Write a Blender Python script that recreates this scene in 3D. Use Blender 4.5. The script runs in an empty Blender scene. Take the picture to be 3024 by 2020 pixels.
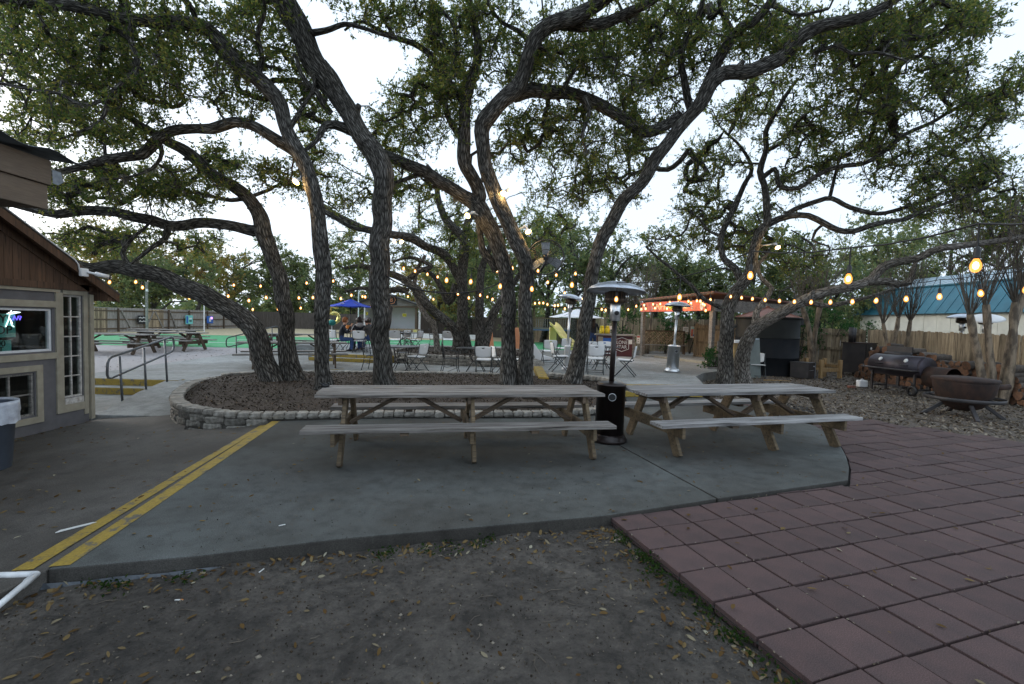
import bpy, bmesh, math, random
import numpy as np
from mathutils import Vector, Matrix, Euler, Quaternion
random.seed(7); RNG = np.random.default_rng(11)
PI = math.pi
sc = bpy.context.scene
C = sc.collection

# ------------------------------------------------------------------ camera, sky, sun, exposure
FPX, CX, CY, CAMH = 1344.0, 1512.0, 1010.0, 1.62
PITCH, ROLL = math.radians(2.5), math.radians(1.5)
cd = bpy.data.cameras.new('camera'); cam = bpy.data.objects.new('camera', cd); C.objects.link(cam)
cd.sensor_width = 36.0; cd.lens = 16.0; cd.clip_end = 500.0; cd.clip_start = 0.05
RM = Matrix.Rotation(PI/2 - PITCH, 3, 'X') @ Matrix.Rotation(ROLL, 3, 'Z')
cam.matrix_world = Matrix.Translation((0, 0, CAMH)) @ RM.to_4x4()
sc.camera = cam

SUN_EL, SUN_AZ = math.radians(16), math.radians(292)      # azimuth clockwise from +Y: low, from the left and a little ahead
w = bpy.data.worlds.new('World'); sc.world = w; w.use_nodes = True
nt = w.node_tree; nt.nodes.clear()
sky = nt.nodes.new('ShaderNodeTexSky'); sky.sky_type = 'NISHITA'; sky.sun_disc = False
sky.sun_elevation = SUN_EL; sky.sun_rotation = SUN_AZ
sky.air_density = 1.0; sky.dust_density = 4.0; sky.ozone_density = 1.0; sky.altitude = 0
hs = nt.nodes.new('ShaderNodeHueSaturation'); hs.inputs['Saturation'].default_value = 0.42
mixc = nt.nodes.new('ShaderNodeMix'); mixc.data_type = 'RGBA'; mixc.inputs[0].default_value = 0.72
mixc.inputs[7].default_value = (6.1, 7.25, 8.6, 1)          # thin even overcast veil
bg = nt.nodes.new('ShaderNodeBackground'); bg.inputs['Strength'].default_value = 0.12
wo = nt.nodes.new('ShaderNodeOutputWorld')
nt.links.new(sky.outputs[0], hs.inputs['Color']); nt.links.new(hs.outputs[0], mixc.inputs[6])
nt.links.new(mixc.outputs[2], bg.inputs['Color']); nt.links.new(bg.outputs[0], wo.inputs[0])
sl = bpy.data.lights.new('sun', 'SUN'); sl.energy = 0.5; sl.angle = math.radians(25); sl.color = (1.0, 0.93, 0.84)
so = bpy.data.objects.new('sun', sl); C.objects.link(so)
sdir = Vector((math.sin(SUN_AZ)*math.cos(SUN_EL), math.cos(SUN_AZ)*math.cos(SUN_EL), math.sin(SUN_EL)))
so.rotation_euler = sdir.to_track_quat('Z', 'Y').to_euler(); so.location = sdir*60
sc.view_settings.view_transform = 'Standard'; sc.view_settings.look = 'None'
sc.view_settings.exposure = 0.70; sc.view_settings.gamma = 1.0; sc.view_settings.use_curve_mapping = False
sc.render.engine = 'CYCLES'
sc.cycles.use_denoising = True; sc.cycles.use_adaptive_sampling = True; sc.cycles.adaptive_threshold = 0.025
sc.cycles.max_bounces = 5; sc.cycles.diffuse_bounces = 3; sc.cycles.glossy_bounces = 2
sc.cycles.transmission_bounces = 4; sc.cycles.transparent_max_bounces = 8
sc.cycles.caustics_reflective = False; sc.cycles.caustics_refractive = False
sc.cycles.sample_clamp_indirect = 4.0

# ------------------------------------------------------------------ survey helpers: a sight line met with a level or a distance
def ray(x, y): return RM @ Vector(((x-CX)/FPX, -(y-CY)/FPX, -1.0))
def G(x, y, z=0.0):
    v = ray(x, y); t = (z-CAMH)/v.z
    return Vector((v.x*t, v.y*t, z))
def Dp(x, y, d):
    v = ray(x, y); t = d/v.y
    return Vector((v.x*t, d, CAMH+v.z*t))
K = 3024/2347.0

# ------------------------------------------------------------------ materials
MATS = {}
def newmat(name):
    m = bpy.data.materials.new(name); m.use_nodes = True; t = m.node_tree
    b = t.nodes['Principled BSDF']; MATS[name] = m
    return m, t, b
def N(t, typ, **kw):
    n = t.nodes.new('ShaderNode'+typ)
    for k, v in kw.items():
        if hasattr(n, k): setattr(n, k, v)
        else: n.inputs[k.replace('_', ' ')].default_value = v
    return n
def ramp(t, stops, fac):
    r = t.nodes.new('ShaderNodeValToRGB'); e = r.color_ramp.elements
    while len(e) < len(stops): e.new(0.5)
    for i, (p, c) in enumerate(stops):
        e[i].position = p; e[i].color = (c[0], c[1], c[2], 1) if not isinstance(c, (int, float)) else (c, c, c, 1)
    t.links.new(fac, r.inputs[0]); return r
def mixrgb(t, a, b, fac, mode='MIX'):
    m = t.nodes.new('ShaderNodeMix'); m.data_type = 'RGBA'; m.blend_type = mode
    for s, v in ((6, a), (7, b), (0, fac)):
        if hasattr(v, 'links') or hasattr(v, 'is_linked'): t.links.new(v, m.inputs[s])
        elif s == 0: m.inputs[0].default_value = v
        else: m.inputs[s].default_value = (v[0], v[1], v[2], 1)
    return m.outputs[2]
def coords(t, kind='Object', scale=(1, 1, 1), rot=(0, 0, 0)):
    tc = t.nodes.new('ShaderNodeTexCoord'); mp = t.nodes.new('ShaderNodeMapping')
    mp.inputs['Scale'].default_value = scale; mp.inputs['Rotation'].default_value = rot
    t.links.new(tc.outputs[kind], mp.inputs['Vector']); return mp.outputs[0]
def bump(t, b, h, strength=0.4, dist=0.01):
    n = t.nodes.new('ShaderNodeBump'); n.inputs['Strength'].default_value = strength; n.inputs['Distance'].default_value = dist
    t.links.new(h, n.inputs['Height']); t.links.new(n.outputs[0], b.inputs['Normal'])
LIFT = 1.3
def lift(c): return tuple(min(0.82, x*LIFT) for x in c)
def pm(name, c1, c2=None, scale=8, rough=0.7, bumpv=0.15, metal=0.0, stretch=(1, 1, 1), rand=0.0, detail=6, lo=0.35, hi=0.65, bdist=0.01, spec=0.5, coat=0.0):
    """plain material: two tones mixed by noise, optional per-object brightness spread"""
    m, t, b = newmat(name)
    c2 = c2 or tuple(x*0.75 for x in c1)
    c1, c2 = lift(c1), lift(c2)
    v = coords(t, 'Object', stretch)
    n = N(t, 'TexNoise', Scale=scale, Detail=detail, Roughness=0.6); t.links.new(v, n.inputs['Vector'])
    r = ramp(t, [(lo, c1), (hi, c2)], n.outputs['Fac']); col = r.outputs[0]
    if rand:
        oi = t.nodes.new('ShaderNodeObjectInfo')
        mr = N(t, 'MapRange'); mr.inputs['To Min'].default_value = 1-rand; mr.inputs['To Max'].default_value = 1+rand
        t.links.new(oi.outputs['Random'], mr.inputs['Value'])
        hv = t.nodes.new('ShaderNodeHueSaturation'); t.links.new(col, hv.inputs['Color']); t.links.new(mr.outputs[0], hv.inputs['Value'])
        col = hv.outputs[0]
    t.links.new(col, b.inputs['Base Color'])
    b.inputs['Roughness'].default_value = rough; b.inputs['Metallic'].default_value = metal
    b.inputs['Specular IOR Level'].default_value = spec
    if bumpv: bump(t, b, n.outputs['Fac'], bumpv, bdist)
    return m
def emit(name, col, strength):
    m, t, b = newmat(name)
    b.inputs['Base Color'].default_value = (*col, 1); b.inputs['Emission Color'].default_value = (*col, 1)
    b.inputs['Emission Strength'].default_value = strength; b.inputs['Roughness'].default_value = 0.3
    return m

# ------------------------------------------------------------------ mesh collector
class MB:
    def __init__(s): s.v = []; s.f = []; s.m = []; s.uv = {}; s.cur = 0
    def add(s, vs, fs):
        o = len(s.v); s.v += [tuple(p) for p in vs]
        for f in fs: s.f.append(tuple(i+o for i in f)); s.m.append(s.cur)
        return s
    def box(s, c, d, M=None):
        x, y, z = d[0]/2, d[1]/2, d[2]/2
        vs = [Vector((sx*x, sy*y, sz*z)) for sz in (-1, 1) for sy in (-1, 1) for sx in (-1, 1)]
        if M is not None: vs = [M @ q for q in vs]
        c = Vector(c); vs = [q+c for q in vs]
        return s.add(vs, [(0, 2, 3, 1), (4, 5, 7, 6), (0, 1, 5, 4), (2, 6, 7, 3), (0, 4, 6, 2), (1, 3, 7, 5)])
    def bar(s, a, b, wd, ht, up=(0, 0, 1)):
        a, b = Vector(a), Vector(b); d = b-a; L = d.length
        if L < 1e-6: return s
        x = d/L; upv = Vector(up)
        if abs(x.dot(upv)) > 0.98: upv = Vector((0, 1, 0))
        y = upv.cross(x).normalized(); z = x.cross(y)
        M = Matrix((x, y, z)).transposed()
        return s.box((a+b)/2, (L, wd, ht), M)
    def tube(s, pts, rad, n=8, cap=True, closed=False):
        pts = [Vector(p) for p in pts]; k = len(pts)
        rad = [rad]*k if isinstance(rad, (int, float)) else list(rad)
        up = None; vs = []; fs = []
        for i, p in enumerate(pts):
            if closed: tg = pts[(i+1) % k]-pts[i-1]
            else: tg = pts[min(i+1, k-1)]-pts[max(i-1, 0)]
            tg = tg.normalized() if tg.length > 1e-9 else Vector((0, 0, 1))
            if up is None: up = Vector((0, 0, 1)) if abs(tg.z) < 0.9 else Vector((1, 0, 0))
            a = up-tg*up.dot(tg)
            if a.length < 1e-5: a = tg.orthogonal()
            a.normalize(); bq = tg.cross(a); up = a
            for j in range(n):
                t = 2*PI*j/n; vs.append(p+(a*math.cos(t)+bq*math.sin(t))*rad[i])
        for i in range(k if closed else k-1):
            i2 = (i+1) % k
            for j in range(n):
                j2 = (j+1) % n; fs.append((i*n+j, i*n+j2, i2*n+j2, i2*n+j))
        if cap and not closed:
            fs.append(tuple(range(n-1, -1, -1))); fs.append(tuple((k-1)*n+j for j in range(n)))
        return s.add(vs, fs)
    def lathe(s, prof, n=24, c=(0, 0, 0), M=None, cap=True):
        vs = []; fs = []; c = Vector(c)
        for r, z in prof:
            for j in range(n):
                t = 2*PI*j/n; q = Vector((r*math.cos(t), r*math.sin(t), z))
                if M is not None: q = M @ q
                vs.append(q+c)
        k = len(prof)
        for i in range(k-1):
            for j in range(n):
                j2 = (j+1) % n; fs.append((i*n+j, i*n+j2, (i+1)*n+j2, (i+1)*n+j))
        if cap:
            fs.append(tuple(range(n-1, -1, -1))); fs.append(tuple((k-1)*n+j for j in range(n)))
        return s.add(vs, fs)
    def prism(s, poly, z0, z1):
        """poly xy list (ccw); z0/z1 numbers or functions of (x, y)"""
        k = len(poly)
        a0 = [(x, y, z0(x, y) if callable(z0) else z0) for x, y in poly]
        a1 = [(x, y, z1(x, y) if callable(z1) else z1) for x, y in poly]
        fs = [tuple(range(k-1, -1, -1)), tuple(range(k, 2*k))]
        fs += [(i, (i+1) % k, k+(i+1) % k, k+i) for i in range(k)]
        return s.add(a0+a1, fs)
    def slab(s, poly, M, th):
        """flat outline (x, z) given a thickness along y, placed by the 4x4 matrix M"""
        k = len(poly)
        vs = [M @ Vector((x, -th/2, z)) for x, z in poly]+[M @ Vector((x, th/2, z)) for x, z in poly]
        fs = [tuple(range(k)), tuple(range(2*k-1, k-1, -1))]
        fs += [((i+1) % k, i, k+i, k+(i+1) % k) for i in range(k)]
        return s.add(vs, fs)
    def quad(s, a, b, c, d): return s.add([a, b, c, d], [(0, 1, 2, 3)])
    def mesh(s, name, mats, smooth=False):
        me = bpy.data.meshes.new(name); me.from_pydata(s.v, [], s.f)
        for m in (mats if isinstance(mats, (list, tuple)) else [mats]): me.materials.append(MATS[m] if isinstance(m, str) else m)
        if any(s.m): me.polygons.foreach_set('material_index', s.m)
        if smooth: me.polygons.foreach_set('use_smooth', [True]*len(me.polygons))
        me.update(); return me
    def build(s, name, mats, parent=None, smooth=False, bevel=0, **kw):
        return link(name, s.mesh(name, mats, smooth), parent, bevel, **kw)
def link(name, me, parent=None, bevel=0, loc=None, rot=None):
    o = bpy.data.objects.new(name, me); C.objects.link(o)
    if parent is not None: o.parent = parent
    if loc is not None: o.location = loc
    if rot is not None: o.rotation_euler = rot
    if bevel:
        b = o.modifiers.new('edge', 'BEVEL'); b.width = bevel; b.segments = 2; b.limit_method = 'ANGLE'; b.angle_limit = math.radians(40)
    return o
def thing(name, label, cat, loc=(0, 0, 0), rz=0, group=None):
    o = bpy.data.objects.new(name, None); C.objects.link(o); o.empty_display_size = 0.1
    o.location = loc; o.rotation_euler = (0, 0, rz); tag(o, label, cat, group); return o
def tag(o, label, cat=None, group=None, kind=None):
    if label: o['label'] = label
    if cat: o['category'] = cat
    if group: o['group'] = group
    if kind: o['kind'] = kind
    return o
KIDS = {}
def children(o): return [c for c in bpy.data.objects if c.parent is o] if o.name not in KIDS else KIDS[o.name]
def dup(o, loc, rz, label=None, group=None, parent=None):
    c = o.copy(); C.objects.link(c)
    if parent is not None: c.parent = parent
    else: c.location = loc; c.rotation_euler = (0, 0, rz)
    if label: c['label'] = label
    if group: c['group'] = group
    for ch in children(o): dup(ch, None, None, parent=c)
    return c
def freeze(o):
    """remember a finished thing's parts so that it can be copied quickly"""
    allo = list(bpy.data.objects)
    def rec(q):
        KIDS[q.name] = [c for c in allo if c.parent is q]
        for c in KIDS[q.name]: rec(c)
    rec(o)
def text_mesh(s, size, depth=0.004):
    cu = bpy.data.curves.new('lettering', 'FONT'); cu.body = s; cu.size = size; cu.extrude = depth
    cu.align_x = 'CENTER'; cu.align_y = 'CENTER'
    o = bpy.data.objects.new('lettering', cu); C.objects.link(o)
    dg = bpy.context.evaluated_depsgraph_get(); me = bpy.data.meshes.new_from_object(o.evaluated_get(dg))
    bpy.data.objects.remove(o); return me
def letter(name, s, size, mat, parent, M, depth=0.003, sx=1.0):
    me = text_mesh(s, size, depth); me.transform(Matrix.Diagonal((sx, 1, 1, 1))); me.transform(M)
    me.materials.clear(); me.materials.append(MATS[mat]); return link(name, me, parent)
def frame(o, xax, zax=(0, 0, 1)):
    """4x4 with columns x, y(normal), z from an origin, the x axis and an up axis"""
    x = Vector(xax).normalized(); z = Vector(zax); z = (z-x*z.dot(x)).normalized(); y = z.cross(x)
    M = Matrix((x, y, z)).transposed().to_4x4(); M.translation = Vector(o); return M
def sphere_pts(n=10, m=6): return [(math.sin(PI*i/m), -math.cos(PI*i/m)) for i in range(m+1)]
# ------------------------------------------------------------------ the materials of this place
def concrete(name, base, stain, rand=0.0):
    m, t, b = newmat(name)
    v = coords(t)
    n1 = N(t, 'TexNoise', Scale=0.55, Detail=5, Roughness=0.6, Distortion=0.4); n2 = N(t, 'TexNoise', Scale=5.5, Detail=8, Roughness=0.7)
    n3 = N(t, 'TexNoise', Scale=140, Detail=3)
    for n in (n1, n2, n3): t.links.new(v, n.inputs['Vector'])
    r1 = ramp(t, [(0.36, base), (0.68, stain)], n1.outputs['Fac'])
    r2 = ramp(t, [(0.3, 0.60), (0.5, 1.0), (0.75, 1.3)], n2.outputs['Fac'])
    c = mixrgb(t, r1.outputs[0], r2.outputs[0], 1.0, 'MULTIPLY')
    r3 = ramp(t, [(0.35, 0.70), (0.65, 1.2)], n3.outputs['Fac'])
    c = mixrgb(t, c, r3.outputs[0], 1.0, 'MULTIPLY')
    n4 = N(t, 'TexNoise', Scale=2.2, Detail=9, Roughness=0.75); t.links.new(v, n4.inputs['Vector'])
    r4 = ramp(t, [(0.62, 0.0), (0.72, 0.35)], n4.outputs['Fac'])
    c = mixrgb(t, c, tuple(x*0.5 for x in stain), r4.outputs[0])
    vs_ = N(t, 'TexVoronoi', Scale=1.7, Randomness=1.0); t.links.new(v, vs_.inputs['Vector']); rs_ = ramp(t, [(0.02, 0.45), (0.05, 0.0)], vs_.outputs['Distance']); c = mixrgb(t, c, tuple(x*0.35 for x in stain), rs_.outputs[0])   # gum and drip spots
    n5 = N(t, 'TexNoise', Scale=0.22, Detail=3, Distortion=1.0); t.links.new(v, n5.inputs['Vector']); r5 = ramp(t, [(0.35, (1.12, 1.12, 1.12)), (0.62, (0.72, 0.69, 0.65))], n5.outputs['Fac']); c = mixrgb(t, c, r5.outputs[0], 1.0, 'MULTIPLY')
    t.links.new(c, b.inputs['Base Color']); b.inputs['Roughness'].default_value = 0.62
    b.inputs['Specular IOR Level'].default_value = 0.22; rr = ramp(t, [(0.3, 0.66), (0.7, 0.95)], n2.outputs['Fac']); t.links.new(rr.outputs[0], b.inputs['Roughness'])
    bump(t, b, n3.outputs['Fac'], 0.25, 0.004); return m
concrete('concrete_blue', (0.120, 0.130, 0.127), (0.066, 0.064, 0.058))
concrete('concrete_brown', (0.130, 0.122, 0.112), (0.078, 0.071, 0.063))
concrete('concrete_shaded', (0.078, 0.075, 0.069), (0.042, 0.039, 0.035))  # darker copy for the slabs' vertical faces: their shade put into the colour
concrete('concrete_pale', (0.345, 0.365, 0.365), (0.25, 0.258, 0.254))

def ground_mat():
    m, t, b = newmat('dirt')
    v = coords(t)
    n1 = N(t, 'TexNoise', Scale=0.9, Detail=8, Roughness=0.62, Distortion=0.3); n2 = N(t, 'TexNoise', Scale=16, Detail=8, Roughness=0.75); n3 = N(t, 'TexNoise', Scale=48, Detail=5, Roughness=0.75)
    vo = N(t, 'TexVoronoi', Scale=38.0)
    for n in (n1, n2, n3, vo): t.links.new(v, n.inputs['Vector'])
    r1 = ramp(t, [(0.3, (0.052, 0.045, 0.038)), (0.52, (0.104, 0.091, 0.078)), (0.72, (0.158, 0.141, 0.122))], n1.outputs['Fac'])
    r2 = ramp(t, [(0.30, 0.30), (0.46, 0.9), (0.60, 1.15), (0.75, 1.75)], n2.outputs['Fac'])
    c = mixrgb(t, r1.outputs[0], r2.outputs[0], 1.0, 'MULTIPLY')
    n6 = N(t, 'TexNoise', Scale=4.2, Detail=6, Roughness=0.7, Distortion=0.8); t.links.new(v, n6.inputs['Vector']); r6 = ramp(t, [(0.36, 0.55), (0.5, 1.0), (0.66, 1.3)], n6.outputs['Fac']); c = mixrgb(t, c, r6.outputs[0], 1.0, 'MULTIPLY')
    r4 = ramp(t, [(0.0, 0.34), (0.06, 0.0)], vo.outputs['Distance'])
    c = mixrgb(t, c, (0.30, 0.29, 0.27), r4.outputs[0])
    t.links.new(c, b.inputs['Base Color']); b.inputs['Roughness'].default_value = 0.95
    add = N(t, 'Math', operation='ADD'); t.links.new(n2.outputs['Fac'], add.inputs[0]); t.links.new(n3.outputs['Fac'], add.inputs[1])
    bump(t, b, add.outputs[0], 1.0, 0.03); return m
ground_mat()
pm('gravel', (0.30, 0.28, 0.28), (0.20, 0.185, 0.18), 30, 0.95, 0.8, bdist=0.02, detail=10)
pm('mulch', (0.026, 0.019, 0.014), (0.065, 0.048, 0.036), 34, 0.95, 1.0, bdist=0.03, detail=10)
pm('yard_mulch', (0.055, 0.044, 0.035), (0.120, 0.102, 0.085), 30, 0.95, 1.0, bdist=0.03, detail=10)
pm('turf', (0.034, 0.200, 0.082), (0.048, 0.260, 0.108), 12, 0.9, 0.3)
pm('dry_grass', (0.36, 0.30, 0.19), (0.25, 0.21, 0.13), 6, 0.95, 0.6)
pm('paver', (0.070, 0.041, 0.038), (0.048, 0.031, 0.030), 4, 0.85, 0.35, rand=0.15, detail=12, bdist=0.006)
pm('joint_sand', (0.012, 0.011, 0.010), (0.022, 0.019, 0.017), 40, 0.95, 0.6)
def paver_specks():
    m = MATS['paver']; t = m.node_tree; b = t.nodes['Principled BSDF']; src = b.inputs['Base Color'].links[0].from_socket
    v = coords(t, 'Object'); n = N(t, 'TexNoise', Scale=170.0, Detail=2.0); t.links.new(v, n.inputs['Vector'])
    r = ramp(t, [(0.32, 0.72), (0.5, 1.0), (0.70, 1.55)], n.outputs['Fac']); t.links.new(mixrgb(t, src, r.outputs[0], 1.0, 'MULTIPLY'), b.inputs['Base Color'])
paver_specks()
def yellow():
    m, t, b = newmat('yellow_paint'); v = coords(t)
    n = N(t, 'TexNoise', Scale=7, Detail=10, Roughness=0.75); n2 = N(t, 'TexNoise', Scale=60, Detail=5)
    t.links.new(v, n.inputs['Vector']); t.links.new(v, n2.inputs['Vector'])
    r = ramp(t, [(0.40, (0.135, 0.125, 0.105)), (0.47, (0.36, 0.245, 0.036)), (0.7, (0.43, 0.305, 0.06))], n.outputs['Fac'])
    r2 = ramp(t, [(0.3, 0.7), (0.6, 1.05)], n2.outputs['Fac'])
    t.links.new(mixrgb(t, r.outputs[0], r2.outputs[0], 1.0, 'MULTIPLY'), b.inputs['Base Color']); b.inputs['Roughness'].default_value = 0.7
    bump(t, b, n2.outputs['Fac'], 0.2, 0.004)
yellow()
def planks(name, c1, c2, crack, along='x', rough=0.85, rand=0.12, sc_=1.0):
    """weathered timber: long grain, dark cracks"""
    m, t, b = newmat(name); c1, c2 = lift(c1), lift(c2)
    st = {'x': (1.2, 22, 22), 'y': (22, 1.2, 22), 'z': (22, 22, 1.2)}[along]
    v = coords(t, 'Object', tuple(q*sc_ for q in st))
    oi = t.nodes.new('ShaderNodeObjectInfo')
    ad = N(t, 'VectorMath', operation='ADD'); mu = N(t, 'Math', operation='MULTIPLY'); mu.inputs[1].default_value = 37.0
    t.links.new(oi.outputs['Random'], mu.inputs[0]); t.links.new(v, ad.inputs[0]); t.links.new(mu.outputs[0], ad.inputs[1])
    n = N(t, 'TexNoise', Scale=1.6, Detail=9, Roughness=0.68, Distortion=0.25); n2 = N(t, 'TexNoise', Scale=0.45, Detail=4)
    for q in (n, n2): t.links.new(ad.outputs[0], q.inputs['Vector'])
    r = ramp(t, [(0.33, crack), (0.43, c2), (0.62, c1)], n.outputs['Fac'])
    r2 = ramp(t, [(0.3, 0.72), (0.7, 1.15)], n2.outputs['Fac'])
    c = mixrgb(t, r.outputs[0], r2.outputs[0], 1.0, 'MULTIPLY')
    mr = N(t, 'MapRange'); mr.inputs['To Min'].default_value = 1-rand; mr.inputs['To Max'].default_value = 1+rand
    t.links.new(oi.outputs['Random'], mr.inputs['Value'])
    hv = t.nodes.new('ShaderNodeHueSaturation'); t.links.new(c, hv.inputs['Color']); t.links.new(mr.outputs[0], hv.inputs['Value'])
    t.links.new(hv.outputs[0], b.inputs['Base Color']); b.inputs['Roughness'].default_value = rough
    bump(t, b, n.outputs['Fac'], 0.5, 0.006); return m
planks('old_top', (0.250, 0.231, 0.213), (0.110, 0.096, 0.084), (0.025, 0.021, 0.018), sc_=0.7)
planks('old_bench', (0.305, 0.298, 0.292), (0.150, 0.142, 0.136), (0.035, 0.032, 0.03), sc_=0.7)
planks('timber_tan', (0.142, 0.104, 0.060), (0.088, 0.065, 0.040), (0.045, 0.032, 0.02))
planks('timber_brown', (0.110, 0.078, 0.052), (0.072, 0.052, 0.036), (0.025, 0.018, 0.013))
planks('timber_grey', (0.24, 0.225, 0.205), (0.15, 0.138, 0.125), (0.05, 0.045, 0.04))
planks('fence_tan', (0.33, 0.262, 0.175), (0.19, 0.145, 0.092), (0.045, 0.034, 0.025), 'z', rand=0.42)
planks('fence_grey', (0.275, 0.26, 0.24), (0.18, 0.165, 0.15), (0.06, 0.05, 0.045), 'z', rand=0.25)
planks('fence_dark', (0.085, 0.072, 0.062), (0.055, 0.047, 0.041), (0.02, 0.018, 0.016), 'z', rand=0.2)
planks('gable_brown', (0.112, 0.062, 0.036), (0.080, 0.046, 0.028), (0.024, 0.015, 0.010), 'z', rand=0.08)
planks('fresh_tan', (0.34, 0.225, 0.105), (0.26, 0.168, 0.078), (0.10, 0.065, 0.035), 'z')
pm('fascia', (0.150, 0.112, 0.080), (0.110, 0.082, 0.060), 9, 0.75, 0.15, stretch=(12, 1, 12))
pm('siding_grey', (0.120, 0.114, 0.118), (0.092, 0.088, 0.090), 4, 0.75, 0.12)
pm('trim_beige', (0.300, 0.270, 0.205), (0.235, 0.21, 0.16), 7, 0.7, 0.1)
pm('white_frame', (0.62, 0.63, 0.65), (0.5, 0.5, 0.51), 9, 0.5, 0.05)
pm('old_white', (0.50, 0.48, 0.45), (0.27, 0.24, 0.21), 22, 0.8, 0.3)
pm('dark_metal', (0.035, 0.034, 0.034), (0.022, 0.021, 0.021), 20, 0.5, 0.05, metal=0.6)
pm('roof_metal', (0.13, 0.15, 0.17), (0.05, 0.055, 0.06), 5, 0.45, 0.05, metal=0.7)
pm('foil', (0.5, 0.56, 0.62), (0.3, 0.34, 0.38), 30, 0.25, 0.8, metal=0.8)
pm('shingle', (0.075, 0.062, 0.05), (0.045, 0.038, 0.032), 25, 0.9, 0.6)
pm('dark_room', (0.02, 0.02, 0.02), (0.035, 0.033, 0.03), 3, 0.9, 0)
pm('pipe_steel', (0.155, 0.165, 0.175), (0.10, 0.105, 0.11), 18, 0.42, 0.05, metal=0.75)
pm('stone', (0.27, 0.255, 0.222), (0.105, 0.096, 0.082), 11, 0.9, 0.8, rand=0.34, detail=10, bdist=0.012)
pm('stone_pale', (0.29, 0.274, 0.242), (0.135, 0.123, 0.105), 11, 0.9, 0.6, rand=0.2, detail=10, bdist=0.012)
pm('mortar', (0.05, 0.046, 0.04), (0.085, 0.078, 0.068), 20, 0.95, 0.5)
pm('heater_brown', (0.020, 0.013, 0.012), (0.013, 0.009, 0.0085), 6, 0.32, 0.03, metal=0.35, spec=0.6)
pm('steel', (0.62, 0.63, 0.65), (0.5, 0.51, 0.53), 10, 0.36, 0.03, metal=1.0, stretch=(1, 1, 12))
pm('steel_dull', (0.42, 0.45, 0.50), (0.34, 0.36, 0.40), 8, 0.38, 0.06, metal=0.9)
pm('burner', (0.10, 0.075, 0.055), (0.04, 0.032, 0.026), 18, 0.5, 0.2, metal=0.8)
pm('plastic_white', (0.74, 0.74, 0.73), (0.64, 0.64, 0.63), 6, 0.5, 0.04)
pm('chair_frame', (0.055, 0.062, 0.064), (0.04, 0.045, 0.047), 8, 0.4, 0.02, metal=0.3)
pm('iron_black', (0.018, 0.018, 0.019), (0.028, 0.027, 0.027), 14, 0.45, 0.1, metal=0.4)
pm('bin_blue', (0.060, 0.072, 0.092), (0.045, 0.055, 0.072), 4, 0.5, 0.05)
pm('rail_black', (0.03, 0.03, 0.032), None, 10, 0.4, 0.03)
pm('canvas_blue', (0.012, 0.05, 0.46), (0.010, 0.04, 0.36), 4, 0.75, 0.1)
pm('canvas_white', (0.66, 0.68, 0.72), (0.55, 0.57, 0.62), 4, 0.8, 0.1)
pm('stage_white', (0.70, 0.74, 0.72), (0.6, 0.64, 0.62), 2, 0.8, 0.05)
pm('sign_yellow', (0.62, 0.55, 0.04), (0.5, 0.42, 0.03), 10, 0.6, 0)
pm('sign_cream', (0.62, 0.62, 0.35), (0.5, 0.52, 0.25), 10, 0.6, 0)
pm('paper', (0.62, 0.62, 0.6), (0.52, 0.53, 0.52), 5, 0.7, 0)
pm('sign_teal', (0.16, 0.50, 0.46), (0.12, 0.40, 0.38), 5, 0.6, 0)
pm('ink', (0.012, 0.013, 0.014), None, 5, 0.7, 0)
pm('banner_red', (0.60, 0.12, 0.06), (0.30, 0.07, 0.05), 5, 0.6, 0.02, detail=8)
pm('banner_cream', (0.62, 0.58, 0.36), (0.55, 0.52, 0.3), 8, 0.6, 0)
pm('banner_lime', (0.40, 0.50, 0.04), (0.32, 0.42, 0.03), 8, 0.6, 0)
pm('red_panel', (0.070, 0.014, 0.016), (0.05, 0.010, 0.012), 6, 0.55, 0.03)
pm('poster_red', (0.40, 0.06, 0.05), None, 6, 0.6, 0)
pm('poster_blue', (0.03, 0.12, 0.42), (0.02, 0.08, 0.3), 6, 0.6, 0)
pm('bin_olive', (0.018, 0.019, 0.017), (0.012, 0.013, 0.013), 3, 0.62, 0.02, spec=0.15)
pm('bin_dark', (0.008, 0.010, 0.013), (0.013, 0.014, 0.016), 3, 0.62, 0.02, spec=0.15)
pm('rust_roof', (0.20, 0.082, 0.055), (0.14, 0.062, 0.045), 5, 0.6, 0.08, metal=0.2)
pm('rust', (0.046, 0.024, 0.017), (0.018, 0.013, 0.012), 5, 0.75, 0.35, metal=0.3, detail=10)
pm('smoker_black', (0.026, 0.026, 0.028), (0.045, 0.040, 0.040), 4, 0.48, 0.1, metal=0.3)
pm('smoker_purple', (0.048, 0.040, 0.050), (0.028, 0.026, 0.031), 3, 0.42, 0.1, metal=0.4)
pm('plywood', (0.36, 0.25, 0.11), (0.28, 0.19, 0.085), 4, 0.8, 0.1)
pm('door_green', (0.15, 0.175, 0.165), (0.12, 0.14, 0.133), 4, 0.6, 0.05)
pm('shed_wall', (0.52, 0.52, 0.46), (0.44, 0.44, 0.39), 3, 0.75, 0.05)
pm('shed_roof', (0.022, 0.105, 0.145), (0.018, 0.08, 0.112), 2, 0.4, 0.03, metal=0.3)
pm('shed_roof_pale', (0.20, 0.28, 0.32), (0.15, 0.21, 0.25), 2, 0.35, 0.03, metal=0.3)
pm('log_end', (0.185, 0.088, 0.045), (0.075, 0.045, 0.030), 14, 0.9, 0.3, rand=0.35)
pm('log_bark', (0.105, 0.088, 0.075), (0.050, 0.042, 0.036), 14, 0.95, 0.6, rand=0.3)
pm('slide_yellow', (0.60, 0.50, 0.19), (0.52, 0.43, 0.15), 3, 0.5, 0)
pm('play_red', (0.30, 0.10, 0.06), (0.22, 0.08, 0.05), 6, 0.7, 0)
pm('orange', (0.62, 0.21, 0.03), (0.5, 0.17, 0.02), 5, 0.6, 0)
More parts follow.
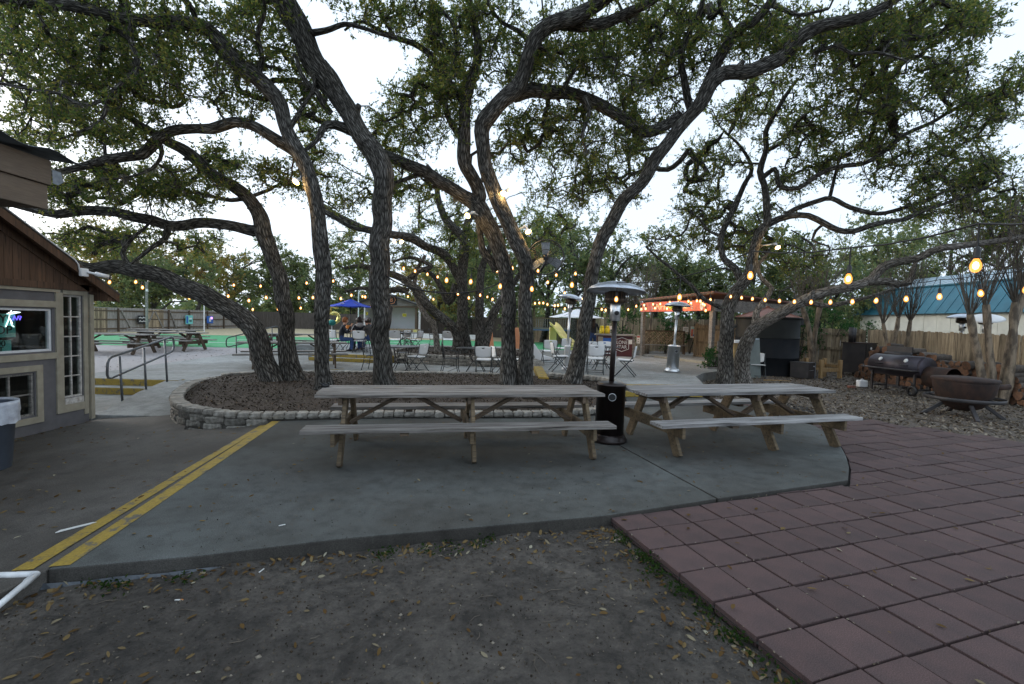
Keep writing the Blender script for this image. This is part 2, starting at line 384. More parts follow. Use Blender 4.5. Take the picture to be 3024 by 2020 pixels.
pm('orange_pale', (0.52, 0.22, 0.10), (0.42, 0.17, 0.08), 5, 0.6, 0)
pm('jug_yellow', (0.62, 0.48, 0.02), (0.52, 0.40, 0.02), 5, 0.4, 0)
pm('gold_foil', (0.75, 0.60, 0.22), (0.62, 0.48, 0.15), 6, 0.22, 0.3, metal=0.9)
pm('green_foil', (0.03, 0.20, 0.17), (0.02, 0.13, 0.12), 6, 0.3, 0.3, metal=0.6)
pm('skin', (0.46, 0.26, 0.18), (0.40, 0.22, 0.15), 6, 0.6, 0)
pm('hair_red', (0.22, 0.075, 0.02), (0.15, 0.05, 0.015), 30, 0.7, 0.3)
pm('hair_dark', (0.022, 0.013, 0.010), (0.035, 0.022, 0.016), 30, 0.6, 0.3)
pm('hair_grey', (0.36, 0.33, 0.29), (0.26, 0.24, 0.21), 30, 0.7, 0.3)
pm('cloth_black', (0.014, 0.016, 0.022), (0.022, 0.024, 0.030), 20, 0.9, 0.2)
pm('cloth_grey', (0.045, 0.042, 0.042), (0.065, 0.060, 0.058), 20, 0.9, 0.2)
pm('cloth_pale', (0.45, 0.43, 0.42), (0.36, 0.34, 0.33), 20, 0.9, 0.2)
pm('cloth_blue', (0.10, 0.14, 0.24), (0.07, 0.10, 0.18), 20, 0.9, 0.2)
pm('denim', (0.030, 0.060, 0.165), (0.022, 0.045, 0.12), 20, 0.9, 0.2)
pm('shoe', (0.03, 0.024, 0.022), None, 8, 0.6, 0)
pm('shoe_tan', (0.10, 0.05, 0.03), None, 8, 0.6, 0)
pm('cap_white', (0.55, 0.54, 0.52), (0.30, 0.24, 0.24), 40, 0.8, 0)
pm('socket_black', (0.008, 0.008, 0.008), None, 8, 0.5, 0)
pm('cable_black', (0.012, 0.012, 0.012), None, 8, 0.6, 0)
pm('moss', (0.155, 0.145, 0.115), (0.105, 0.098, 0.080), 9, 0.95, 0.2)
pm('myrtle_bark', (0.205, 0.160, 0.112), (0.075, 0.058, 0.042), 9, 0.85, 0.5, stretch=(1, 1, 0.35), lo=0.42, hi=0.58)
pm('twig', (0.115, 0.095, 0.075), (0.07, 0.058, 0.046), 12, 0.9, 0.2)
pm('ashtray', (0.012, 0.012, 0.013), None, 8, 0.35, 0)
pm('pvc', (0.62, 0.64, 0.66), (0.48, 0.49, 0.5), 14, 0.4, 0.05)
pm('bag', (0.50, 0.53, 0.58), (0.34, 0.36, 0.41), 9, 0.25, 0.6, bdist=0.02)
pm('film', (0.07, 0.08, 0.092), (0.035, 0.04, 0.046), 9, 0.45, 0.2)
pm('litter_white', (0.6, 0.6, 0.58), None, 9, 0.7, 0)
emit('bulb_core', (1.0, 0.80, 0.42), 7.0).cycles.emission_sampling = 'NONE'
def bulb_glass():
    m, t, b = newmat('bulb_glow'); e = t.nodes.new('ShaderNodeEmission'); e.inputs[0].default_value = (1.0, 0.36, 0.07, 1); e.inputs[1].default_value = 1.5
    tr_ = t.nodes.new('ShaderNodeBsdfTransparent'); mx = t.nodes.new('ShaderNodeMixShader'); mx.inputs[0].default_value = 0.62
    t.links.new(tr_.outputs[0], mx.inputs[1]); t.links.new(e.outputs[0], mx.inputs[2]); t.links.new(mx.outputs[0], t.nodes['Material Output'].inputs['Surface']); m.cycles.emission_sampling = 'NONE'
bulb_glass()
emit('flood_glow', (1.0, 0.62, 0.20), 7.0).cycles.emission_sampling = 'NONE'
emit('neon_white', (0.85, 0.95, 1.0), 3.0)
emit('neon_violet', (0.16, 0.10, 1.0), 2.5)
emit('sign_glow', (0.75, 0.35, 1.0), 1.2)
def glass(name, tint=(0.02, 0.025, 0.025), rough=0.03):
    m, t, b = newmat(name)
    b.inputs['Base Color'].default_value = (*tint, 1); b.inputs['Roughness'].default_value = rough
    b.inputs['Specular IOR Level'].default_value = 0.8
    tr = t.nodes.new('ShaderNodeBsdfTransparent'); tr.inputs[0].default_value = (0.75, 0.80, 0.78, 1)
    gl = t.nodes.new('ShaderNodeBsdfGlossy'); gl.inputs['Roughness'].default_value = rough
    lw_ = t.nodes.new('ShaderNodeLayerWeight'); lw_.inputs[0].default_value = 0.5; pw_ = N(t, 'Math', operation='POWER'); pw_.inputs[1].default_value = 4.0; t.links.new(lw_.outputs['Facing'], pw_.inputs[0])
    fr = N(t, 'MapRange'); fr.inputs['To Min'].default_value = 0.05; fr.inputs['To Max'].default_value = 0.95; t.links.new(pw_.outputs[0], fr.inputs['Value'])
    mx = t.nodes.new('ShaderNodeMixShader'); t.links.new(fr.outputs[0], mx.inputs[0])
    t.links.new(tr.outputs[0], mx.inputs[1]); t.links.new(gl.outputs[0], mx.inputs[2])
    t.links.new(mx.outputs[0], t.nodes['Material Output'].inputs['Surface']); return m
glass('glass')
def bark(name, ridge, mid, crack, us=34, vs=5.2):
    m, t, b = newmat(name)
    tc = t.nodes.new('ShaderNodeTexCoord'); mp = t.nodes.new('ShaderNodeMapping'); mp.inputs['Scale'].default_value = (us, vs, 1)
    t.links.new(tc.outputs['UV'], mp.inputs['Vector'])
    nd = N(t, 'TexNoise', Scale=0.9, Detail=4, Roughness=0.6); t.links.new(mp.outputs[0], nd.inputs['Vector'])
    va = N(t, 'VectorMath', operation='MULTIPLY_ADD'); va.inputs[1].default_value = (1.1, 0.7, 0.7)
    t.links.new(nd.outputs['Color'], va.inputs[0]); t.links.new(mp.outputs[0], va.inputs[2])
    vo = N(t, 'TexVoronoi', feature='DISTANCE_TO_EDGE', Scale=1.0); t.links.new(va.outputs[0], vo.inputs['Vector'])
    n2 = N(t, 'TexNoise', Scale=5.0, Detail=6, Roughness=0.7); t.links.new(mp.outputs[0], n2.inputs['Vector'])
    v3 = coords(t, 'Object'); n3 = N(t, 'TexNoise', Scale=1.1, Detail=5); t.links.new(v3, n3.inputs['Vector'])
    ad = N(t, 'Math', operation='MULTIPLY_ADD'); ad.inputs[1].default_value = 0.25; t.links.new(n2.outputs['Fac'], ad.inputs[0]); t.links.new(vo.outputs['Distance'], ad.inputs[2])
    r = ramp(t, [(0.11, crack), (0.25, mid), (0.56, ridge)], ad.outputs[0])
    r3 = ramp(t, [(0.3, (0.72, 0.70, 0.66)), (0.7, (1.2, 1.2, 1.22))], n3.outputs['Fac'])
    c = mixrgb(t, r.outputs[0], r3.outputs[0], 1.0, 'MULTIPLY')
    nl = N(t, 'TexNoise', Scale=2.6, Detail=8, Roughness=0.7); t.links.new(v3, nl.inputs['Vector']); rl_ = ramp(t, [(0.60, 0.0), (0.72, 0.55)], nl.outputs['Fac']); c = mixrgb(t, c, (0.33, 0.335, 0.29), rl_.outputs[0])   # lichen
    t.links.new(c, b.inputs['Base Color']); b.inputs['Roughness'].default_value = 0.95; b.inputs['Specular IOR Level'].default_value = 0.2
    r5 = ramp(t, [(0.10, 0.0), (0.45, 1.0)], ad.outputs[0]); bump(t, b, r5.outputs[0], 0.9, 0.03); return m
bark('bark', (0.250, 0.240, 0.220), (0.092, 0.086, 0.077), (0.010, 0.010, 0.009))
bark('bark_pale', (0.40, 0.375, 0.34), (0.22, 0.20, 0.175), (0.022, 0.019, 0.017), 34, 6)
def leaf(name, cs, trans=0.4):
    m, t, b = newmat(name)
    g = t.nodes.new('ShaderNodeNewGeometry')
    k = len(cs); r = ramp(t, [(i/(k-1), c) for i, c in enumerate(cs)], g.outputs['Random Per Island'])
    t.nodes.remove(b); b = t.nodes.new('ShaderNodeBsdfDiffuse'); t.links.new(r.outputs[0], b.inputs['Color'])
    tl = t.nodes.new('ShaderNodeBsdfTranslucent')
    hv = t.nodes.new('ShaderNodeHueSaturation'); hv.inputs['Value'].default_value = 1.5; hv.inputs['Saturation'].default_value = 1.15
    t.links.new(r.outputs[0], hv.inputs['Color']); t.links.new(hv.outputs[0], tl.inputs['Color'])
    mx = t.nodes.new('ShaderNodeMixShader'); mx.inputs[0].default_value = trans
    t.links.new(b.outputs[0], mx.inputs[1]); t.links.new(tl.outputs[0], mx.inputs[2])
    t.links.new(mx.outputs[0], t.nodes['Material Output'].inputs['Surface']); return m
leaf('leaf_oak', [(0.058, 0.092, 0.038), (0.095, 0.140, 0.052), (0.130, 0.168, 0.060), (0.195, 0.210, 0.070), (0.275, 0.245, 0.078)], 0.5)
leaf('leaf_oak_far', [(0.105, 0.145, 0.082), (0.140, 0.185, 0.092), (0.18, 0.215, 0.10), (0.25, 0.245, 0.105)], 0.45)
leaf('leaf_gold', [(0.16, 0.19, 0.075), (0.26, 0.25, 0.09), (0.36, 0.30, 0.10), (0.30, 0.18, 0.085)], 0.45)
leaf('leaf_shrub', [(0.026, 0.068, 0.026), (0.042, 0.100, 0.038), (0.07, 0.135, 0.05)])
leaf('leaf_weed', [(0.020, 0.042, 0.012), (0.032, 0.060, 0.018), (0.05, 0.07, 0.022)])
leaf('leaf_dead', [(0.075, 0.045, 0.020), (0.14, 0.090, 0.038), (0.10, 0.058, 0.026), (0.20, 0.145, 0.070), (0.15, 0.105, 0.05), (0.34, 0.32, 0.24)], 0.1)
leaf('leaf_mulch', [(0.022, 0.018, 0.014), (0.042, 0.034, 0.027), (0.072, 0.059, 0.047), (0.15, 0.128, 0.10), (0.030, 0.024, 0.019)], 0.05)
leaf('leaf_yard', [(0.050, 0.036, 0.025), (0.11, 0.086, 0.061), (0.19, 0.158, 0.12), (0.31, 0.275, 0.22), (0.040, 0.029, 0.021)], 0.05)
# ------------------------------------------------------------------ figures: one continuous skinned mesh each (built while the scene is still empty)
TXT = {}
def pre_text(s, size, depth=0.003): TXT[(s, size)] = text_mesh(s, size, depth)
for s_, z_ in (('Pura', 0.34), ('Vida', 0.34), ('VINYL', 0.17), ('SHOP', 0.17), ('500.00', 0.12), ('INT', 0.12), ('LONE', 0.22), ('STAR', 0.22), ('5', 0.75), ('B', 0.5)): pre_text(s_, z_)
def letter(name, s, size, mat, parent, M, sx=1.0, depth=0.003):
    me = TXT[(s, size)].copy(); me.transform(Matrix.Diagonal((sx, 1, 1, 1))); me.transform(M)
    me.materials.clear(); me.materials.append(MATS[mat]); return link(name, me, parent)
def skinned(V, E, mats):
    """V: name -> (pos, radius); E: (a, b, material index)"""
    names = list(V); idx = {n: i for i, n in enumerate(names)}
    me = bpy.data.meshes.new('sk'); me.from_pydata([V[n][0] for n in names], [(idx[a], idx[b]) for a, b, _ in E], []); me.update()
    o = bpy.data.objects.new('sk', me); C.objects.link(o)
    o.modifiers.new('skin', 'SKIN'); sk = me.skin_vertices[0].data
    for i, n in enumerate(names):
        r = V[n][1]; sk[i].radius = (r, r) if not isinstance(r, tuple) else r; sk[i].use_root = (n == 'hip')
    sb = o.modifiers.new('sub', 'SUBSURF'); sb.levels = 1; sb.render_levels = 1
    dg = bpy.context.evaluated_depsgraph_get(); out = bpy.data.meshes.new_from_object(o.evaluated_get(dg))
    bpy.data.objects.remove(o); out.materials.clear()
    for m in mats: out.materials.append(MATS[m])
    seg = [(np.array(V[a][0]), np.array(V[b][0]), k) for a, b, k in E]
    c = np.array([p.center for p in out.polygons]); best = np.full(len(c), 1e9); idx_ = np.zeros(len(c), np.int32)
    for a, b, k in seg:
        d = b-a; t = np.clip((c-a) @ d/(d.dot(d)+1e-9), 0, 1)[:, None]; q = np.linalg.norm(c-a-d*t, axis=1); up = q < best; best[up] = q[up]; idx_[up] = k
    out.polygons.foreach_set('material_index', idx_); out.polygons.foreach_set('use_smooth', np.ones(len(c), bool))
    return out
def figure(pose, mats, lean=0.0, headturn=0.0, armL=None, armR=None):
    """mats: top, skin, legs, shoes. pose 'sit' or 'stand'; faces +y"""
    V = {}; E = []
    hz = 0.50 if pose == 'sit' else 0.92
    def up(y, z): return (0.0, y+lean*(z-hz), z)
    V['hip'] = ((0, 0, hz), 0.135); V['waist'] = (up(-0.01, hz+0.17), 0.125); V['chest'] = (up(0.0, hz+0.40), (0.165, 0.125))
    V['neck'] = (up(0.02, hz+0.555), 0.058); V['head'] = (up(0.045+headturn*0.02, hz+0.67), (0.085, 0.10)); V['top'] = (up(0.04, hz+0.775), (0.07, 0.08))
    V['nose'] = (up(0.155, hz+0.665), 0.014)
    E += [('hip', 'waist', 0), ('waist', 'chest', 0), ('chest', 'neck', 0), ('neck', 'head', 1), ('head', 'top', 1), ('head', 'nose', 1)]
    for s, arm in ((-1, armL), (1, armR)):
        k = 'l' if s < 0 else 'r'
        sh = up(0.0, hz+0.47); V['sh'+k] = ((s*0.185, sh[1], sh[2]), 0.062)
        el, wr = arm or (((s*0.245, sh[1]+0.13, hz+0.27), (s*0.13, sh[1]+0.34, hz+0.28)) if pose == 'sit' else ((s*0.26, sh[1]+0.05, hz+0.20), (s*0.24, sh[1]+0.22, hz+0.10)))
        V['el'+k] = (el, 0.046); V['wr'+k] = (wr, 0.031)
        d = (Vector(wr)-Vector(el)).normalized(); hp = Vector(wr)+d*0.07; V['ha'+k] = (tuple(hp), (0.038, 0.02))
        E += [('chest', 'sh'+k, 0), ('sh'+k, 'el'+k, 0), ('el'+k, 'wr'+k, 0 if mats[0] != 'cloth_tee' else 1), ('wr'+k, 'ha'+k, 1)]
        side = d.cross(Vector((0, 0, 1))).normalized()
        for f in range(4):
            o_ = side*(f-1.5)*0.021; L = (0.075, 0.085, 0.08, 0.06)[f]
            a = hp+d*0.045+o_; b = hp+d*(0.045+L)+o_*1.15+Vector((0, 0, -0.02)); V[f'f{f}{k}a'] = (tuple(a), 0.0095); V[f'f{f}{k}b'] = (tuple(b), 0.008)
            E += [('ha'+k, f'f{f}{k}a', 1), (f'f{f}{k}a', f'f{f}{k}b', 1)]
        th = hp-side*s*(-0.045)+d*0.03; V['th'+k] = (tuple(th), 0.010); E.append(('ha'+k, 'th'+k, 1))
        if pose == 'sit':
            V['th_'+k] = ((s*0.10, 0.06, hz-0.01), 0.092); V['kn'+k] = ((s*0.13, 0.43, hz+0.0), 0.066); V['an'+k] = ((s*0.13, 0.40, 0.10), 0.045); V['to'+k] = ((s*0.14, 0.57, 0.045), 0.040)
        else:
            V['th_'+k] = ((s*0.095, 0.0, hz-0.12), 0.098); V['kn'+k] = ((s*0.10, 0.02, 0.49), 0.064); V['an'+k] = ((s*0.105, -0.02, 0.09), 0.043); V['to'+k] = ((s*0.11, 0.14, 0.04), 0.040)
        E += [('hip', 'th_'+k, 2), ('th_'+k, 'kn'+k, 2), ('kn'+k, 'an'+k, 2), ('an'+k, 'to'+k, 3)]
    return skinned(V, E, mats), V
def blob(r, c, sx, sy, sz, mat, seed=0, cut=None, jit=0.06):
    """rounded lump (hair, cap crown): noise-roughened ellipsoid, optionally cut open below/in front"""
    m = MB(); rr_ = random.Random(seed); n, k = 14, 9; vs = []; fs = []
    for i in range(k+1):
        for j in range(n):
            a = PI*i/k; t = 2*PI*j/n; q = 1+rr_.uniform(-jit, jit)
            vs.append((c[0]+r*sx*math.sin(a)*math.cos(t)*q, c[1]+r*sy*math.sin(a)*math.sin(t)*q, c[2]+r*sz*math.cos(a)*q))
    for i in range(k):
        for j in range(n):
            f = (i*n+j, (i+1)*n+j, (i+1)*n+(j+1) % n, i*n+(j+1) % n)
            cc = sum((Vector(vs[q]) for q in f), Vector())/4
            if cut is None or cut(cc-Vector(c)): fs.append(f)
    return m.add(vs, fs)
PEOPLE = {}
PEOPLE['red'] = (figure('sit', ['cloth_black', 'skin', 'denim', 'shoe'], 0.22, 0, ((-0.25, 0.2, 0.74), (-0.10, 0.40, 0.80)), ((0.25, 0.2, 0.74), (0.08, 0.36, 0.98))))
PEOPLE['grey'] = figure('sit', ['cloth_pale', 'skin', 'denim', 'shoe'], 0.15)
PEOPLE['hood'] = figure('sit', ['cloth_black', 'skin', 'cloth_black', 'shoe'], 0.18)
PEOPLE['cap'] = figure('sit', ['cloth_grey', 'skin', 'denim', 'shoe_tan'], 0.16)
PEOPLE['blue'] = figure('sit', ['cloth_blue', 'skin', 'denim', 'shoe'], 0.15)
PEOPLE['woman'] = figure('stand', ['cloth_black', 'skin', 'denim', 'shoe'], 0.05, 0, ((-0.30, 0.04, 1.12), (-0.36, 0.22, 1.02)), ((0.28, 0.10, 1.14), (0.33, 0.34, 1.12)))
# ------------------------------------------------------------------ the ground and the paved levels
def sstep(a, b, x):
    t = np.clip((np.asarray(x, float)-a)/(b-a), 0, 1); return t*t*(3-2*t)
def gz(x, y):
    x = np.asarray(x, float); y = np.asarray(y, float)
    z = np.interp(y, [-50, 5.5, 9, 14, 20, 30, 60, 200], [-0.098, -0.098, -0.080, -0.04, 0.06, 0.2, 0.35, 0.5])
    z = z - 0.066*np.clip(-2.7-x, 0, 6)*(1-sstep(8.5, 11, y))
    return z
def fnoise(x, y, s, seed=0):
    r = np.random.default_rng(seed); o = np.zeros_like(np.asarray(x, float))
    for k in range(7):
        a = r.uniform(0, 2*PI); fq = s*r.uniform(0.6, 1.8); ph = r.uniform(0, 6.3)
        o = o+np.sin((np.cos(a)*x+np.sin(a)*y)*fq+ph)
    return o/7
def grid_mesh(name, xs, ys, zf, mat):
    X, Y = np.meshgrid(xs, ys); Z = zf(X, Y)
    nx, ny = len(xs), len(ys)
    co = np.stack([X, Y, Z], -1).reshape(-1, 3)
    i = np.arange(nx*ny).reshape(ny, nx)
    f = np.stack([i[:-1, :-1], i[:-1, 1:], i[1:, 1:], i[1:, :-1]], -1).reshape(-1, 4)
    return quads_mesh(name, co, f, mat)
def quads_mesh(name, co, f, mat, smooth=True):
    me = bpy.data.meshes.new(name); k = f.shape[1]
    me.vertices.add(len(co)); me.vertices.foreach_set('co', np.asarray(co, np.float32).ravel())
    me.loops.add(f.size); me.loops.foreach_set('vertex_index', f.astype(np.int32).ravel())
    me.polygons.add(len(f)); me.polygons.foreach_set('loop_start', np.arange(0, f.size, k, dtype=np.int32))
    me.polygons.foreach_set('loop_total', np.full(len(f), k, np.int32))
    if smooth: me.polygons.foreach_set('use_smooth', np.ones(len(f), bool))
    me.materials.append(MATS[mat]); me.update(); me.validate(); return me
xs = np.unique(np.concatenate([np.linspace(-120, -10, 23), np.arange(-10, -5, 0.5), np.arange(-5, 3.2, 0.07), np.arange(3.2, 12, 0.4), np.linspace(12, 120, 23)]))
ys = np.unique(np.concatenate([np.linspace(-30, 0.6, 10), np.arange(0.8, 4.4, 0.07), np.arange(4.5, 20, 0.5), np.linspace(20, 220, 40)]))
def zdirt(X, Y):
    near = (1-sstep(4.4, 5.5, Y))*sstep(0.5, 1.2, Y)
    bumps = 0.018*fnoise(X, Y, 9, 3)+0.020*fnoise(X, Y, 3.2, 4)+0.012*fnoise(X, Y, 26, 5)
    return gz(X, Y)+near*bumps
o = link('ground', grid_mesh('ground', xs, ys, zdirt, 'dirt')); tag(o, 'bare brown packed dirt ground of the yard', kind='structure')
def sheet(name, corners, off, mat, label, nx=10, ny=10, zf=None):
    a, b, c, d = [Vector((*q, 0)) for q in corners]; m = MB()
    pts = []
    for j in range(ny+1):
        for i in range(nx+1):
            u, v = i/nx, j/ny; p = (a*(1-u)+b*u)*(1-v)+(d*(1-u)+c*u)*v
            pts.append((p.x, p.y, float((zf or gz)(p.x, p.y))+off))
    m.add(pts, [(j*(nx+1)+i, j*(nx+1)+i+1, (j+1)*(nx+1)+i+1, (j+1)*(nx+1)+i) for j in range(ny) for i in range(nx)])
    o = m.build(name, mat); return tag(o, label, kind='structure')
sheet('gravel_yard', [(-34, 10.2), (-7.2, 10.9), (-10.2, 22.2), (-40, 20.5)], 0.012, 'gravel', 'pale dusty gravel yard under the far picnic tables', 14, 12)
sheet('turf', [(-34, 19.6), (6, 22.6), (8, 33.0), (-42, 28.5)], 0.020, 'turf', 'bright green artificial turf lawn with white lines', 24, 10)
sheet('dry_grass', [(-60, 28.2), (20, 33.3), (24, 60), (-70, 60)], 0.014, 'dry_grass', 'strip of dry tan grass beyond the turf', 24, 10)
sheet('yard_bed', [(4.3, 7.3), (26, 4.5), (34, 24), (5.2, 17.0)], 0.006, 'yard_mulch', 'leaf strewn mulch yard around the smokers', 20, 16)
# white lines on the turf
for k, (a, b) in enumerate([((-18, 23.6), (-12.5, 24.2)), ((-9, 27.5), (-4.5, 28.0)), ((-16, 26.4), (-13, 26.7))]):
    m = MB(); n = 8
    for i in range(n):
        p0 = Vector((*a, 0)).lerp(Vector((*b, 0)), i/n); p1 = Vector((*a, 0)).lerp(Vector((*b, 0)), (i+1)/n)
        q = [(p0.x, p0.y), (p1.x, p1.y), (p1.x-0.02, p1.y+0.14), (p0.x-0.02, p0.y+0.14)]
        m.quad(*[(x, y, float(gz(x, y))+0.026) for x, y in q])
    tag(m.build('turf_line', 'white_frame'), None, kind='structure')

# --- main slab (level 0), split by a joint
front = [(-2.87, 2.78), (-2.06, 2.99), (-1.24, 3.27), (-0.26, 3.52), (0.83, 3.80), (1.98, 4.25)]
front2 = [(3.69, 4.88)]
arc = [(4.05, 5.35), (4.38, 5.85), (4.64, 6.30), (4.86, 6.75), (5.03, 7.2), (5.16, 7.6), (5.2, 8.2), (5.12, 8.9), (4.95, 9.6), (4.6, 10.35)]
JT = (0.95, 8.0)     # joint runs from (1.98, 4.25) to the bed
pl_front = [(2.55, 10.25), (2.35, 9.3), (2.05, 8.62), (1.55, 8.08), (1.0, 7.78)]
pl_front_l = [(1.0, 7.78), (0.0, 7.62), (-1.2, 7.48), (-2.2, 7.33), (-2.9, 7.14), (-3.62, 6.96)]
def sub(poly, n=6):
    out = []
    for i in range(len(poly)-1):
        for k in range(n): out.append(tuple(np.array(poly[i])*(1-k/n)+np.array(poly[i+1])*k/n))
    out.append(poly[-1]); return out
m = MB(); m.prism(front+[(1.0, 7.80)]+pl_front_l[1:]+[(-3.66, 6.9), (-3.27, 4.8)], -0.20, 0.0)
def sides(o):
    me = o.data; me.materials.append(MATS['concrete_shaded']); me.polygons.foreach_set('material_index', [1 if abs(p.normal.z) < 0.5 else 0 for p in me.polygons]); return o
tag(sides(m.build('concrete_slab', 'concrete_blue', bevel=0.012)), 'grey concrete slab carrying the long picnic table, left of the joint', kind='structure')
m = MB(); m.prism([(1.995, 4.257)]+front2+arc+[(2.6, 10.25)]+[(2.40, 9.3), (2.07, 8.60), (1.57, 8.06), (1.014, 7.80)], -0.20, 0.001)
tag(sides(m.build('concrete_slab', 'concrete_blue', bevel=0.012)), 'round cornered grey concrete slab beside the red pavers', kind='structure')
# --- lower walk between the double line and the small building; it falls away to the left
def zl(x, y): return 0.062*min(0.0, x+3.0)-0.004
lw = [(-2.875, 2.775), (-3.275, 4.8), (-3.67, 6.9), (-3.70, 7.02), (-4.2, 6.72), (-4.9, 6.78), (-5.2, 7.3), (-5.55, 7.85), (-5.85, 8.3), (-7.2, 8.0), (-7.2, 6.0), (-7.15, 2.6), (-7.0, -2.0), (-3.4, -2.0)]
m = MB(); m.prism(lw[::-1][::-1], lambda x, y: zl(x, y)-0.2, zl)
tag(m.build('lower_walk', 'concrete_brown', bevel=0.01), 'dark brown concrete walk beside the small grey building', kind='structure')
# double yellow line
def strip(a0, a1, b0, b1, zf, off, name, mat, label, n=14):
    m = MB()
    for i in range(n):
        q = [Vector((*a0, 0)).lerp(Vector((*a1, 0)), i/n), Vector((*a0, 0)).lerp(Vector((*a1, 0)), (i+1)/n), Vector((*b0, 0)).lerp(Vector((*b1, 0)), (i+1)/n), Vector((*b0, 0)).lerp(Vector((*b1, 0)), i/n)]
        m.quad(*[(p.x, p.y, zf(p.x, p.y)+off) for p in q])
    return tag(m.build(name, mat), label, kind='structure')
strip((-2.885, 2.80), (-3.66, 6.93), (-2.775, 2.83), (-3.545, 6.965), lambda x, y: 0, 0.004, 'painted_line', 'yellow_paint', 'broad worn yellow stripe on the slab edge')
strip((-3.075, 2.76), (-3.80, 6.86), (-2.955, 2.775), (-3.715, 6.9), zl, 0.004, 'painted_line', 'yellow_paint', 'narrow worn yellow stripe on the lower walk')
# --- ramp, steps and upper path at the left
def zr(x, y): return float(np.interp(y, [8.0, 10.5], [-0.205, 0.10]))
m = MB(); m.prism([(-7.28, 7.95), (-5.95, 8.0), (-6.4, 8.9), (-6.7, 9.6), (-6.85, 10.45), (-7.9, 10.4), (-7.75, 9.4)], lambda x, y: -0.5, zr)
tag(m.build('ramp', 'concrete_pale', bevel=0.008), 'short concrete ramp beside the stone planter and handrail', kind='structure')
m = MB(); m.prism([(-12.0, 7.6), (-7.24, 8.0), (-7.7, 9.3), (-7.93, 10.02), (-12.0, 9.9)], -0.5, -0.21)
tag(m.build('lower_landing', 'concrete_pale'), 'pale concrete landing below the yellow steps', kind='structure')
st = thing('yellow_steps', 'two yellow painted concrete steps below the left handrail', 'steps', (-9.7, 10.0, -0.2))
for k, (y0, z0, z1) in enumerate([(0.0, -0.02, 0.135), (0.34, -0.02, 0.285)]):
    MB().box((0, y0+0.17 if k == 0 else y0+0.11, (z0+z1)/2), (4.0 if k == 0 else 4.2, 0.34 if k == 0 else 0.22, z1-z0)).build('riser', 'yellow_paint', st, bevel=0.008)
    MB().box((0, y0+0.175 if k == 0 else y0+0.13, z1+0.003), (3.96 if k == 0 else 4.15, 0.32 if k == 0 else 0.2, 0.01)).build('tread', 'concrete_pale', st)
m = MB(); m.prism([(-14, 10.5), (-7.95, 10.52), (-7.1, 10.5), (-6.9, 11.4), (-5.4, 12.1), (-3.0, 12.55), (0.9, 12.72), (0.95, 15.2), (-1, 15.4), (-4.3, 15.9), (-4.4, 16.1), (-7.2, 16.6), (-7.3, 19.5), (-11.2, 19.2), (-10.4, 11.3), (-14, 10.95)][::1], -0.4, 0.08)
tag(m.build('back_patio', 'concrete_pale'), 'pale concrete path and patio behind the tree bed', kind='structure')
strip((-6.2, 12.3), (-5.0, 13.6), (-6.26, 12.36), (-5.06, 13.66), lambda x, y: 0.08, 0.004, 'painted_line', 'yellow_paint', 'thin yellow stripe on the patio behind the trunks')
strip((-2.05, 12.75), (-1.75, 15.2), (-2.0, 12.75), (-1.70, 15.2), lambda x, y: 0.08, 0.003, 'patio_joint', 'mortar', 'dark joint across the back patio')
# --- the higher patio with the diners, two yellow steps below it
st = thing('yellow_steps', 'two yellow steps up to the patio with the blue umbrella', 'steps', (-5.75, 15.85, 0.08), math.radians(-9))
MB().box((0, 0.13, 0.06), (2.9, 0.28, 0.12)).build('riser', 'yellow_paint', st, bevel=0.008)
MB().box((0, 0.40, 0.118), (3.0, 0.26, 0.236)).build('riser', 'yellow_paint', st, bevel=0.008)
MB().box((0, 0.145, 0.122), (2.86, 0.24, 0.012)).build('tread', 'concrete_pale', st)
m = MB(); m.prism([(-7.4, 16.52), (-4.2, 16.0), (-4.75, 17.0), (-4.75, 19.4), (-4.6, 21.5), (0.8, 22.0), (0.8, 24.2), (-10.5, 22.6), (-9.5, 19.6), (-7.45, 19.6)], -0.3, 0.32)
tag(m.build('upper_patio', 'concrete_pale'), 'raised pale concrete patio where people sit eating', kind='structure')
# --- right hand patio
m = MB(); m.prism([(0.98, 12.4), (2.5, 11.75), (2.75, 10.8), (4.7, 11.02), (5.0, 12.0), (5.25, 12.9), (5.9, 13.9), (7.3, 15.2), (7.5, 16.9), (6.0, 21.0), (5.2, 24.0), (0.98, 24.0)], -0.3, 0.22)
tag(m.build('right_patio', 'concrete_pale', bevel=0.01), 'grey concrete patio with the chairs and steel heater', kind='structure')
st = thing('yellow_steps', 'two yellow edged steps behind the second picnic table', 'steps', (3.55, 10.52, 0.0), math.radians(7))
MB().box((0, 0.0, 0.055), (2.1, 0.3, 0.11)).build('riser', 'yellow_paint', st, bevel=0.006)
MB().box((0, 0.245, 0.111), (2.06, 0.18, 0.222)).build('riser', 'yellow_paint', st, bevel=0.006)
o = MB().prism([(0.72, 11.9), (0.98, 11.75), (0.98, 14.5), (0.72, 14.5)], 0.02, lambda x, y: 0.21 if y < 13 else 0.235).build('painted_kerb', 'yellow_paint', bevel=0.01)
tag(o, 'yellow painted kerb at the end of the patio behind the trunks', 'kerb')
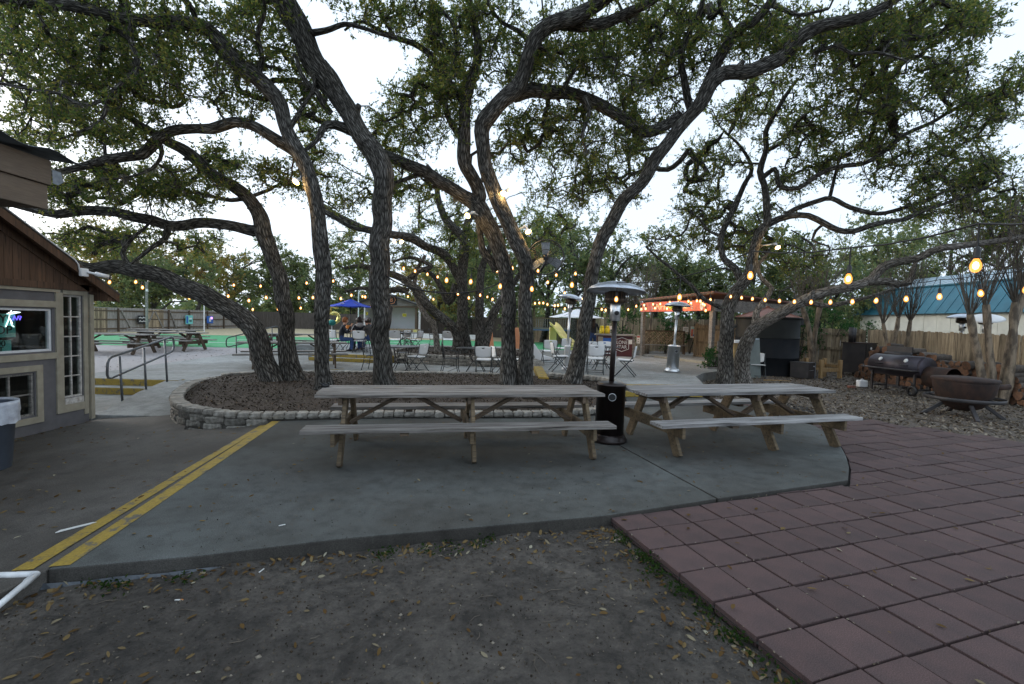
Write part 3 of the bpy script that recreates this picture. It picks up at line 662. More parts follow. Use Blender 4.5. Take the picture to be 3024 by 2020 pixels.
# --- red paver field: one object per paver
D1 = (G(2396.4, 2015.4, -0.03)-G(1790.2, 1519.2, -0.03)); TS = D1.length/6; D1.normalize(); D2 = Vector((-D1.y, D1.x, 0))
PO = G(1790.2, 1519.2, -0.03)
arcp = [(1.98, 4.25), (3.69, 4.88)]+arc
def in_slab(p):
    # inside the rounded concrete slab?
    poly = front+front2+arc+[(2.6, 10.4), (-3, 8)]
    c = False; n = len(poly); j = n-1
    for i in range(n):
        xi, yi = poly[i]; xj, yj = poly[j]
        if (yi > p.y) != (yj > p.y) and p.x < (xj-xi)*(p.y-yi)/(yj-yi)+xi: c = not c
        j = i
    return c
def clip_poly(poly, n, d):
    out = []
    for i in range(len(poly)):
        a, b = poly[i], poly[(i+1) % len(poly)]; da, db = n.dot(a)-d, n.dot(b)-d
        if da <= 0: out.append(a)
        if (da < 0) != (db < 0) and abs(da-db) > 1e-9: out.append(a+(b-a)*(da/(da-db)))
    return out
pave = bpy.data.objects.new('paver_paving', None); C.objects.link(pave); pave['kind'] = 'structure'; pave['label'] = 'field of square dull red pavers with dark open joints'
bed = MB(); q = [PO-D1*0.2-D2*0.0, PO+D1*2.9, PO+D1*2.9+D2*7.2, PO-D1*5.2+D2*7.2, PO-D1*5.2+D2*3.9]
bed.add([(p.x, p.y, -0.062) for p in q], [tuple(range(len(q)))]); bed.build('joint_bed', 'joint_sand', pave)
hw = TS*0.5-0.0085
tile = MB(); tile.prism([(-hw, -hw), (hw, -hw), (hw, hw), (-hw, hw)], -0.06, 0); tme = tile.mesh('paver', 'paver')
ang = math.atan2(D2.y, D2.x)
def xedge(p): # far limit of the paving: gravel edge
    return p.y-(8.9-(p.x-6.2)*1.0)
rr = random.Random(5); cnt = 0
for i in range(-16, 9):
    for j in range(0, 24):
        off = 0.5 if (i < -11 and i % 2) else 0.0
        c = PO+D1*((i+0.5)*TS)+D2*((j+0.5+off)*TS)
        if c.y < 1.2 or xedge(c) > 0 or c.x/c.y > 1.32: continue
        cs = [c+D1*(sx*hw)+D2*(sy*hw) for sx, sy in ((-1, -1), (1, -1), (1, 1), (-1, 1))]
        ins = [in_slab(p) for p in cs]
        if all(ins): continue
        tz = -0.03+rr.gauss(0, 0.0035)
        if any(ins):
            # cut the paver back to the slab's edge
            best = None
            for (a, b) in zip(arcp[:-1], arcp[1:]):
                A, B = Vector((*a, 0)), Vector((*b, 0)); t = max(0, min(1, (c-A).dot(B-A)/(B-A).length_squared)); dd = (c-(A+(B-A)*t)).length
                if best is None or dd < best[0]: best = (dd, A, B)
            A, B = best[1], best[2]; nrm = Vector((B.y-A.y, A.x-B.x, 0)).normalized()   # outward
            poly = clip_poly(cs, -nrm, -(nrm.dot(A)+0.018))
            if len(poly) < 3: continue
            m = MB(); m.prism([(p.x-c.x, p.y-c.y) for p in poly][::-1], -0.06, 0); o = m.build('paver', 'paver', pave, bevel=0.004, loc=(c.x, c.y, tz))
        else:
            o = link('paver', tme, pave, 0.004, loc=(c.x, c.y, tz), rot=(rr.gauss(0, 0.009), rr.gauss(0, 0.009), ang+rr.gauss(0, 0.008)))
        cnt += 1
# ------------------------------------------------------------------ stone edged tree beds
def resample(poly, step):
    P = [Vector((*q[:2], q[2] if len(q) > 2 else 0)) for q in poly]; out = [P[0]]; acc = 0
    for a, b in zip(P[:-1], P[1:]):
        L = (b-a).length; t = step-acc
        while t <= L: out.append(a.lerp(b, t/L)); t += step
        acc = L-(t-step)
    return out
def smooth_line(poly, it=2):
    P = [np.array(q, float) for q in poly]
    for _ in range(it):
        Q = [P[0]]
        for a, b in zip(P[:-1], P[1:]): Q += [a*0.75+b*0.25, a*0.25+b*0.75]
        Q.append(P[-1]); P = Q
    return [tuple(q) for q in P]
rs = random.Random(21)
def stone(L, Wd, Hh, rr):
    """one hewn block, centre of the base at the origin, corners knocked about"""
    m = MB(); j = lambda a: rr.uniform(-a, a)
    vs = []
    for z in (0, 0.35, 0.8, 1.0):
        k = 0.0 if z in (0.35, 0.8) else 0.012
        for sx, sy in ((-1, -1), (0, -1), (1, -1), (1, 1), (0, 1), (-1, 1)):
            vs.append((sx*(L/2-k)+j(0.009), sy*(Wd/2-k)+j(0.012), z*Hh+j(0.005)))
    fs = []
    for r in range(3):
        for i in range(6): fs.append((r*6+i, r*6+(i+1) % 6, (r+1)*6+(i+1) % 6, (r+1)*6+i))
    fs += [(5, 4, 3, 2, 1, 0), (18, 19, 20, 21, 22, 23)]
    return m.add(vs, fs)
STONES = {}
def stone_mesh(L, Wd, Hh, mat):
    key = (round(L, 1), round(Wd, 2), round(Hh, 2), mat)
    if key not in STONES: STONES[key] = [stone(L, Wd, Hh, random.Random(hash(key) % 999+i)).mesh('stone', mat, False) for i in range(7)]
    return rs.choice(STONES[key])
def course(line, step, Wd, Hh, zf, mat, parent, phase=0.0, gap=0.012):
    pts = resample(line, step)
    for a, b in zip(pts[:-1], pts[1:]):
        c = (a+b)/2; an = math.atan2(b.y-a.y, b.x-a.x)
        L = (b-a).length-gap
        if L < 0.05: continue
        z = zf(c.x, c.y)
        o = link('stone', stone_mesh(step-gap, Wd, Hh, mat), parent, loc=(c.x, c.y, z+rs.gauss(0, 0.003)), rot=(rs.gauss(0, 0.012), rs.gauss(0, 0.02), an+rs.gauss(0, 0.03)))
# outline of the front bed (the rim's centre line): from the back left round the left end along the front to the right
rim = smooth_line([(-6.95, 10.9), (-6.85, 10.1), (-6.62, 9.3), (-6.2, 8.45), (-5.75, 7.75), (-5.1, 7.08), (-4.4, 6.88), (-3.75, 7.04), (-2.9, 7.24), (-2.2, 7.42), (-1.2, 7.58), (0.0, 7.72), (0.95, 7.88), (1.55, 8.2), (2.0, 8.75), (2.28, 9.4), (2.42, 10.3)], 2)
back = smooth_line([(-6.95, 10.9), (-6.6, 11.4), (-5.4, 11.95), (-3.0, 12.4), (-1.0, 12.52), (0.62, 12.55)], 1)
back_r = smooth_line([(0.98, 12.05), (2.0, 11.75), (2.45, 11.4), (2.55, 10.8), (2.45, 10.4)], 1)
bedp = thing('stone_planter', 'long stone edged mulch bed holding the oak trunks', 'planter', (0, 0, 0))
def top_z(x, y): return float(np.interp(y, [6.8, 7.6, 12.5], [0.115, 0.10, 0.17]))+0.075*float(sstep(3.6, 5.2, -x))*float(1-sstep(9.5, 11, y))
# caps all round, walls below on the low left end
course(rim, 0.165, 0.20, 0.085, lambda x, y: top_z(x, y)-0.085, 'stone_pale', bedp)
left_part = [q for q in rim if q[0] < -3.55]
for k, (st_, ph) in enumerate([(0.30, 0), (0.36, 0.1), (0.33, 0.2), (0.30, 0.1)]):
    course(left_part[k:], st_, 0.17, 0.105, lambda x, y, k=k: top_z(x, y)-0.09-0.112*(k+1), 'stone', bedp)
low_front = [q for q in rim if q[0] >= -3.6 and q[1] < 10.4]
course(back, 0.19, 0.20, 0.10, lambda x, y: 0.105, 'stone_pale', bedp)
course(back_r, 0.19, 0.22, 0.11, lambda x, y: 0.19, 'stone_pale', bedp)
core = MB()      # mortar core under the caps so that no light leaks through the joints
for ln, z0 in ((rim, -0.42), (back, 0.0), (back_r, 0.0)):
    P = [Vector((*q, 0)) for q in ln]
    for a, b in zip(P[:-1], P[1:]):
        c = (a+b)/2; tz = (0.18 if ln is back_r else top_z(c.x, c.y))-0.045
        d = (b-a).normalized(); core.bar((a.x-d.x*0.01, a.y-d.y*0.01, (tz+z0)/2), (b.x+d.x*0.01, b.y+d.y*0.01, (tz+z0)/2), 0.10, tz-z0)
core.build('mortar_core', 'mortar', bedp)
# mulch surface inside
def zm(x, y): return np.interp(y, [6.9, 8, 10, 12.5], [0.055, 0.085, 0.16, 0.16])+0.012*fnoise(np.asarray(x), np.asarray(y), 5, 8)
def tri_fill(outline, zf, name, mat, parent, seed_pts=40):
    bm = bmesh.new()
    vs = [bm.verts.new((x, y, float(zf(x, y)))) for x, y in outline]
    f = bm.faces.new(vs); bmesh.ops.triangulate(bm, faces=[f])
    for _ in range(3):
        bmesh.ops.subdivide_edges(bm, edges=[e for e in bm.edges if e.calc_length() > 0.5], cuts=1, use_grid_fill=False)
        bmesh.ops.triangulate(bm, faces=bm.faces[:])
    for v in bm.verts: v.co.z = float(zf(v.co.x, v.co.y))
    bmesh.ops.recalc_face_normals(bm, faces=bm.faces[:])
    me = bpy.data.meshes.new(name); bm.to_mesh(me); bm.free(); me.materials.append(MATS[mat])
    return link(name, me, parent)
outline1 = [q for q in rim]+[q for q in back_r[::-1]]+[q for q in back[::-1]]
tri_fill(outline1, zm, 'mulch', 'mulch', bedp)
# second, farther bed round the middle clump
rim2 = smooth_line([(-4.7, 17.6), (-4.2, 16.3), (-3.3, 15.85), (-2.2, 15.6), (-0.8, 15.6), (0.3, 15.9), (0.85, 16.8), (0.9, 18.5), (0.4, 20.6), (-1.5, 21.5), (-3.6, 21.0), (-4.6, 19.3), (-4.7, 17.6)], 1)
bed2 = thing('stone_planter', 'two course stone ring around the middle oak clump', 'planter', (0, 0, 0))
course(rim2, 0.24, 0.22, 0.11, lambda x, y: 0.315, 'stone_pale', bed2)
course(rim2, 0.42, 0.20, 0.115, lambda x, y: 0.195, 'stone_pale', bed2)
course(rim2[1:], 0.42, 0.20, 0.115, lambda x, y: 0.078, 'stone_pale', bed2)
core = MB()
for a, b in zip(rim2[:-1], rim2[1:]): core.bar((*a, 0.2), (*b, 0.2), 0.12, 0.34)
core.build('mortar_core', 'mortar', bed2)
tri_fill(rim2[:-1], lambda x, y: 0.36+0*np.asarray(x), 'mulch', 'mulch', bed2)
# ------------------------------------------------------------------ trees
def catmull(P, step):
    """P: (n,k) rows x y z r ... -> smooth resampling"""
    P = np.asarray(P, float); Q = np.vstack([2*P[0]-P[1], P, 2*P[-1]-P[-2]]); out = []
    for i in range(1, len(Q)-2):
        p0, p1, p2, p3 = Q[i-1:i+3]; L = np.linalg.norm((p2-p1)[:3]); n = max(1, int(L/step))
        for t in np.arange(n)/n:
            out.append(0.5*((2*p1)+(-p0+p2)*t+(2*p0-5*p1+4*p2-p3)*t*t+(-p0+3*p1-3*p2+p3)*t**3))
    out.append(P[-1]); return np.array(out)
class TreeMesh:
    """tubes with bark coordinates, collected as arrays"""
    def __init__(s): s.v = []; s.f = []; s.uv = []; s.n = 0
    def tube(s, pts, rad, n, seed=0, lump=0.0, flare=0.0):
        pts = np.asarray(pts, float); rad = np.asarray(rad, float); k = len(pts)
        tg = np.gradient(pts, axis=0); tg /= np.linalg.norm(tg, axis=1, keepdims=True)+1e-9
        a = np.array([1., 0, 0]) if abs(tg[0][0]) < 0.8 else np.array([0, 1., 0])
        A = np.zeros((k, 3)); B = np.zeros((k, 3))
        for i in range(k):
            a = a-tg[i]*a.dot(tg[i]); a /= np.linalg.norm(a)+1e-9; A[i] = a; B[i] = np.cross(tg[i], a)
        L = np.concatenate([[0], np.cumsum(np.linalg.norm(np.diff(pts, axis=0), axis=1))])
        th = np.linspace(0, 2*PI, n+1)[:-1]
        R = rad[:, None]*np.ones(n)[None]
        if lump:
            r = np.random.default_rng(seed)
            for q in range(9):
                m = r.integers(1, 6); fq = r.uniform(0.8, 7); R = R*(1+lump*0.42*np.sin(m*th[None]+fq*L[:, None]+r.uniform(0, 6.3)))
        if flare:
            ph = seed*1.3
            lob = 0.55+0.28*np.sin(3*th+ph)+0.2*np.sin(5*th+ph*2.1)
            R = R*(1+flare*np.exp(-L/0.16)[:, None]*np.clip(lob, 0, 2)[None])
        V = pts[:, None]+A[:, None]*(np.cos(th)[None, :, None]*R[..., None])+B[:, None]*(np.sin(th)[None, :, None]*R[..., None])
        base = s.n; s.v.append(V.reshape(-1, 3)); s.n += k*n
        i = np.arange(k-1)[:, None]*n; j = np.arange(n)[None]; j2 = (j+1) % n
        s.f.append(np.stack([i+j, i+j2, i+n+j2, i+n+j], -1).reshape(-1, 4)+base)
        circ = 2*PI*max(rad.mean(), 0.01); off = seed*1.37 % 7
        us = np.stack([np.broadcast_to(j/n*circ, (k-1, n)), np.broadcast_to((j+1)/n*circ, (k-1, n))], -1)
        l0 = np.broadcast_to(L[:-1, None], (k-1, n)); l1 = np.broadcast_to(L[1:, None], (k-1, n))
        uv = np.stack([np.stack([us[..., 0], l0], -1), np.stack([us[..., 1], l0], -1), np.stack([us[..., 1], l1], -1), np.stack([us[..., 0], l1], -1)], 2)
        s.uv.append(uv.reshape(-1, 2)+off)
    def twigs(s, T3, r):
        """many three-point, three-sided tubes at once"""
        n = len(T3); tg = T3[:, 2]-T3[:, 0]; tg /= np.linalg.norm(tg, axis=1, keepdims=True)+1e-9
        ref = np.where(np.abs(tg[:, :1]) < 0.8, np.array([[1., 0, 0]]), np.array([[0, 1., 0]])); A = np.cross(tg, ref); A /= np.linalg.norm(A, axis=1, keepdims=True)+1e-9; Bq = np.cross(tg, A)
        th = np.array([0, 2*PI/3, 4*PI/3]); off = A[:, None]*np.cos(th)[None, :, None]+Bq[:, None]*np.sin(th)[None, :, None]
        V = T3[:, :, None]+off[:, None]*r[None, :, None, None]; base = s.n; s.v.append(V.reshape(-1, 3)); s.n += 9*n
        q = np.array([(k*3+j, k*3+(j+1) % 3, k*3+3+(j+1) % 3, k*3+3+j) for k in range(2) for j in range(3)])
        f = (np.arange(n)[:, None, None]*9+q[None]).reshape(-1, 4)+base; s.f.append(f); s.uv.append(np.zeros((f.size, 2)))
    def mesh(s, name, mat, origin):
        co = np.vstack(s.v)-np.array(origin); f = np.vstack(s.f)
        me = quads_mesh(name, co, f, mat)
        lay = me.uv_layers.new(name='bark'); lay.data.foreach_set('uv', np.vstack(s.uv).astype(np.float32).ravel()); return me
def leaves_arrays(pos, dirs, L, W, rng, flat=0.45):
    """a folded diamond for each leaf: base at pos, pointing along dirs"""
    n = len(pos); d = dirs/(np.linalg.norm(dirs, axis=1, keepdims=True)+1e-9)
    up = rng.normal(size=(n, 3)); up[:, 2] += flat*2
    s = np.cross(d, up); s /= np.linalg.norm(s, axis=1, keepdims=True)+1e-9
    nn = np.cross(s, d)
    l = (L*rng.uniform(0.65, 1.25, n))[:, None]; w = (W*rng.uniform(0.7, 1.25, n))[:, None]
    mid = pos+d*l*0.52
    v = np.stack([pos, mid+s*w/2+nn*w*0.18, pos+d*l, mid-s*w/2+nn*w*0.18], 1).reshape(-1, 3)
    f = np.arange(4*n).reshape(n, 4); return v, f
def prim_grow(skel, skel_r, att, maxd=2.6):
    """join scattered tip points to the limbs, nearest first; returns parent index per tip (>=0 tip, <0 skeleton)"""
    n = len(att); best = np.full(n, 1e9); par = np.zeros(n, int)
    for i0 in range(0, n, 400):
        d = np.linalg.norm(att[i0:i0+400, None]-skel[None], axis=2); j = d.argmin(1); best[i0:i0+400] = d[np.arange(len(j)), j]*1.0; par[i0:i0+400] = -1-j
    done = np.zeros(n, bool); order = []
    for _ in range(n):
        b = np.where(done, 1e9, best); i = int(b.argmin())
        if b[i] > maxd: break
        done[i] = True; order.append(i)
        d = np.linalg.norm(att-att[i], axis=1)*1.06+0.04
        up = (~done) & (d < best); best[up] = d[up]; par[up] = i
    return order, par
def crown_parts(root, origin, skel, skel_r, att, rng, leafL, leafW, per=(6, 9), lpt=(11, 17), tipr=0.006, twl=(0.18, 0.42), mat='leaf_oak', barkm='bark', maxd=2.6, sides=5, wispy=1.0):
    order, par = prim_grow(skel, skel_r, att, maxd)
    if not order: return
    cnt = np.ones(len(att))
    for i in reversed(order):
        if par[i] >= 0: cnt[par[i]] += cnt[i]
    rad = tipr*cnt**0.46
    tm = TreeMesh(); P = []; Dr = []; TW = []
    for i in order:
        a = skel[-1-par[i]] if par[i] < 0 else att[par[i]]; b = att[i]; L = np.linalg.norm(b-a)+1e-6
        r1 = rad[i]; r0 = min(rad[par[i]]*0.92 if par[i] >= 0 else r1*1.25, r1*1.9)
        if par[i] < 0: r0 = min(r0, skel_r[-1-par[i]]*0.8)
        k = max(3, int(L/0.16)); t = np.linspace(0, 1, k)[:, None]
        bend = rng.normal(size=3)*L*0.13; bend[2] += L*0.10
        wig = np.cumsum(rng.normal(size=(k, 3))*L*0.035, axis=0); wig -= t*wig[-1]
        pts = a+(b-a)*t+np.sin(t*PI)*bend+wig*np.sin(t*PI)
        tm.tube(pts, np.interp(np.linspace(0, 1, k), [0, 1], [r0, r1]), sides, seed=i % 97)
        dirn = (b-a)/L
        for q in range(rng.integers(*per)):
            dv = dirn*0.5+rng.normal(size=3)*0.75+np.array([0, 0, 0.12]); dv /= np.linalg.norm(dv)
            tl = rng.uniform(*twl); c = pts[rng.integers(k//2, k)]
            e1 = c+dv*tl*0.5+rng.normal(size=3)*tl*0.10; e2 = c+dv*tl+rng.normal(size=3)*tl*0.16+np.array([0, 0, -0.05*tl])
            TW.append((c, e1, e2))
            m = int(rng.integers(*lpt)*wispy); u = rng.uniform(0.15, 1.05, m)[:, None]
            pp = np.where(u < 0.5, c+(e1-c)*u*2, e1+(e2-e1)*(u-0.5)*2)
            P.append(pp); Dr.append(dv*0.7+rng.normal(size=(m, 3))*0.75)
    tm.twigs(np.array(TW), np.array([tipr*0.6, tipr*0.45, tipr*0.25]))
    o = link('branches', tm.mesh('branches', barkm, origin), root); o['kind'] = 'stuff'
    P = np.vstack(P); Dr = np.vstack(Dr)
    v, f = leaves_arrays(P, Dr, leafL, leafW, rng)
    o = link('crown', quads_mesh('crown', v-np.array(origin), f, mat, smooth=False), root); o['kind'] = 'stuff'
    return len(P)

def tr(rows, d0=None):
    """surveyed limb: rows of (x, y, width, depth) -> points in metres with radius"""
    out = []; d = d0
    for r in rows:
        x, y, w_ = r[:3]; d = r[3] if len(r) > 3 else d
        p = Dp(x*K, y*K, d); out.append((p.x, p.y, p.z, 0.5*w_*K*d/FPX))
    # fill missing depths linearly between given ones
    return out
def fill_depth(rows):
    rows = [list(r) for r in rows]; idx = [i for i, r in enumerate(rows) if len(r) > 3]
    for i, r in enumerate(rows):
        if len(r) == 3:
            lo = max([j for j in idx if j < i], default=idx[0]); hi = min([j for j in idx if j > i], default=idx[-1])
            t = 0 if hi == lo else (i-lo)/(hi-lo); r.append(rows[lo][3]*(1-t)+rows[hi][3]*t)
    return rows
T = {}
T['leaning'] = ('leaning oak trunk that arches low to the left over the small building', [
    [(630, 880, 76, 10.3), (617, 845, 70), (600, 808, 66), (580, 765, 62), (558, 733, 62), (527, 705, 60), (480, 682, 58), (420, 655, 56), (370, 634, 52), (320, 619, 50), (270, 613, 46), (215, 617, 40, 10.0), (150, 600, 34), (60, 575, 26), (-60, 560, 18, 9.6)],
    [(150, 600, 20, 9.9), (110, 560, 16), (60, 545, 12), (0, 545, 9, 9.6)], [(300, 618, 16, 10.0), (280, 580, 14), (300, 550, 11), (330, 525, 9), (350, 500, 7, 9.8)]])
T['forked'] = ('forked oak whose bent trunk splits beside the leaning trunk', [
    [(672, 876, 74, 10.5), (664, 835, 58), (657, 770, 44), (652, 705, 42), (642, 640, 42), (624, 590, 44), (607, 545, 46), (600, 508, 44), (585, 478, 38), (566, 449, 36), (528, 425, 35), (489, 405, 34), (462, 378, 34), (437, 354, 33), (410, 338, 30), (386, 328, 28, 9.8), (345, 300, 22), (300, 272, 18), (262, 238, 15), (215, 205, 12, 9.2), (150, 165, 9)],
    [(600, 530, 34, 10.5), (579, 529, 30), (527, 518, 27), (463, 511, 27), (420, 516, 28), (386, 515, 28), (345, 503, 28), (309, 497, 28), (265, 483, 27), (219, 480, 27), (175, 484, 26), (129, 490, 24), (77, 480, 20), (13, 465, 14, 9.5), (-60, 450, 10)],
    [(386, 517, 18, 10.1), (378, 545, 15), (350, 565, 12), (320, 590, 10), (300, 605, 7, 9.9)],
    [(566, 452, 14, 10.2), (530, 458, 12), (490, 450, 10), (440, 440, 8), (400, 452, 6, 9.9)]])
T['sweeping'] = ('oak with a slim upright trunk and a great limb sweeping to the top left', [
    [(742, 896, 56, 9.35), (739, 850, 42), (736, 780, 42), (737, 700, 44), (738, 620, 44), (736, 550, 44), (729, 490, 43), (715, 425, 42), (700, 378, 42), (679, 340, 40), (660, 298, 40), (641, 242, 42), (615, 208, 44), (589, 180, 45), (562, 158, 45), (540, 139, 45), (520, 115, 44), (502, 94, 42), (478, 70, 40), (450, 57, 38), (415, 52, 36), (381, 52, 36, 8.3), (340, 48, 34), (305, 45, 32), (265, 37, 31), (225, 28, 30), (156, 14, 28), (69, 7, 26), (-30, -4, 22, 7.6)],
    [(690, 356, 32, 9.2), (665, 340, 29), (634, 322, 28), (612, 308, 27), (589, 294, 27), (565, 282, 27), (537, 277, 26), (510, 286, 27), (485, 295, 27), (450, 294, 26), (416, 296, 27), (390, 303, 27), (364, 319, 27), (345, 338, 28), (329, 353, 28), (294, 360, 25), (260, 365, 24), (225, 371, 22), (185, 381, 20), (149, 391, 18), (90, 402, 14, 8.6), (20, 420, 10), (-60, 430, 8)],
    [(305, 50, 18, 8.1), (300, 95, 15), (312, 128, 14), (314, 155, 14), (298, 178, 14), (270, 201, 14), (246, 232, 12), (238, 262, 10), (222, 285, 8), (190, 300, 7), (130, 322, 5, 7.9)],
    [(250, 225, 9, 8.0), (190, 240, 9), (138, 215, 9), (69, 204, 9), (0, 190, 8, 7.6), (-50, 186, 6)],
    [(660, 298, 16, 9.0), (690, 250, 12), (720, 200, 10), (715, 165, 8, 8.8)],
    [(589, 182, 16, 8.8), (600, 130, 14), (590, 80, 12), (605, 30, 10), (600, -30, 8, 8.2)],
    [(365, 320, 14, 8.9), (372, 352, 10), (350, 385, 8), (300, 405, 6), (240, 412, 5, 8.7)],
    [(450, 58, 16, 8.5), (440, 20, 14), (400, -30, 12), (360, -80, 10, 7.8)],
    [(738, 480, 14, 9.3), (770, 500, 13), (805, 520, 12), (850, 532, 11), (872, 548, 9, 9.8)]])
T['knuckled'] = ('thickest oak trunk with a knuckled bend, leaning to the top left', [
    [(884, 890, 66, 9.8), (878, 850, 52), (874, 780, 48), (871, 700, 50), (870, 620, 50), (872, 550, 49), (876, 480, 49), (879, 425, 50), (873, 385, 54), (855, 345, 52), (832, 308, 49), (812, 280, 48), (790, 245, 48), (765, 204, 51), (742, 172, 57), (728, 148, 57), (712, 115, 54), (690, 75, 54), (665, 30, 56), (640, -10, 56, 8.9), (600, -70, 50), (550, -140, 44), (500, -230, 34, 8.0)],
    [(884, 398, 30, 9.6), (889, 386, 24), (891, 376, 12, 9.5)], [(740, 158, 32, 9.1), (744, 146, 26), (742, 138, 10, 9.0)],
    [(795, 292, 20, 9.4), (770, 283, 18), (750, 284, 17), (735, 303, 15), (726, 322, 12), (700, 345, 9, 9.0)],
    [(760, 262, 16, 9.3), (740, 236, 16), (725, 212, 15), (709, 197, 13), (690, 170, 10, 8.9), (680, 130, 8)],
    [(690, 78, 18, 9.0), (745, 70, 13), (790, 55, 11), (830, 65, 10), (870, 78, 9, 8.6), (910, 88, 7)],
    [(640, 0, 22, 8.9), (720, -60, 18), (800, -110, 14), (880, -150, 10, 8.0)]])
T['arching'] = ('oak that forks high and throws a limb left behind the thick trunk', [
    [(1166, 886, 66, 10.75), (1166, 845, 50), (1165, 780, 42), (1165, 700, 41), (1164, 650, 42), (1157, 601, 43), (1139, 560, 44), (1115, 508, 48), (1094, 474, 48), (1063, 452, 38), (1035, 430, 36), (1008, 414, 34), (983, 400, 33), (942, 383, 31), (911, 370, 30), (880, 352, 28), (845, 325, 26, 10.6), (800, 300, 22), (755, 285, 18), (700, 262, 14, 10.2)],
    [(1094, 474, 38, 10.7), (1098, 450, 36), (1088, 424, 34), (1075, 397, 34), (1067, 372, 33), (1065, 329, 32), (1065, 285, 30), (1066, 242, 28), (1078, 195, 26), (1090, 152, 24), (1097, 97, 22), (1085, 40, 20, 9.8), (1070, -20, 17), (1050, -90, 13, 9.2)],
    [(1137, 622, 20, 10.9), (1125, 597, 21), (1108, 578, 20), (1103, 549, 18), (1098, 515, 18), (1090, 490, 18, 10.8)],
    [(1066, 330, 18, 10.5), (1040, 290, 16), (1022, 250, 14), (1030, 190, 13), (1045, 120, 12), (1040, 60, 10, 9.8), (1000, 10, 8)],
    [(1068, 245, 16, 10.3), (1010, 160, 15), (985, 125, 15), (948, 102, 15), (905, 88, 14), (870, 72, 12), (845, 55, 10), (818, 50, 8), (790, 70, 6, 9.6)],
    [(905, 86, 11, 9.9), (885, 55, 9), (870, 25, 8), (850, -10, 6, 9.5)],
    [(965, 395, 14, 10.7), (930, 410, 11), (880, 430, 9)]])
T['crowned'] = ('oak carrying the fan, its trunk zigzagging up to a wide crooked crown', [
    [(1203, 890, 52, 10.6), (1204, 840, 42), (1205, 770, 40), (1206, 700, 40), (1207, 640, 41), (1199, 592, 42), (1181, 549, 44), (1163, 508, 44), (1150, 476, 43), (1133, 435, 42), (1123, 404, 41), (1113, 372, 40), (1108, 340, 40), (1103, 305, 42), (1110, 276, 46), (1138, 246, 44), (1172, 218, 48), (1194, 182, 40), (1206, 150, 38), (1216, 118, 38), (1234, 82, 40), (1268, 54, 42), (1322, 32, 40), (1374, 5, 36, 9.0), (1430, -40, 30), (1500, -110, 24, 8.2)],
    [(1175, 218, 34, 10.0), (1218, 207, 33), (1270, 211, 33), (1322, 217, 31), (1374, 240, 30), (1426, 270, 30), (1467, 294, 31), (1500, 298, 30), (1530, 284, 28), (1556, 262, 24, 10.6)],
    [(1262, 58, 28, 9.6), (1300, 58, 27), (1339, 56, 27), (1391, 52, 26), (1443, 28, 24), (1474, 14, 22), (1540, -25, 18, 8.6)],
    [(1220, 112, 16, 9.8), (1195, 75, 12), (1150, 50, 10), (1120, 10, 8, 9.2)],
    [(1340, 222, 14, 9.9), (1350, 260, 11), (1335, 310, 9), (1345, 350, 7)], [(1290, 210, 12, 9.9), (1310, 170, 10), (1345, 140, 8), (1400, 130, 6, 9.4)]])
T['slanting'] = ('slim oak trunk slanting right beside the brown heater, limb running to the top right', [
    [(1310, 884, 62, 11.2), (1320, 845, 50), (1334, 780, 42), (1346, 710, 39), (1355, 645, 38), (1366, 585, 38), (1390, 522, 37), (1425, 465, 36), (1475, 412, 36), (1503, 365, 36), (1545, 308, 35), (1580, 268, 36), (1608, 232, 42), (1628, 192, 42), (1662, 167, 40), (1695, 165, 40), (1724, 164, 40), (1786, 134, 42), (1808, 112, 40), (1831, 89, 38), (1865, 70, 36), (1898, 58, 34), (1940, 48, 31), (1987, 36, 28), (2045, 4, 24, 8.6), (2110, -50, 18), (2180, -110, 12, 8.0)],
    [(1625, 196, 30, 10.3), (1638, 155, 28), (1653, 127, 28), (1684, 80, 27), (1700, 62, 26), (1724, 53, 24), (1760, 13, 22), (1790, -40, 18, 9.2)],
    [(1585, 262, 22, 10.7), (1570, 190, 18), (1562, 130, 17), (1580, 70, 16), (1600, 36, 15), (1615, -20, 12, 9.8)],
    [(1684, 80, 16, 10.1), (1665, 45, 14), (1650, 10, 12), (1660, -40, 9, 9.6)],
    [(1770, 10, 14, 9.8), (1795, 20, 12), (1830, 35, 11), (1860, 30, 9), (1900, 20, 7, 9.2)],
    [(1886, 66, 12, 9.6), (1890, 100, 11), (1870, 120, 10), (1910, 105, 10), (1960, 125, 9), (2010, 120, 8), (2080, 140, 6, 8.8)],
    [(1560, 300, 14, 10.9), (1530, 330, 11), (1500, 340, 9), (1470, 345, 7, 10.6)]])
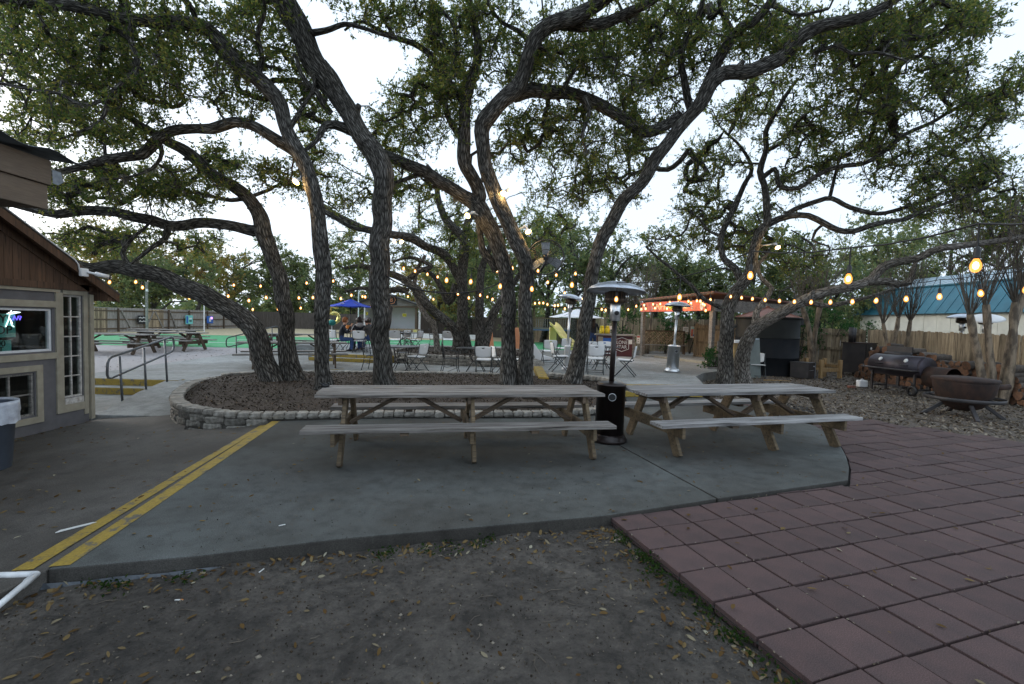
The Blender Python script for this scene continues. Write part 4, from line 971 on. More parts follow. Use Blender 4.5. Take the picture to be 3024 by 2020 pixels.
T['spreading'] = ('twin stemmed oak by the pavilion with a broad layered crown', [
    [(1664, 878, 72, 13.55), (1664, 840, 56), (1664, 780, 50), (1667, 720, 50), (1678, 685, 48), (1698, 655, 44), (1720, 625, 40), (1728, 580, 36), (1742, 535, 34), (1758, 514, 30), (1756, 470, 24), (1751, 423, 23), (1743, 392, 22), (1757, 340, 20), (1755, 303, 18), (1782, 249, 16), (1804, 214, 14, 12.8), (1830, 180, 10)],
    [(1703, 650, 26, 13.5), (1686, 616, 24), (1660, 595, 22), (1652, 565, 20), (1655, 538, 20), (1671, 503, 19), (1688, 463, 18), (1706, 423, 16), (1724, 388, 14, 13.9), (1700, 340, 10), (1660, 300, 7)],
    [(1758, 514, 24, 13.4), (1785, 500, 22), (1813, 494, 21), (1853, 495, 20), (1889, 512, 20), (1920, 527, 20), (1956, 530, 19), (2009, 513, 18), (2076, 503, 16), (2121, 481, 14), (2187, 459, 11), (2260, 430, 8, 11.5)],
    [(1800, 494, 16, 13.4), (1822, 481, 16), (1876, 459, 16), (1907, 454, 16), (1947, 477, 16), (2009, 490, 15), (2067, 477, 14), (2143, 450, 11), (2220, 400, 8, 12.4)],
    [(1748, 408, 18, 13.4), (1775, 388, 16), (1782, 410, 16), (1792, 430, 17), (1831, 431, 17), (1875, 401, 17), (1920, 383, 17), (1978, 374, 16), (2018, 352, 16), (2076, 307, 15), (2134, 281, 14), (2187, 249, 12), (2254, 218, 9, 11.4), (2310, 190, 6)],
    [(1758, 345, 13, 13.2), (1790, 330, 12), (1831, 276, 11), (1865, 250, 10), (1910, 235, 8, 12.6)],
    [(1900, 458, 12, 13.2), (1912, 410, 11), (1918, 385, 9, 13.0)],
    [(1655, 540, 11, 13.8), (1625, 530, 10), (1600, 500, 9), (1570, 480, 7, 13.9)],
    [(1652, 705, 16, 13.5), (1635, 697, 15), (1608, 681, 14), (1585, 655, 14), (1564, 637, 13), (1535, 610, 12), (1510, 592, 10), (1480, 565, 8, 13.2)],
    [(2010, 353, 9, 12.6), (2040, 290, 8), (2090, 245, 7), (2120, 220, 5, 12.0)], [(1890, 512, 10, 13), (1870, 530, 10), (1862, 550, 8), (1900, 565, 6)]])
T['low_limbed'] = ('oak with a pale patched trunk and a long low limb reaching right', [
    [(1703, 872, 66, 13.95), (1701, 835, 54), (1703, 808, 50), (1712, 784, 48), (1725, 757, 46), (1743, 741, 44), (1766, 729, 42), (1793, 715, 40), (1819, 701, 38), (1850, 684, 36), (1885, 672, 34), (1920, 664, 33), (1960, 655, 32), (1996, 642, 32), (2020, 615, 30), (2055, 601, 28), (2107, 592, 27), (2140, 575, 26), (2165, 567, 25), (2210, 562, 23), (2254, 556, 21), (2347, 543, 18, 10.6), (2450, 525, 13)],
    [(1990, 648, 26, 12.8), (2030, 646, 24), (2060, 652, 23), (2084, 648, 22), (2094, 624, 16, 12.4), (2100, 600, 12)],
    [(1730, 750, 22, 13.9), (1735, 715, 20), (1752, 690, 18), (1770, 660, 17), (1748, 640, 15), (1738, 610, 13, 14.1), (1760, 580, 10)],
    [(1850, 690, 18, 13.4), (1900, 700, 16), (1960, 688, 14), (2020, 672, 11, 13.2), (2060, 655, 8)]])
for nm, (x, y) in {}.items(): pass
T['mid_bowed'] = ('bowed oak of the middle clump, trunk curving left towards the stage', [
    [(1050, 822, 34, 17.6), (1048, 795, 29), (1049, 780, 27), (1042, 756, 25), (1025, 738, 24), (1004, 721, 23), (988, 705, 22), (970, 684, 22), (956, 666, 22), (940, 652, 21), (921, 637, 19), (896, 628, 17), (865, 622, 14, 17.0), (830, 610, 11), (790, 615, 8)],
    [(935, 668, 15, 17.3), (914, 664, 14), (893, 667, 13), (865, 668, 11), (830, 660, 9), (790, 668, 6, 16.5)],
    [(930, 645, 12, 17.2), (960, 620, 12), (990, 610, 10), (940, 590, 8), (900, 600, 6)]])
T['mid_pale'] = ('thin pale barked oak trunk at the near left of the middle clump', [
    [(1003, 822, 20, 17.2), (1001, 790, 16), (998, 763, 15), (993, 742, 16), (980, 727, 16), (968, 707, 15), (960, 690, 14), (950, 660, 12), (955, 620, 10), (975, 585, 8, 17.4)]])
T['mid_tall'] = ('tall straight oak in the centre of the middle clump', [
    [(1066, 822, 40, 18.0), (1066, 790, 30), (1064, 750, 28), (1060, 715, 27), (1060, 670, 26), (1060, 622, 26), (1062, 580, 25), (1062, 549, 24), (1047, 531, 20), (1021, 504, 19), (1009, 473, 17), (1003, 445, 14), (1000, 410, 11, 17.5), (980, 380, 8)],
    [(1062, 550, 20, 18.0), (1067, 530, 18), (1072, 510, 17), (1082, 495, 15), (1090, 450, 12, 18.2), (1110, 400, 9)],
    [(1058, 650, 20, 18.0), (1044, 625, 20), (1025, 591, 20), (1009, 576, 20), (973, 563, 20), (942, 545, 20), (900, 538, 19), (850, 528, 17), (810, 512, 15), (770, 492, 12, 16.6), (740, 470, 9)],
    [(1044, 652, 18, 17.9), (1030, 690, 18), (1012, 660, 14), (990, 630, 11), (960, 615, 8)]])
T['mid_right'] = ('oak stem at the right of the middle clump beside the fan tree', [
    [(1103, 812, 36, 17.8), (1100, 770, 24), (1100, 721, 22), (1099, 680, 22), (1100, 640, 20), (1110, 600, 17), (1125, 560, 13), (1140, 520, 10, 18)],
    [(1108, 800, 26, 17.9), (1112, 775, 26), (1122, 745, 22), (1132, 715, 20), (1146, 690, 18), (1170, 660, 15), (1200, 620, 12), (1230, 590, 9, 18.4)]])
WSC = {'leaning': 0.68, 'forked': 0.76, 'sweeping': 0.77, 'knuckled': 0.88, 'arching': 0.80, 'crowned': 0.80, 'slanting': 0.77, 'spreading': 0.60, 'low_limbed': 0.62}
TREE_BARK = {'mid_pale': 'bark_pale', 'low_limbed': 'bark_pale'}
ROOTS = {}; SK = {}; ALLSK = []; ALLR = []; OWN = []
for ti, (key, (label, limbs)) in enumerate(T.items()):
    rows0 = fill_depth(limbs[0]); b = Dp(rows0[0][0]*K, rows0[0][1]*K, rows0[0][3])
    origin = (b.x, b.y, b.z); root = thing('oak_tree', label, 'tree', origin); ROOTS[key] = (root, origin)
    tm = TreeMesh()
    for li, rows in enumerate(limbs):
        P = np.array(tr(fill_depth(rows)))
        if li == 0:
            P = np.vstack([[P[0][0], P[0][1], P[0][2]-0.25, P[0][3]*1.05], P])
        far = P[0][1] > 12.5
        Q = catmull(P, 0.10 if not far else 0.16)
        r = np.maximum(Q[:, 3]*WSC.get(key, 0.9), 0.010); big = r.max() > 0.07
        if li > 0: r = r*np.linspace(1.12, 1, len(r))
        wob = np.stack([fnoise(np.arange(len(Q))*0.11, np.zeros(len(Q))+k*9.1+li, 5, ti*31+li*7+k) for k in range(3)], 1)*0.35*r[:, None]
        pts = Q[:, :3]+(wob if big else wob*1.5)
        tm.tube(pts, r, (22 if not far else 14) if big else 8, seed=ti*13+li, lump=0.05 if big else 0.03, flare=0.38 if li == 0 else 0)
        if big:      # broken stubs and knots
            rk_ = np.random.default_rng(ti*50+li)
            for _ in range(int(len(Q)*0.05)+1):
                i = rk_.integers(len(Q)//5, len(Q)); dv = rk_.normal(size=3); tgv = pts[min(i+1, len(Q)-1)]-pts[i-1]; tgv /= np.linalg.norm(tgv); dv -= tgv*dv.dot(tgv); dv /= np.linalg.norm(dv)
                L_ = r[i]*rk_.uniform(1.05, 1.5); kr = r[i]*rk_.uniform(0.16, 0.42); e_ = pts[i]+dv*L_+tgv*L_*0.25
                tm.tube(np.array([pts[i]+dv*r[i]*0.5, pts[i]+dv*r[i]*0.95, e_, e_+dv*0.004]), np.array([kr*1.7, kr*1.25, kr*0.8, 0.004]), 9, seed=i, lump=0.08)
        zmin = 2.6
        ok = pts[:, 2] > zmin
        if li == 0: ok &= np.arange(len(Q)) > len(Q)*0.42
        if ok.any():
            ALLSK.append(pts[ok]); ALLR.append(r[ok]); OWN += [key]*int(ok.sum())
    link('trunk', tm.mesh('trunk', TREE_BARK.get(key, 'bark'), origin), root)
ALLSK = np.vstack(ALLSK); ALLR = np.concatenate(ALLR); OWN = np.array(OWN)
# where the photograph's canopy hangs: centre x, y, half axes (survey pixels / K), near and far distance, number of tips
REG = [
 (90, 70, 170, 90, 6.8, 10.5, 85), (290, 90, 160, 90, 7, 10.5, 85), (470, 110, 120, 100, 7.2, 10, 55), (600, 90, 80, 100, 7.5, 10.5, 50), (150, 190, 160, 70, 7, 11, 60), (330, 210, 120, 60, 7.2, 11, 42),
 (120, 290, 140, 50, 7, 11, 40), (290, 300, 110, 45, 7.5, 11, 32), (250, 420, 170, 50, 8, 12, 75), (90, 440, 110, 30, 8.5, 12, 26), (420, 430, 110, 55, 8.5, 12, 50), (500, 365, 70, 30, 9, 12, 18), (560, 230, 70, 55, 8, 11, 22),
 (310, 560, 110, 40, 9.5, 13, 28), (150, 560, 90, 40, 9.5, 13, 22), (460, 560, 60, 30, 10, 14, 8), (630, 400, 45, 40, 8.8, 10, 16), (720, 270, 45, 80, 8.5, 12, 22), (690, 180, 40, 60, 8.5, 11, 16), (730, 400, 60, 60, 9.5, 13, 22), (790, 440, 50, 50, 10, 13, 16),
 (970, 260, 110, 70, 9, 13, 60), (900, 330, 80, 50, 9.5, 13, 34), (1060, 120, 95, 110, 8.5, 12, 75), (1010, 200, 80, 70, 9, 12, 40), (940, 40, 70, 40, 8.5, 10.5, 20), (840, 30, 60, 25, 8, 10, 10), (1120, 50, 80, 60, 8.2, 11, 36), (960, 420, 80, 40, 10, 14, 24), (880, 440, 50, 40, 10.5, 14, 12),
 (1300, 110, 120, 80, 8.5, 12, 75), (1430, 130, 110, 90, 8.5, 12, 75), (1360, 300, 130, 70, 9, 13, 75), (1480, 230, 80, 90, 9.5, 12.5, 48), (1290, 400, 110, 80, 10.5, 15, 60), (1420, 400, 80, 70, 10.5, 15, 44), (1180, 330, 60, 70, 9.5, 13, 26), (1230, 280, 60, 50, 9.5, 12, 22), (1200, 150, 60, 60, 9, 12, 26), (1500, 60, 90, 60, 8.5, 11.5, 42),
 (1590, 110, 70, 100, 9, 12, 46), (1690, 60, 90, 60, 8.5, 12, 44), (1800, 70, 90, 60, 8.5, 11.5, 40), (1900, 120, 120, 70, 8.5, 12, 55), (2010, 90, 130, 60, 8.2, 12, 60), (2140, 50, 130, 50, 8, 11, 55), (2080, 200, 130, 80, 9, 13, 60), (1960, 220, 110, 70, 9.5, 13, 48), (2180, 170, 60, 60, 8.8, 12, 24), (2230, 60, 60, 40, 8, 10, 16),
 (1640, 360, 80, 50, 12.5, 15.5, 38), (1600, 460, 60, 60, 13, 16, 36), (1690, 260, 70, 40, 11, 14, 22), (1760, 200, 70, 50, 10.5, 14, 22), (1800, 290, 90, 60, 11.5, 14.5, 46), (1860, 390, 80, 40, 12, 15, 34), (1950, 310, 110, 60, 11, 14.5, 60), (2060, 380, 110, 60, 11, 14.5, 50), (2180, 370, 90, 80, 10.5, 14, 60), (2270, 440, 80, 90, 10.5, 13.5, 60), (2150, 470, 80, 40, 11, 14, 32), (2230, 270, 70, 60, 10.5, 13, 34), (1700, 500, 70, 40, 13, 16, 26), (2290, 250, 50, 40, 10, 12, 14), (1800, 450, 60, 40, 13, 15.5, 16),
 (2330, 190, 40, 40, 9.5, 11.5, 14), (2300, 530, 70, 40, 10.5, 13, 20), (1620, 545, 60, 40, 13.5, 16.5, 30), (1740, 560, 60, 40, 13.5, 16.5, 20), (1830, 600, 60, 30, 13, 16, 14), (1520, 560, 40, 30, 13, 16, 10),
 (990, 560, 110, 60, 16, 20, 50), (880, 600, 70, 40, 16, 19, 24), (1090, 520, 80, 60, 16, 20, 34), (1180, 580, 70, 50, 17, 21, 30), (1240, 520, 80, 50, 16.5, 21, 34), (800, 560, 60, 50, 15.5, 19, 20), (1000, 480, 60, 40, 16, 19, 18),
 (300, -70, 380, 70, 6.5, 9, 90), (900, -70, 300, 70, 7, 9.5, 75), (1500, -70, 330, 70, 7.2, 10, 90), (2050, -70, 200, 60, 7.2, 10, 45)]
att = []
rng = np.random.default_rng(5)
for (cx, cy, rx, ry, d0, d1, n) in REG:
    c = 0
    while c < n*1.30:
        u = rng.uniform(-1, 1, 2)
        if u.dot(u) > 1: continue
        c += 1
        p = Dp((cx+u[0]*rx)*K, (cy+u[1]*ry)*K, rng.uniform(d0+0.7, d1+0.5)); att.append((p.x, p.y, p.z))
# the crown goes on overhead, above the frame, towards the near slab
for _ in range(170): att.append((rng.uniform(-6.5, 4.5), rng.uniform(1.0, 7.0), rng.uniform(7.0, 9.0)))
att = np.array(att)
# every tip belongs to the tree whose limb is nearest
near = np.zeros(len(att), int)
for i0 in range(0, len(att), 300):
    near[i0:i0+300] = np.linalg.norm(att[i0:i0+300, None]-ALLSK[None], axis=2).argmin(1)
NL = 0
for ti, key in enumerate(T):
    sel = OWN[near] == key; skm = OWN == key
    if not sel.any() or not skm.any(): continue
    root, origin = ROOTS[key]
    far = key.startswith('mid') or key in ('spreading', 'low_limbed')
    NL += crown_parts(root, origin, ALLSK[skm], ALLR[skm], att[sel], np.random.default_rng(100+ti), 0.076 if not far else 0.088, 0.033 if not far else 0.038, per=(6, 9), lpt=(10, 16) if key != 'spreading' else (7, 11), tipr=0.0085 if not far else 0.0115, twl=(0.18, 0.48), mat='leaf_oak', barkm='bark', maxd=3.2) or 0
    # ball moss on the limbs
    nmoss = {'sweeping': 70, 'forked': 45, 'leaning': 12, 'knuckled': 10, 'arching': 16, 'crowned': 14, 'slanting': 22, 'spreading': 18}.get(key, 0)
    if nmoss:
        r2 = np.random.default_rng(40+ti); S = ALLSK[skm]; R_ = ALLR[skm]; V = []; F = []; n0 = 0
        for q in range(nmoss):
            i = r2.integers(len(S)); dv = r2.normal(size=3); dv /= np.linalg.norm(dv); c = S[i]+dv*R_[i]*0.9
            rad_ = r2.uniform(0.05, 0.16); k = int(60*rad_/0.1)+25
            dd = r2.normal(size=(k, 3)); dd /= np.linalg.norm(dd, axis=1, keepdims=True); dd[:, 2] -= 0.25
            tip = c+dd*rad_*r2.uniform(0.55, 1.2, (k, 1)); sd = np.cross(dd, r2.normal(size=(k, 3))); sd /= np.linalg.norm(sd, axis=1, keepdims=True)+1e-9
            bs = c+dd*rad_*0.1
            vv = np.stack([bs-sd*0.005, bs+sd*0.005, tip], 1).reshape(-1, 3); V.append(vv); F.append(np.arange(3*k).reshape(k, 3)+n0); n0 += 3*k
        o = link('ball_moss', quads_mesh('ball_moss', np.vstack(V)-np.array(origin), np.vstack(F), 'moss', smooth=False), root); o['kind'] = 'stuff'
        o['label'] = 'grey spiky ball moss tufts on the limbs'
# ------------------------------------------------------------------ trees and shrubs beyond the fences
def far_tree(label, x, y, h, rx, rz, seed, mat='leaf_oak_far', n=46, leaf_=0.17, group=None, trunk_r=0.22, zc=0.55, name='oak_tree', lean=0.0, cat='tree'):
    r = np.random.default_rng(seed); z0 = float(gz(x, y)); origin = (x, y, z0); root = thing(name, label, cat, origin, group=group)
    tm = TreeMesh(); S = []; SR = []
    top = np.array([x+lean, y, z0+h*0.72]); k = 10; t = np.linspace(0, 1, k)[:, None]
    pts = np.array(origin)-np.array([0, 0, 0.2])+(top-np.array(origin))*t+np.cumsum(r.normal(size=(k, 3))*h*0.012, 0)
    rr_ = np.linspace(trunk_r, trunk_r*0.35, k); tm.tube(pts, rr_, 9, seed, 0.05, 0.4)
    S.append(pts[4:]); SR.append(rr_[4:])
    for q in range(6):
        i = r.integers(3, 8); a = r.uniform(0, 2*PI); L = rx*r.uniform(0.6, 0.95)
        e = pts[i]+np.array([math.cos(a)*L, math.sin(a)*L, h*r.uniform(0.08, 0.3)]); kk = 7; tt = np.linspace(0, 1, kk)[:, None]
        p = pts[i]+(e-pts[i])*tt+np.sin(tt*PI)*np.array([0, 0, h*0.06])+np.cumsum(r.normal(size=(kk, 3))*0.06, 0); rb = np.linspace(trunk_r*0.5, trunk_r*0.15, kk)
        tm.tube(p, rb, 6, seed+q); S.append(p[1:]); SR.append(rb[1:])
    link('trunk', tm.mesh('trunk', 'bark', origin), root)
    # several lobes make the crown's outline uneven
    lobes = [(r.normal(size=3)*np.array([rx*0.45, rx*0.4, rz*0.38]), r.uniform(0.42, 0.72)) for _ in range(7)]
    A = []
    while len(A) < n:
        c, s_ = lobes[r.integers(len(lobes))]; u = r.normal(size=3); u = u/np.linalg.norm(u)*r.uniform(0.35, 1)**0.5
        p = np.array([x+lean*0.7, y, z0+h*zc])+c+u*np.array([rx, rx, rz])*s_
        if p[2] > z0+0.8: A.append(p)
    crown_parts(root, origin, np.vstack(S), np.concatenate(SR), np.array(A), r, leaf_, leaf_*0.5, per=(7, 11), lpt=(9, 14), tipr=0.012, twl=(0.35, 0.95), mat=mat, maxd=9, sides=4)
    return root
grp_l = 'trees beyond the left fence'
FT = [ # survey x (px), distance, height, crown half width, half height, material, label
 (330, 42, 7.5, 3.8, 2.3, 'leaf_gold', 'yellow green tree behind the gate in the left fence'), (470, 40, 6.2, 3.2, 2.0, 'leaf_oak_far', 'rounded dusty green tree behind the grey fence with banners'), (580, 46, 9.0, 4.5, 2.6, 'leaf_gold', 'tall golden tree showing above the arched trunk'),
 (170, 45, 8.0, 4.2, 2.4, 'leaf_gold', 'yellowing tree seen past the eave of the small building'), (690, 53, 9.4, 4.8, 3.4, 'leaf_oak_far', 'green oak behind the dark fence left of the slim trunk'), (820, 52, 8.6, 4.6, 3.2, 'leaf_oak_far', 'green oak above the dark fence behind the picnic tables'), (930, 53, 8.2, 4.4, 3.1, 'leaf_oak_far', 'oak behind the dark fence, left of the blue umbrella'), (1040, 52, 8.0, 4.2, 3.0, 'leaf_oak_far', 'oak directly behind the blue umbrella'),
 (1290, 44, 6.6, 3.6, 2.6, 'leaf_gold', 'yellow green tree right of the white stage'), (1400, 40, 7.0, 3.4, 2.5, 'leaf_oak_far', 'green tree seen between the middle trunks'), (1490, 36, 7.2, 3.2, 2.5, 'leaf_oak_far', 'green tree behind the fan trunk'), (1600, 33, 7.8, 3.2, 2.7, 'leaf_oak_far', 'large green tree over the playhouse'), (1690, 30, 7.4, 2.9, 2.6, 'leaf_oak_far', 'green tree over the white parasol'), (1790, 34, 7.6, 3.2, 2.5, 'leaf_oak_far', 'green tree behind the brown heater hood'),
 (1930, 34, 6.8, 3.0, 2.3, 'leaf_oak_far', 'grey green tree behind the pavilion roof'), (2060, 32, 6.2, 2.8, 2.2, 'leaf_oak_far', 'dull green tree right of the pavilion banner'), (2230, 28, 7.2, 3.2, 2.4, 'leaf_oak_far', 'green tree behind the rust roofed bin'), (2400, 27, 7.0, 3.4, 2.3, 'leaf_oak_far', 'green tree left of the teal roofed shed'), (2560, 30, 8.2, 3.6, 2.4, 'leaf_oak_far', 'tree behind the left end of the teal shed roof'), (2760, 34, 9.0, 4.2, 2.8, 'leaf_oak_far', 'broad tree behind the middle of the teal shed'), (2960, 32, 9.0, 4.0, 2.8, 'leaf_oak_far', 'tree behind the right end of the teal shed')]
for i, (px, d, h, rx, rz, mt, lab) in enumerate(FT):
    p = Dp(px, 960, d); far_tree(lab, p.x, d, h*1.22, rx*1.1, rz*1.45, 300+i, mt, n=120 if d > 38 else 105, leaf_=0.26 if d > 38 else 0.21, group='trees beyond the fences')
# one far-off wood that closes the horizon
r_ = np.random.default_rng(91); P = []; Dv = []
for k in range(150):
    a = r_.uniform(-1.05, 1.02); d = r_.uniform(60, 78); x, y = math.tan(a)*d, d; hh = r_.uniform(3.0, 6.0); w_ = r_.uniform(2.5, 4.5); n = 120
    u = r_.normal(size=(n, 3)); u /= np.linalg.norm(u, axis=1, keepdims=True); u *= r_.uniform(0.3, 1, (n, 1))**0.4
    P.append(np.array([x, y, hh*0.5+0.2])+u*np.array([w_, 1.6, hh*0.55])); Dv.append(r_.normal(size=(n, 3)))
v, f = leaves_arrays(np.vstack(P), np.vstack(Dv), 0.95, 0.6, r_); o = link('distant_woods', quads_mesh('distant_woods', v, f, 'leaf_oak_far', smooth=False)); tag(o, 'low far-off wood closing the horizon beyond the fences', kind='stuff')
# evergreen shrubs
def shrub(label, x, y, h, rx, seed, mat='leaf_shrub', n=16, leaf_=0.09, z0=None):
    r = np.random.default_rng(seed); z0 = float(gz(x, y)) if z0 is None else z0; origin = (x, y, z0); root = thing('shrub', label, 'shrub', origin, group='evergreen shrubs')
    tm = TreeMesh(); S = []; SR = []
    for q in range(4):
        e = np.array([x+r.normal()*rx*0.4, y+r.normal()*rx*0.4, z0+h*0.7]); t = np.linspace(0, 1, 6)[:, None]
        p = np.array(origin)+(e-np.array(origin))*t+np.cumsum(r.normal(size=(6, 3))*0.02, 0); tm.tube(p, np.linspace(0.03, 0.012, 6), 5, q); S.append(p); SR.append(np.linspace(0.03, 0.012, 6))
    link('stem', tm.mesh('stem', 'bark', origin), root)
    A = np.array([np.array([x, y, z0+h*0.55])+np.array([rx, rx, h*0.42])*(u/np.linalg.norm(u)*r.uniform(0.3, 1)**0.5) for u in r.normal(size=(n, 3))])
    crown_parts(root, origin, np.vstack(S), np.concatenate(SR), A, r, leaf_, leaf_*0.45, per=(7, 11), lpt=(10, 16), tipr=0.006, twl=(0.2, 0.42), mat=mat, maxd=3, sides=4)
for i, (px, d, h, rx, n, lab) in enumerate([(1838, 22.6, 2.5, 0.75, 20, 'dark evergreen shrub left of the pavilion post'), (1965, 23.4, 2.2, 0.8, 18, 'dark evergreen shrub behind the lattice bench'), (2040, 24, 2.4, 0.7, 14, 'evergreen shrub beside the pavilion posters'),
        (2362, 18.2, 2.6, 0.75, 22, 'dark shrub right of the round bin'), (2440, 18.8, 2.8, 0.9, 26, 'big dark shrub behind the black cabinet smoker'), (2560, 19.4, 2.3, 0.7, 18, 'glossy shrub against the left wall of the shed'), (2600, 18.6, 1.6, 0.45, 10, 'low shrub by the forked myrtle'),
        (2112, 15.6, 0.95, 0.33, 10, 'clipped green bush in a planter beside the twin oak')]):
    p = Dp(px, 960, d); shrub(lab, p.x, d, h, rx, 700+i, n=n)
# pollarded crepe myrtles: pale multiple trunks, sprays of bare upright twigs
def myrtle(label, x, y, tops, h2, seed, z0=None, tr_=0.11, ntw=26, leanx=0.0, spread=0.35):
    r = np.random.default_rng(seed); z0 = float(gz(x, y)) if z0 is None else z0; origin = (x, y, z0); root = thing('crepe_myrtle', label, 'tree', origin, group='bare crepe myrtles')
    tm = TreeMesh(); tw = TreeMesh()
    for q, (dx, dy, hh) in enumerate(tops):
        e = np.array([x+dx, y+dy, z0+hh]); b = np.array([x+dx*0.22, y+dy*0.22, z0-0.15]); t = np.linspace(0, 1, 9)[:, None]
        p = b+(e-b)*t+np.sin(t*PI)*r.normal(size=3)*0.05+np.cumsum(r.normal(size=(9, 3))*0.010, 0); rr_ = np.linspace(tr_*1.15, tr_*0.72, 9); rr_[-2] *= 1.25; rr_[-1] *= 1.05
        tm.tube(p, rr_, 12, seed+q, 0.10, 0.35)
        for k in range(ntw):
            a = r.uniform(0, 2*PI); s_ = spread*r.uniform(0.1, 1.25); L = h2*r.uniform(0.35, 1.1)
            d_ = np.array([math.cos(a)*s_, math.sin(a)*s_, 1.0]); c = p[-1]+np.array([math.cos(a), math.sin(a), 0])*tr_*0.5
            m1 = c+d_*L*0.35+r.normal(size=3)*0.05; m2 = c+d_*np.array([1.25, 1.25, 1])*L*0.7+r.normal(size=3)*0.03; m3 = c+d_*np.array([1.1, 1.1, 1])*L+r.normal(size=3)*0.06
            tw.tube(np.array([c, m1, m2, m3]), np.array([0.013, 0.010, 0.007, 0.003]), 4, k)
            for _ in range(2):
                u = r.uniform(0.3, 0.9); c2 = m1+(m3-m1)*u; e2 = c2+d_*L*0.25+r.normal(size=3)*0.14; tw.tube(np.array([c2, (c2+e2)/2+r.normal(size=3)*0.02, e2]), np.array([0.007, 0.005, 0.003]), 3, k)
    link('trunk', tm.mesh('trunk', 'myrtle_bark', origin), root); link('twigs', tw.mesh('twigs', 'twig', origin), root)
def mp(px, d): p = Dp(px, 960, d); return p.x, d
myrtle('bare myrtle with three pale trunks at the right edge beside the fire pit', *mp(2962, 11.0), [(-0.75, 0, 2.15), (-0.25, 0.15, 2.45), (0.12, -0.1, 2.5), (0.55, 0.1, 2.7)], 2.5, 1, tr_=0.085, ntw=30)
myrtle('bare myrtle forking against the fence behind the barrel smoker', *mp(2655, 15.0), [(-0.45, 0, 1.9), (0.0, 0.1, 2.1), (0.35, 0, 2.0)], 2.2, 2, tr_=0.065, ntw=30)
myrtle('bare myrtle in front of the dark shrubs right of the round bin', *mp(2408, 17.4), [(-0.5, 0.1, 2.5), (0.15, 0, 2.75)], 2.6, 3, tr_=0.095, ntw=34, spread=0.5)
myrtle('slim bare myrtle behind the lattice bench', *mp(1912, 23.0), [(-0.25, 0, 2.3), (0.2, 0.1, 2.6)], 2.4, 4, tr_=0.07, ntw=26)
myrtle('slim bare myrtle between the brown heater and the pavilion', *mp(1862, 23.6), [(-0.2, 0, 2.2), (0.15, 0, 2.5)], 2.2, 5, tr_=0.06, ntw=24)
# ------------------------------------------------------------------ the small grey building at the left
def bw(mb, name, mat, root, bevel=0, smooth=False):
    """part built in place (world coordinates) under an unrotated thing"""
    L = root.location
    mb.v = [(a-L.x, b-L.y, c-L.z) for a, b, c in mb.v]
    return mb.build(name, mat, root, smooth, bevel)
WX = -7.2
bld = thing('small_building', 'small grey building with beige trim and a brown boarded gable', 'building', (WX, 7.74, -0.26))
def span(x0, x1, y0, y1, z0, z1): return MB().box(((x0+x1)/2, (y0+y1)/2, (z0+z1)/2), (abs(x1-x0), abs(y1-y0), abs(z1-z0)))
wall = MB(); ops = [(5.2, 7.12, 0.98, 1.64), (5.9, 6.84, 0.02, 0.67), (7.28, 7.62, 0.2, 1.87)]
ys_ = sorted({0.5, 7.74, *[o[0] for o in ops], *[o[1] for o in ops]}); zs_ = sorted({-0.45, 1.95, *[o[2] for o in ops], *[o[3] for o in ops]})
for a, b in zip(ys_[:-1], ys_[1:]):
    for c, d in zip(zs_[:-1], zs_[1:]):
        if not any(o[0] <= (a+b)/2 <= o[1] and o[2] <= (c+d)/2 <= o[3] for o in ops):
            wall.box((WX-0.05, (a+b)/2, (c+d)/2), (0.1, b-a, d-c))
wall.box((WX-2.05, 7.69, 0.845), (3.9, 0.10, 2.21)); wall.box((WX-3.9, 4.0, 0.845), (0.1, 7.2, 2.21))
bw(wall, 'wall', 'siding_grey', bld)
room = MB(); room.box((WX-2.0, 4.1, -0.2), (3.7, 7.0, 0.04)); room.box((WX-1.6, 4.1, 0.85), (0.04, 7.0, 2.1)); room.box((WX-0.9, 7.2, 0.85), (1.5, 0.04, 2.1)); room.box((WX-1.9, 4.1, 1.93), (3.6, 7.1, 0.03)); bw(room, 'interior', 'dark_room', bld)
tx = WX+0.012
def trim(y0, y1, z0, z1, mat='trim_beige', pr=0.024, name='trim_board', parent=bld):
    m = span(WX-0.002, WX+pr, y0, y1, z0, z1); return bw(m, name, mat, parent, 0.003)
trim(0.5, 7.23, 1.66, 1.76); trim(0.5, 7.23, 0.86, 0.955); trim(0.5, 7.23, 1.90, 1.948, pr=0.03)
trim(7.16, 7.275, -0.03, 1.90, pr=0.026); trim(7.625, 7.70, -0.12, 1.948, pr=0.022); trim(7.275, 7.625, 1.875, 1.948, pr=0.020); trim(7.275, 7.625, -0.03, 0.10, pr=0.020)
trim(7.715, 7.78, -0.22, 1.90, pr=0.05, name='corner_board')
trim(5.7, 6.95, 0.69, 0.78); trim(5.7, 6.95, -0.10, -0.005); trim(6.86, 6.95, -0.005, 0.69, pr=0.022)
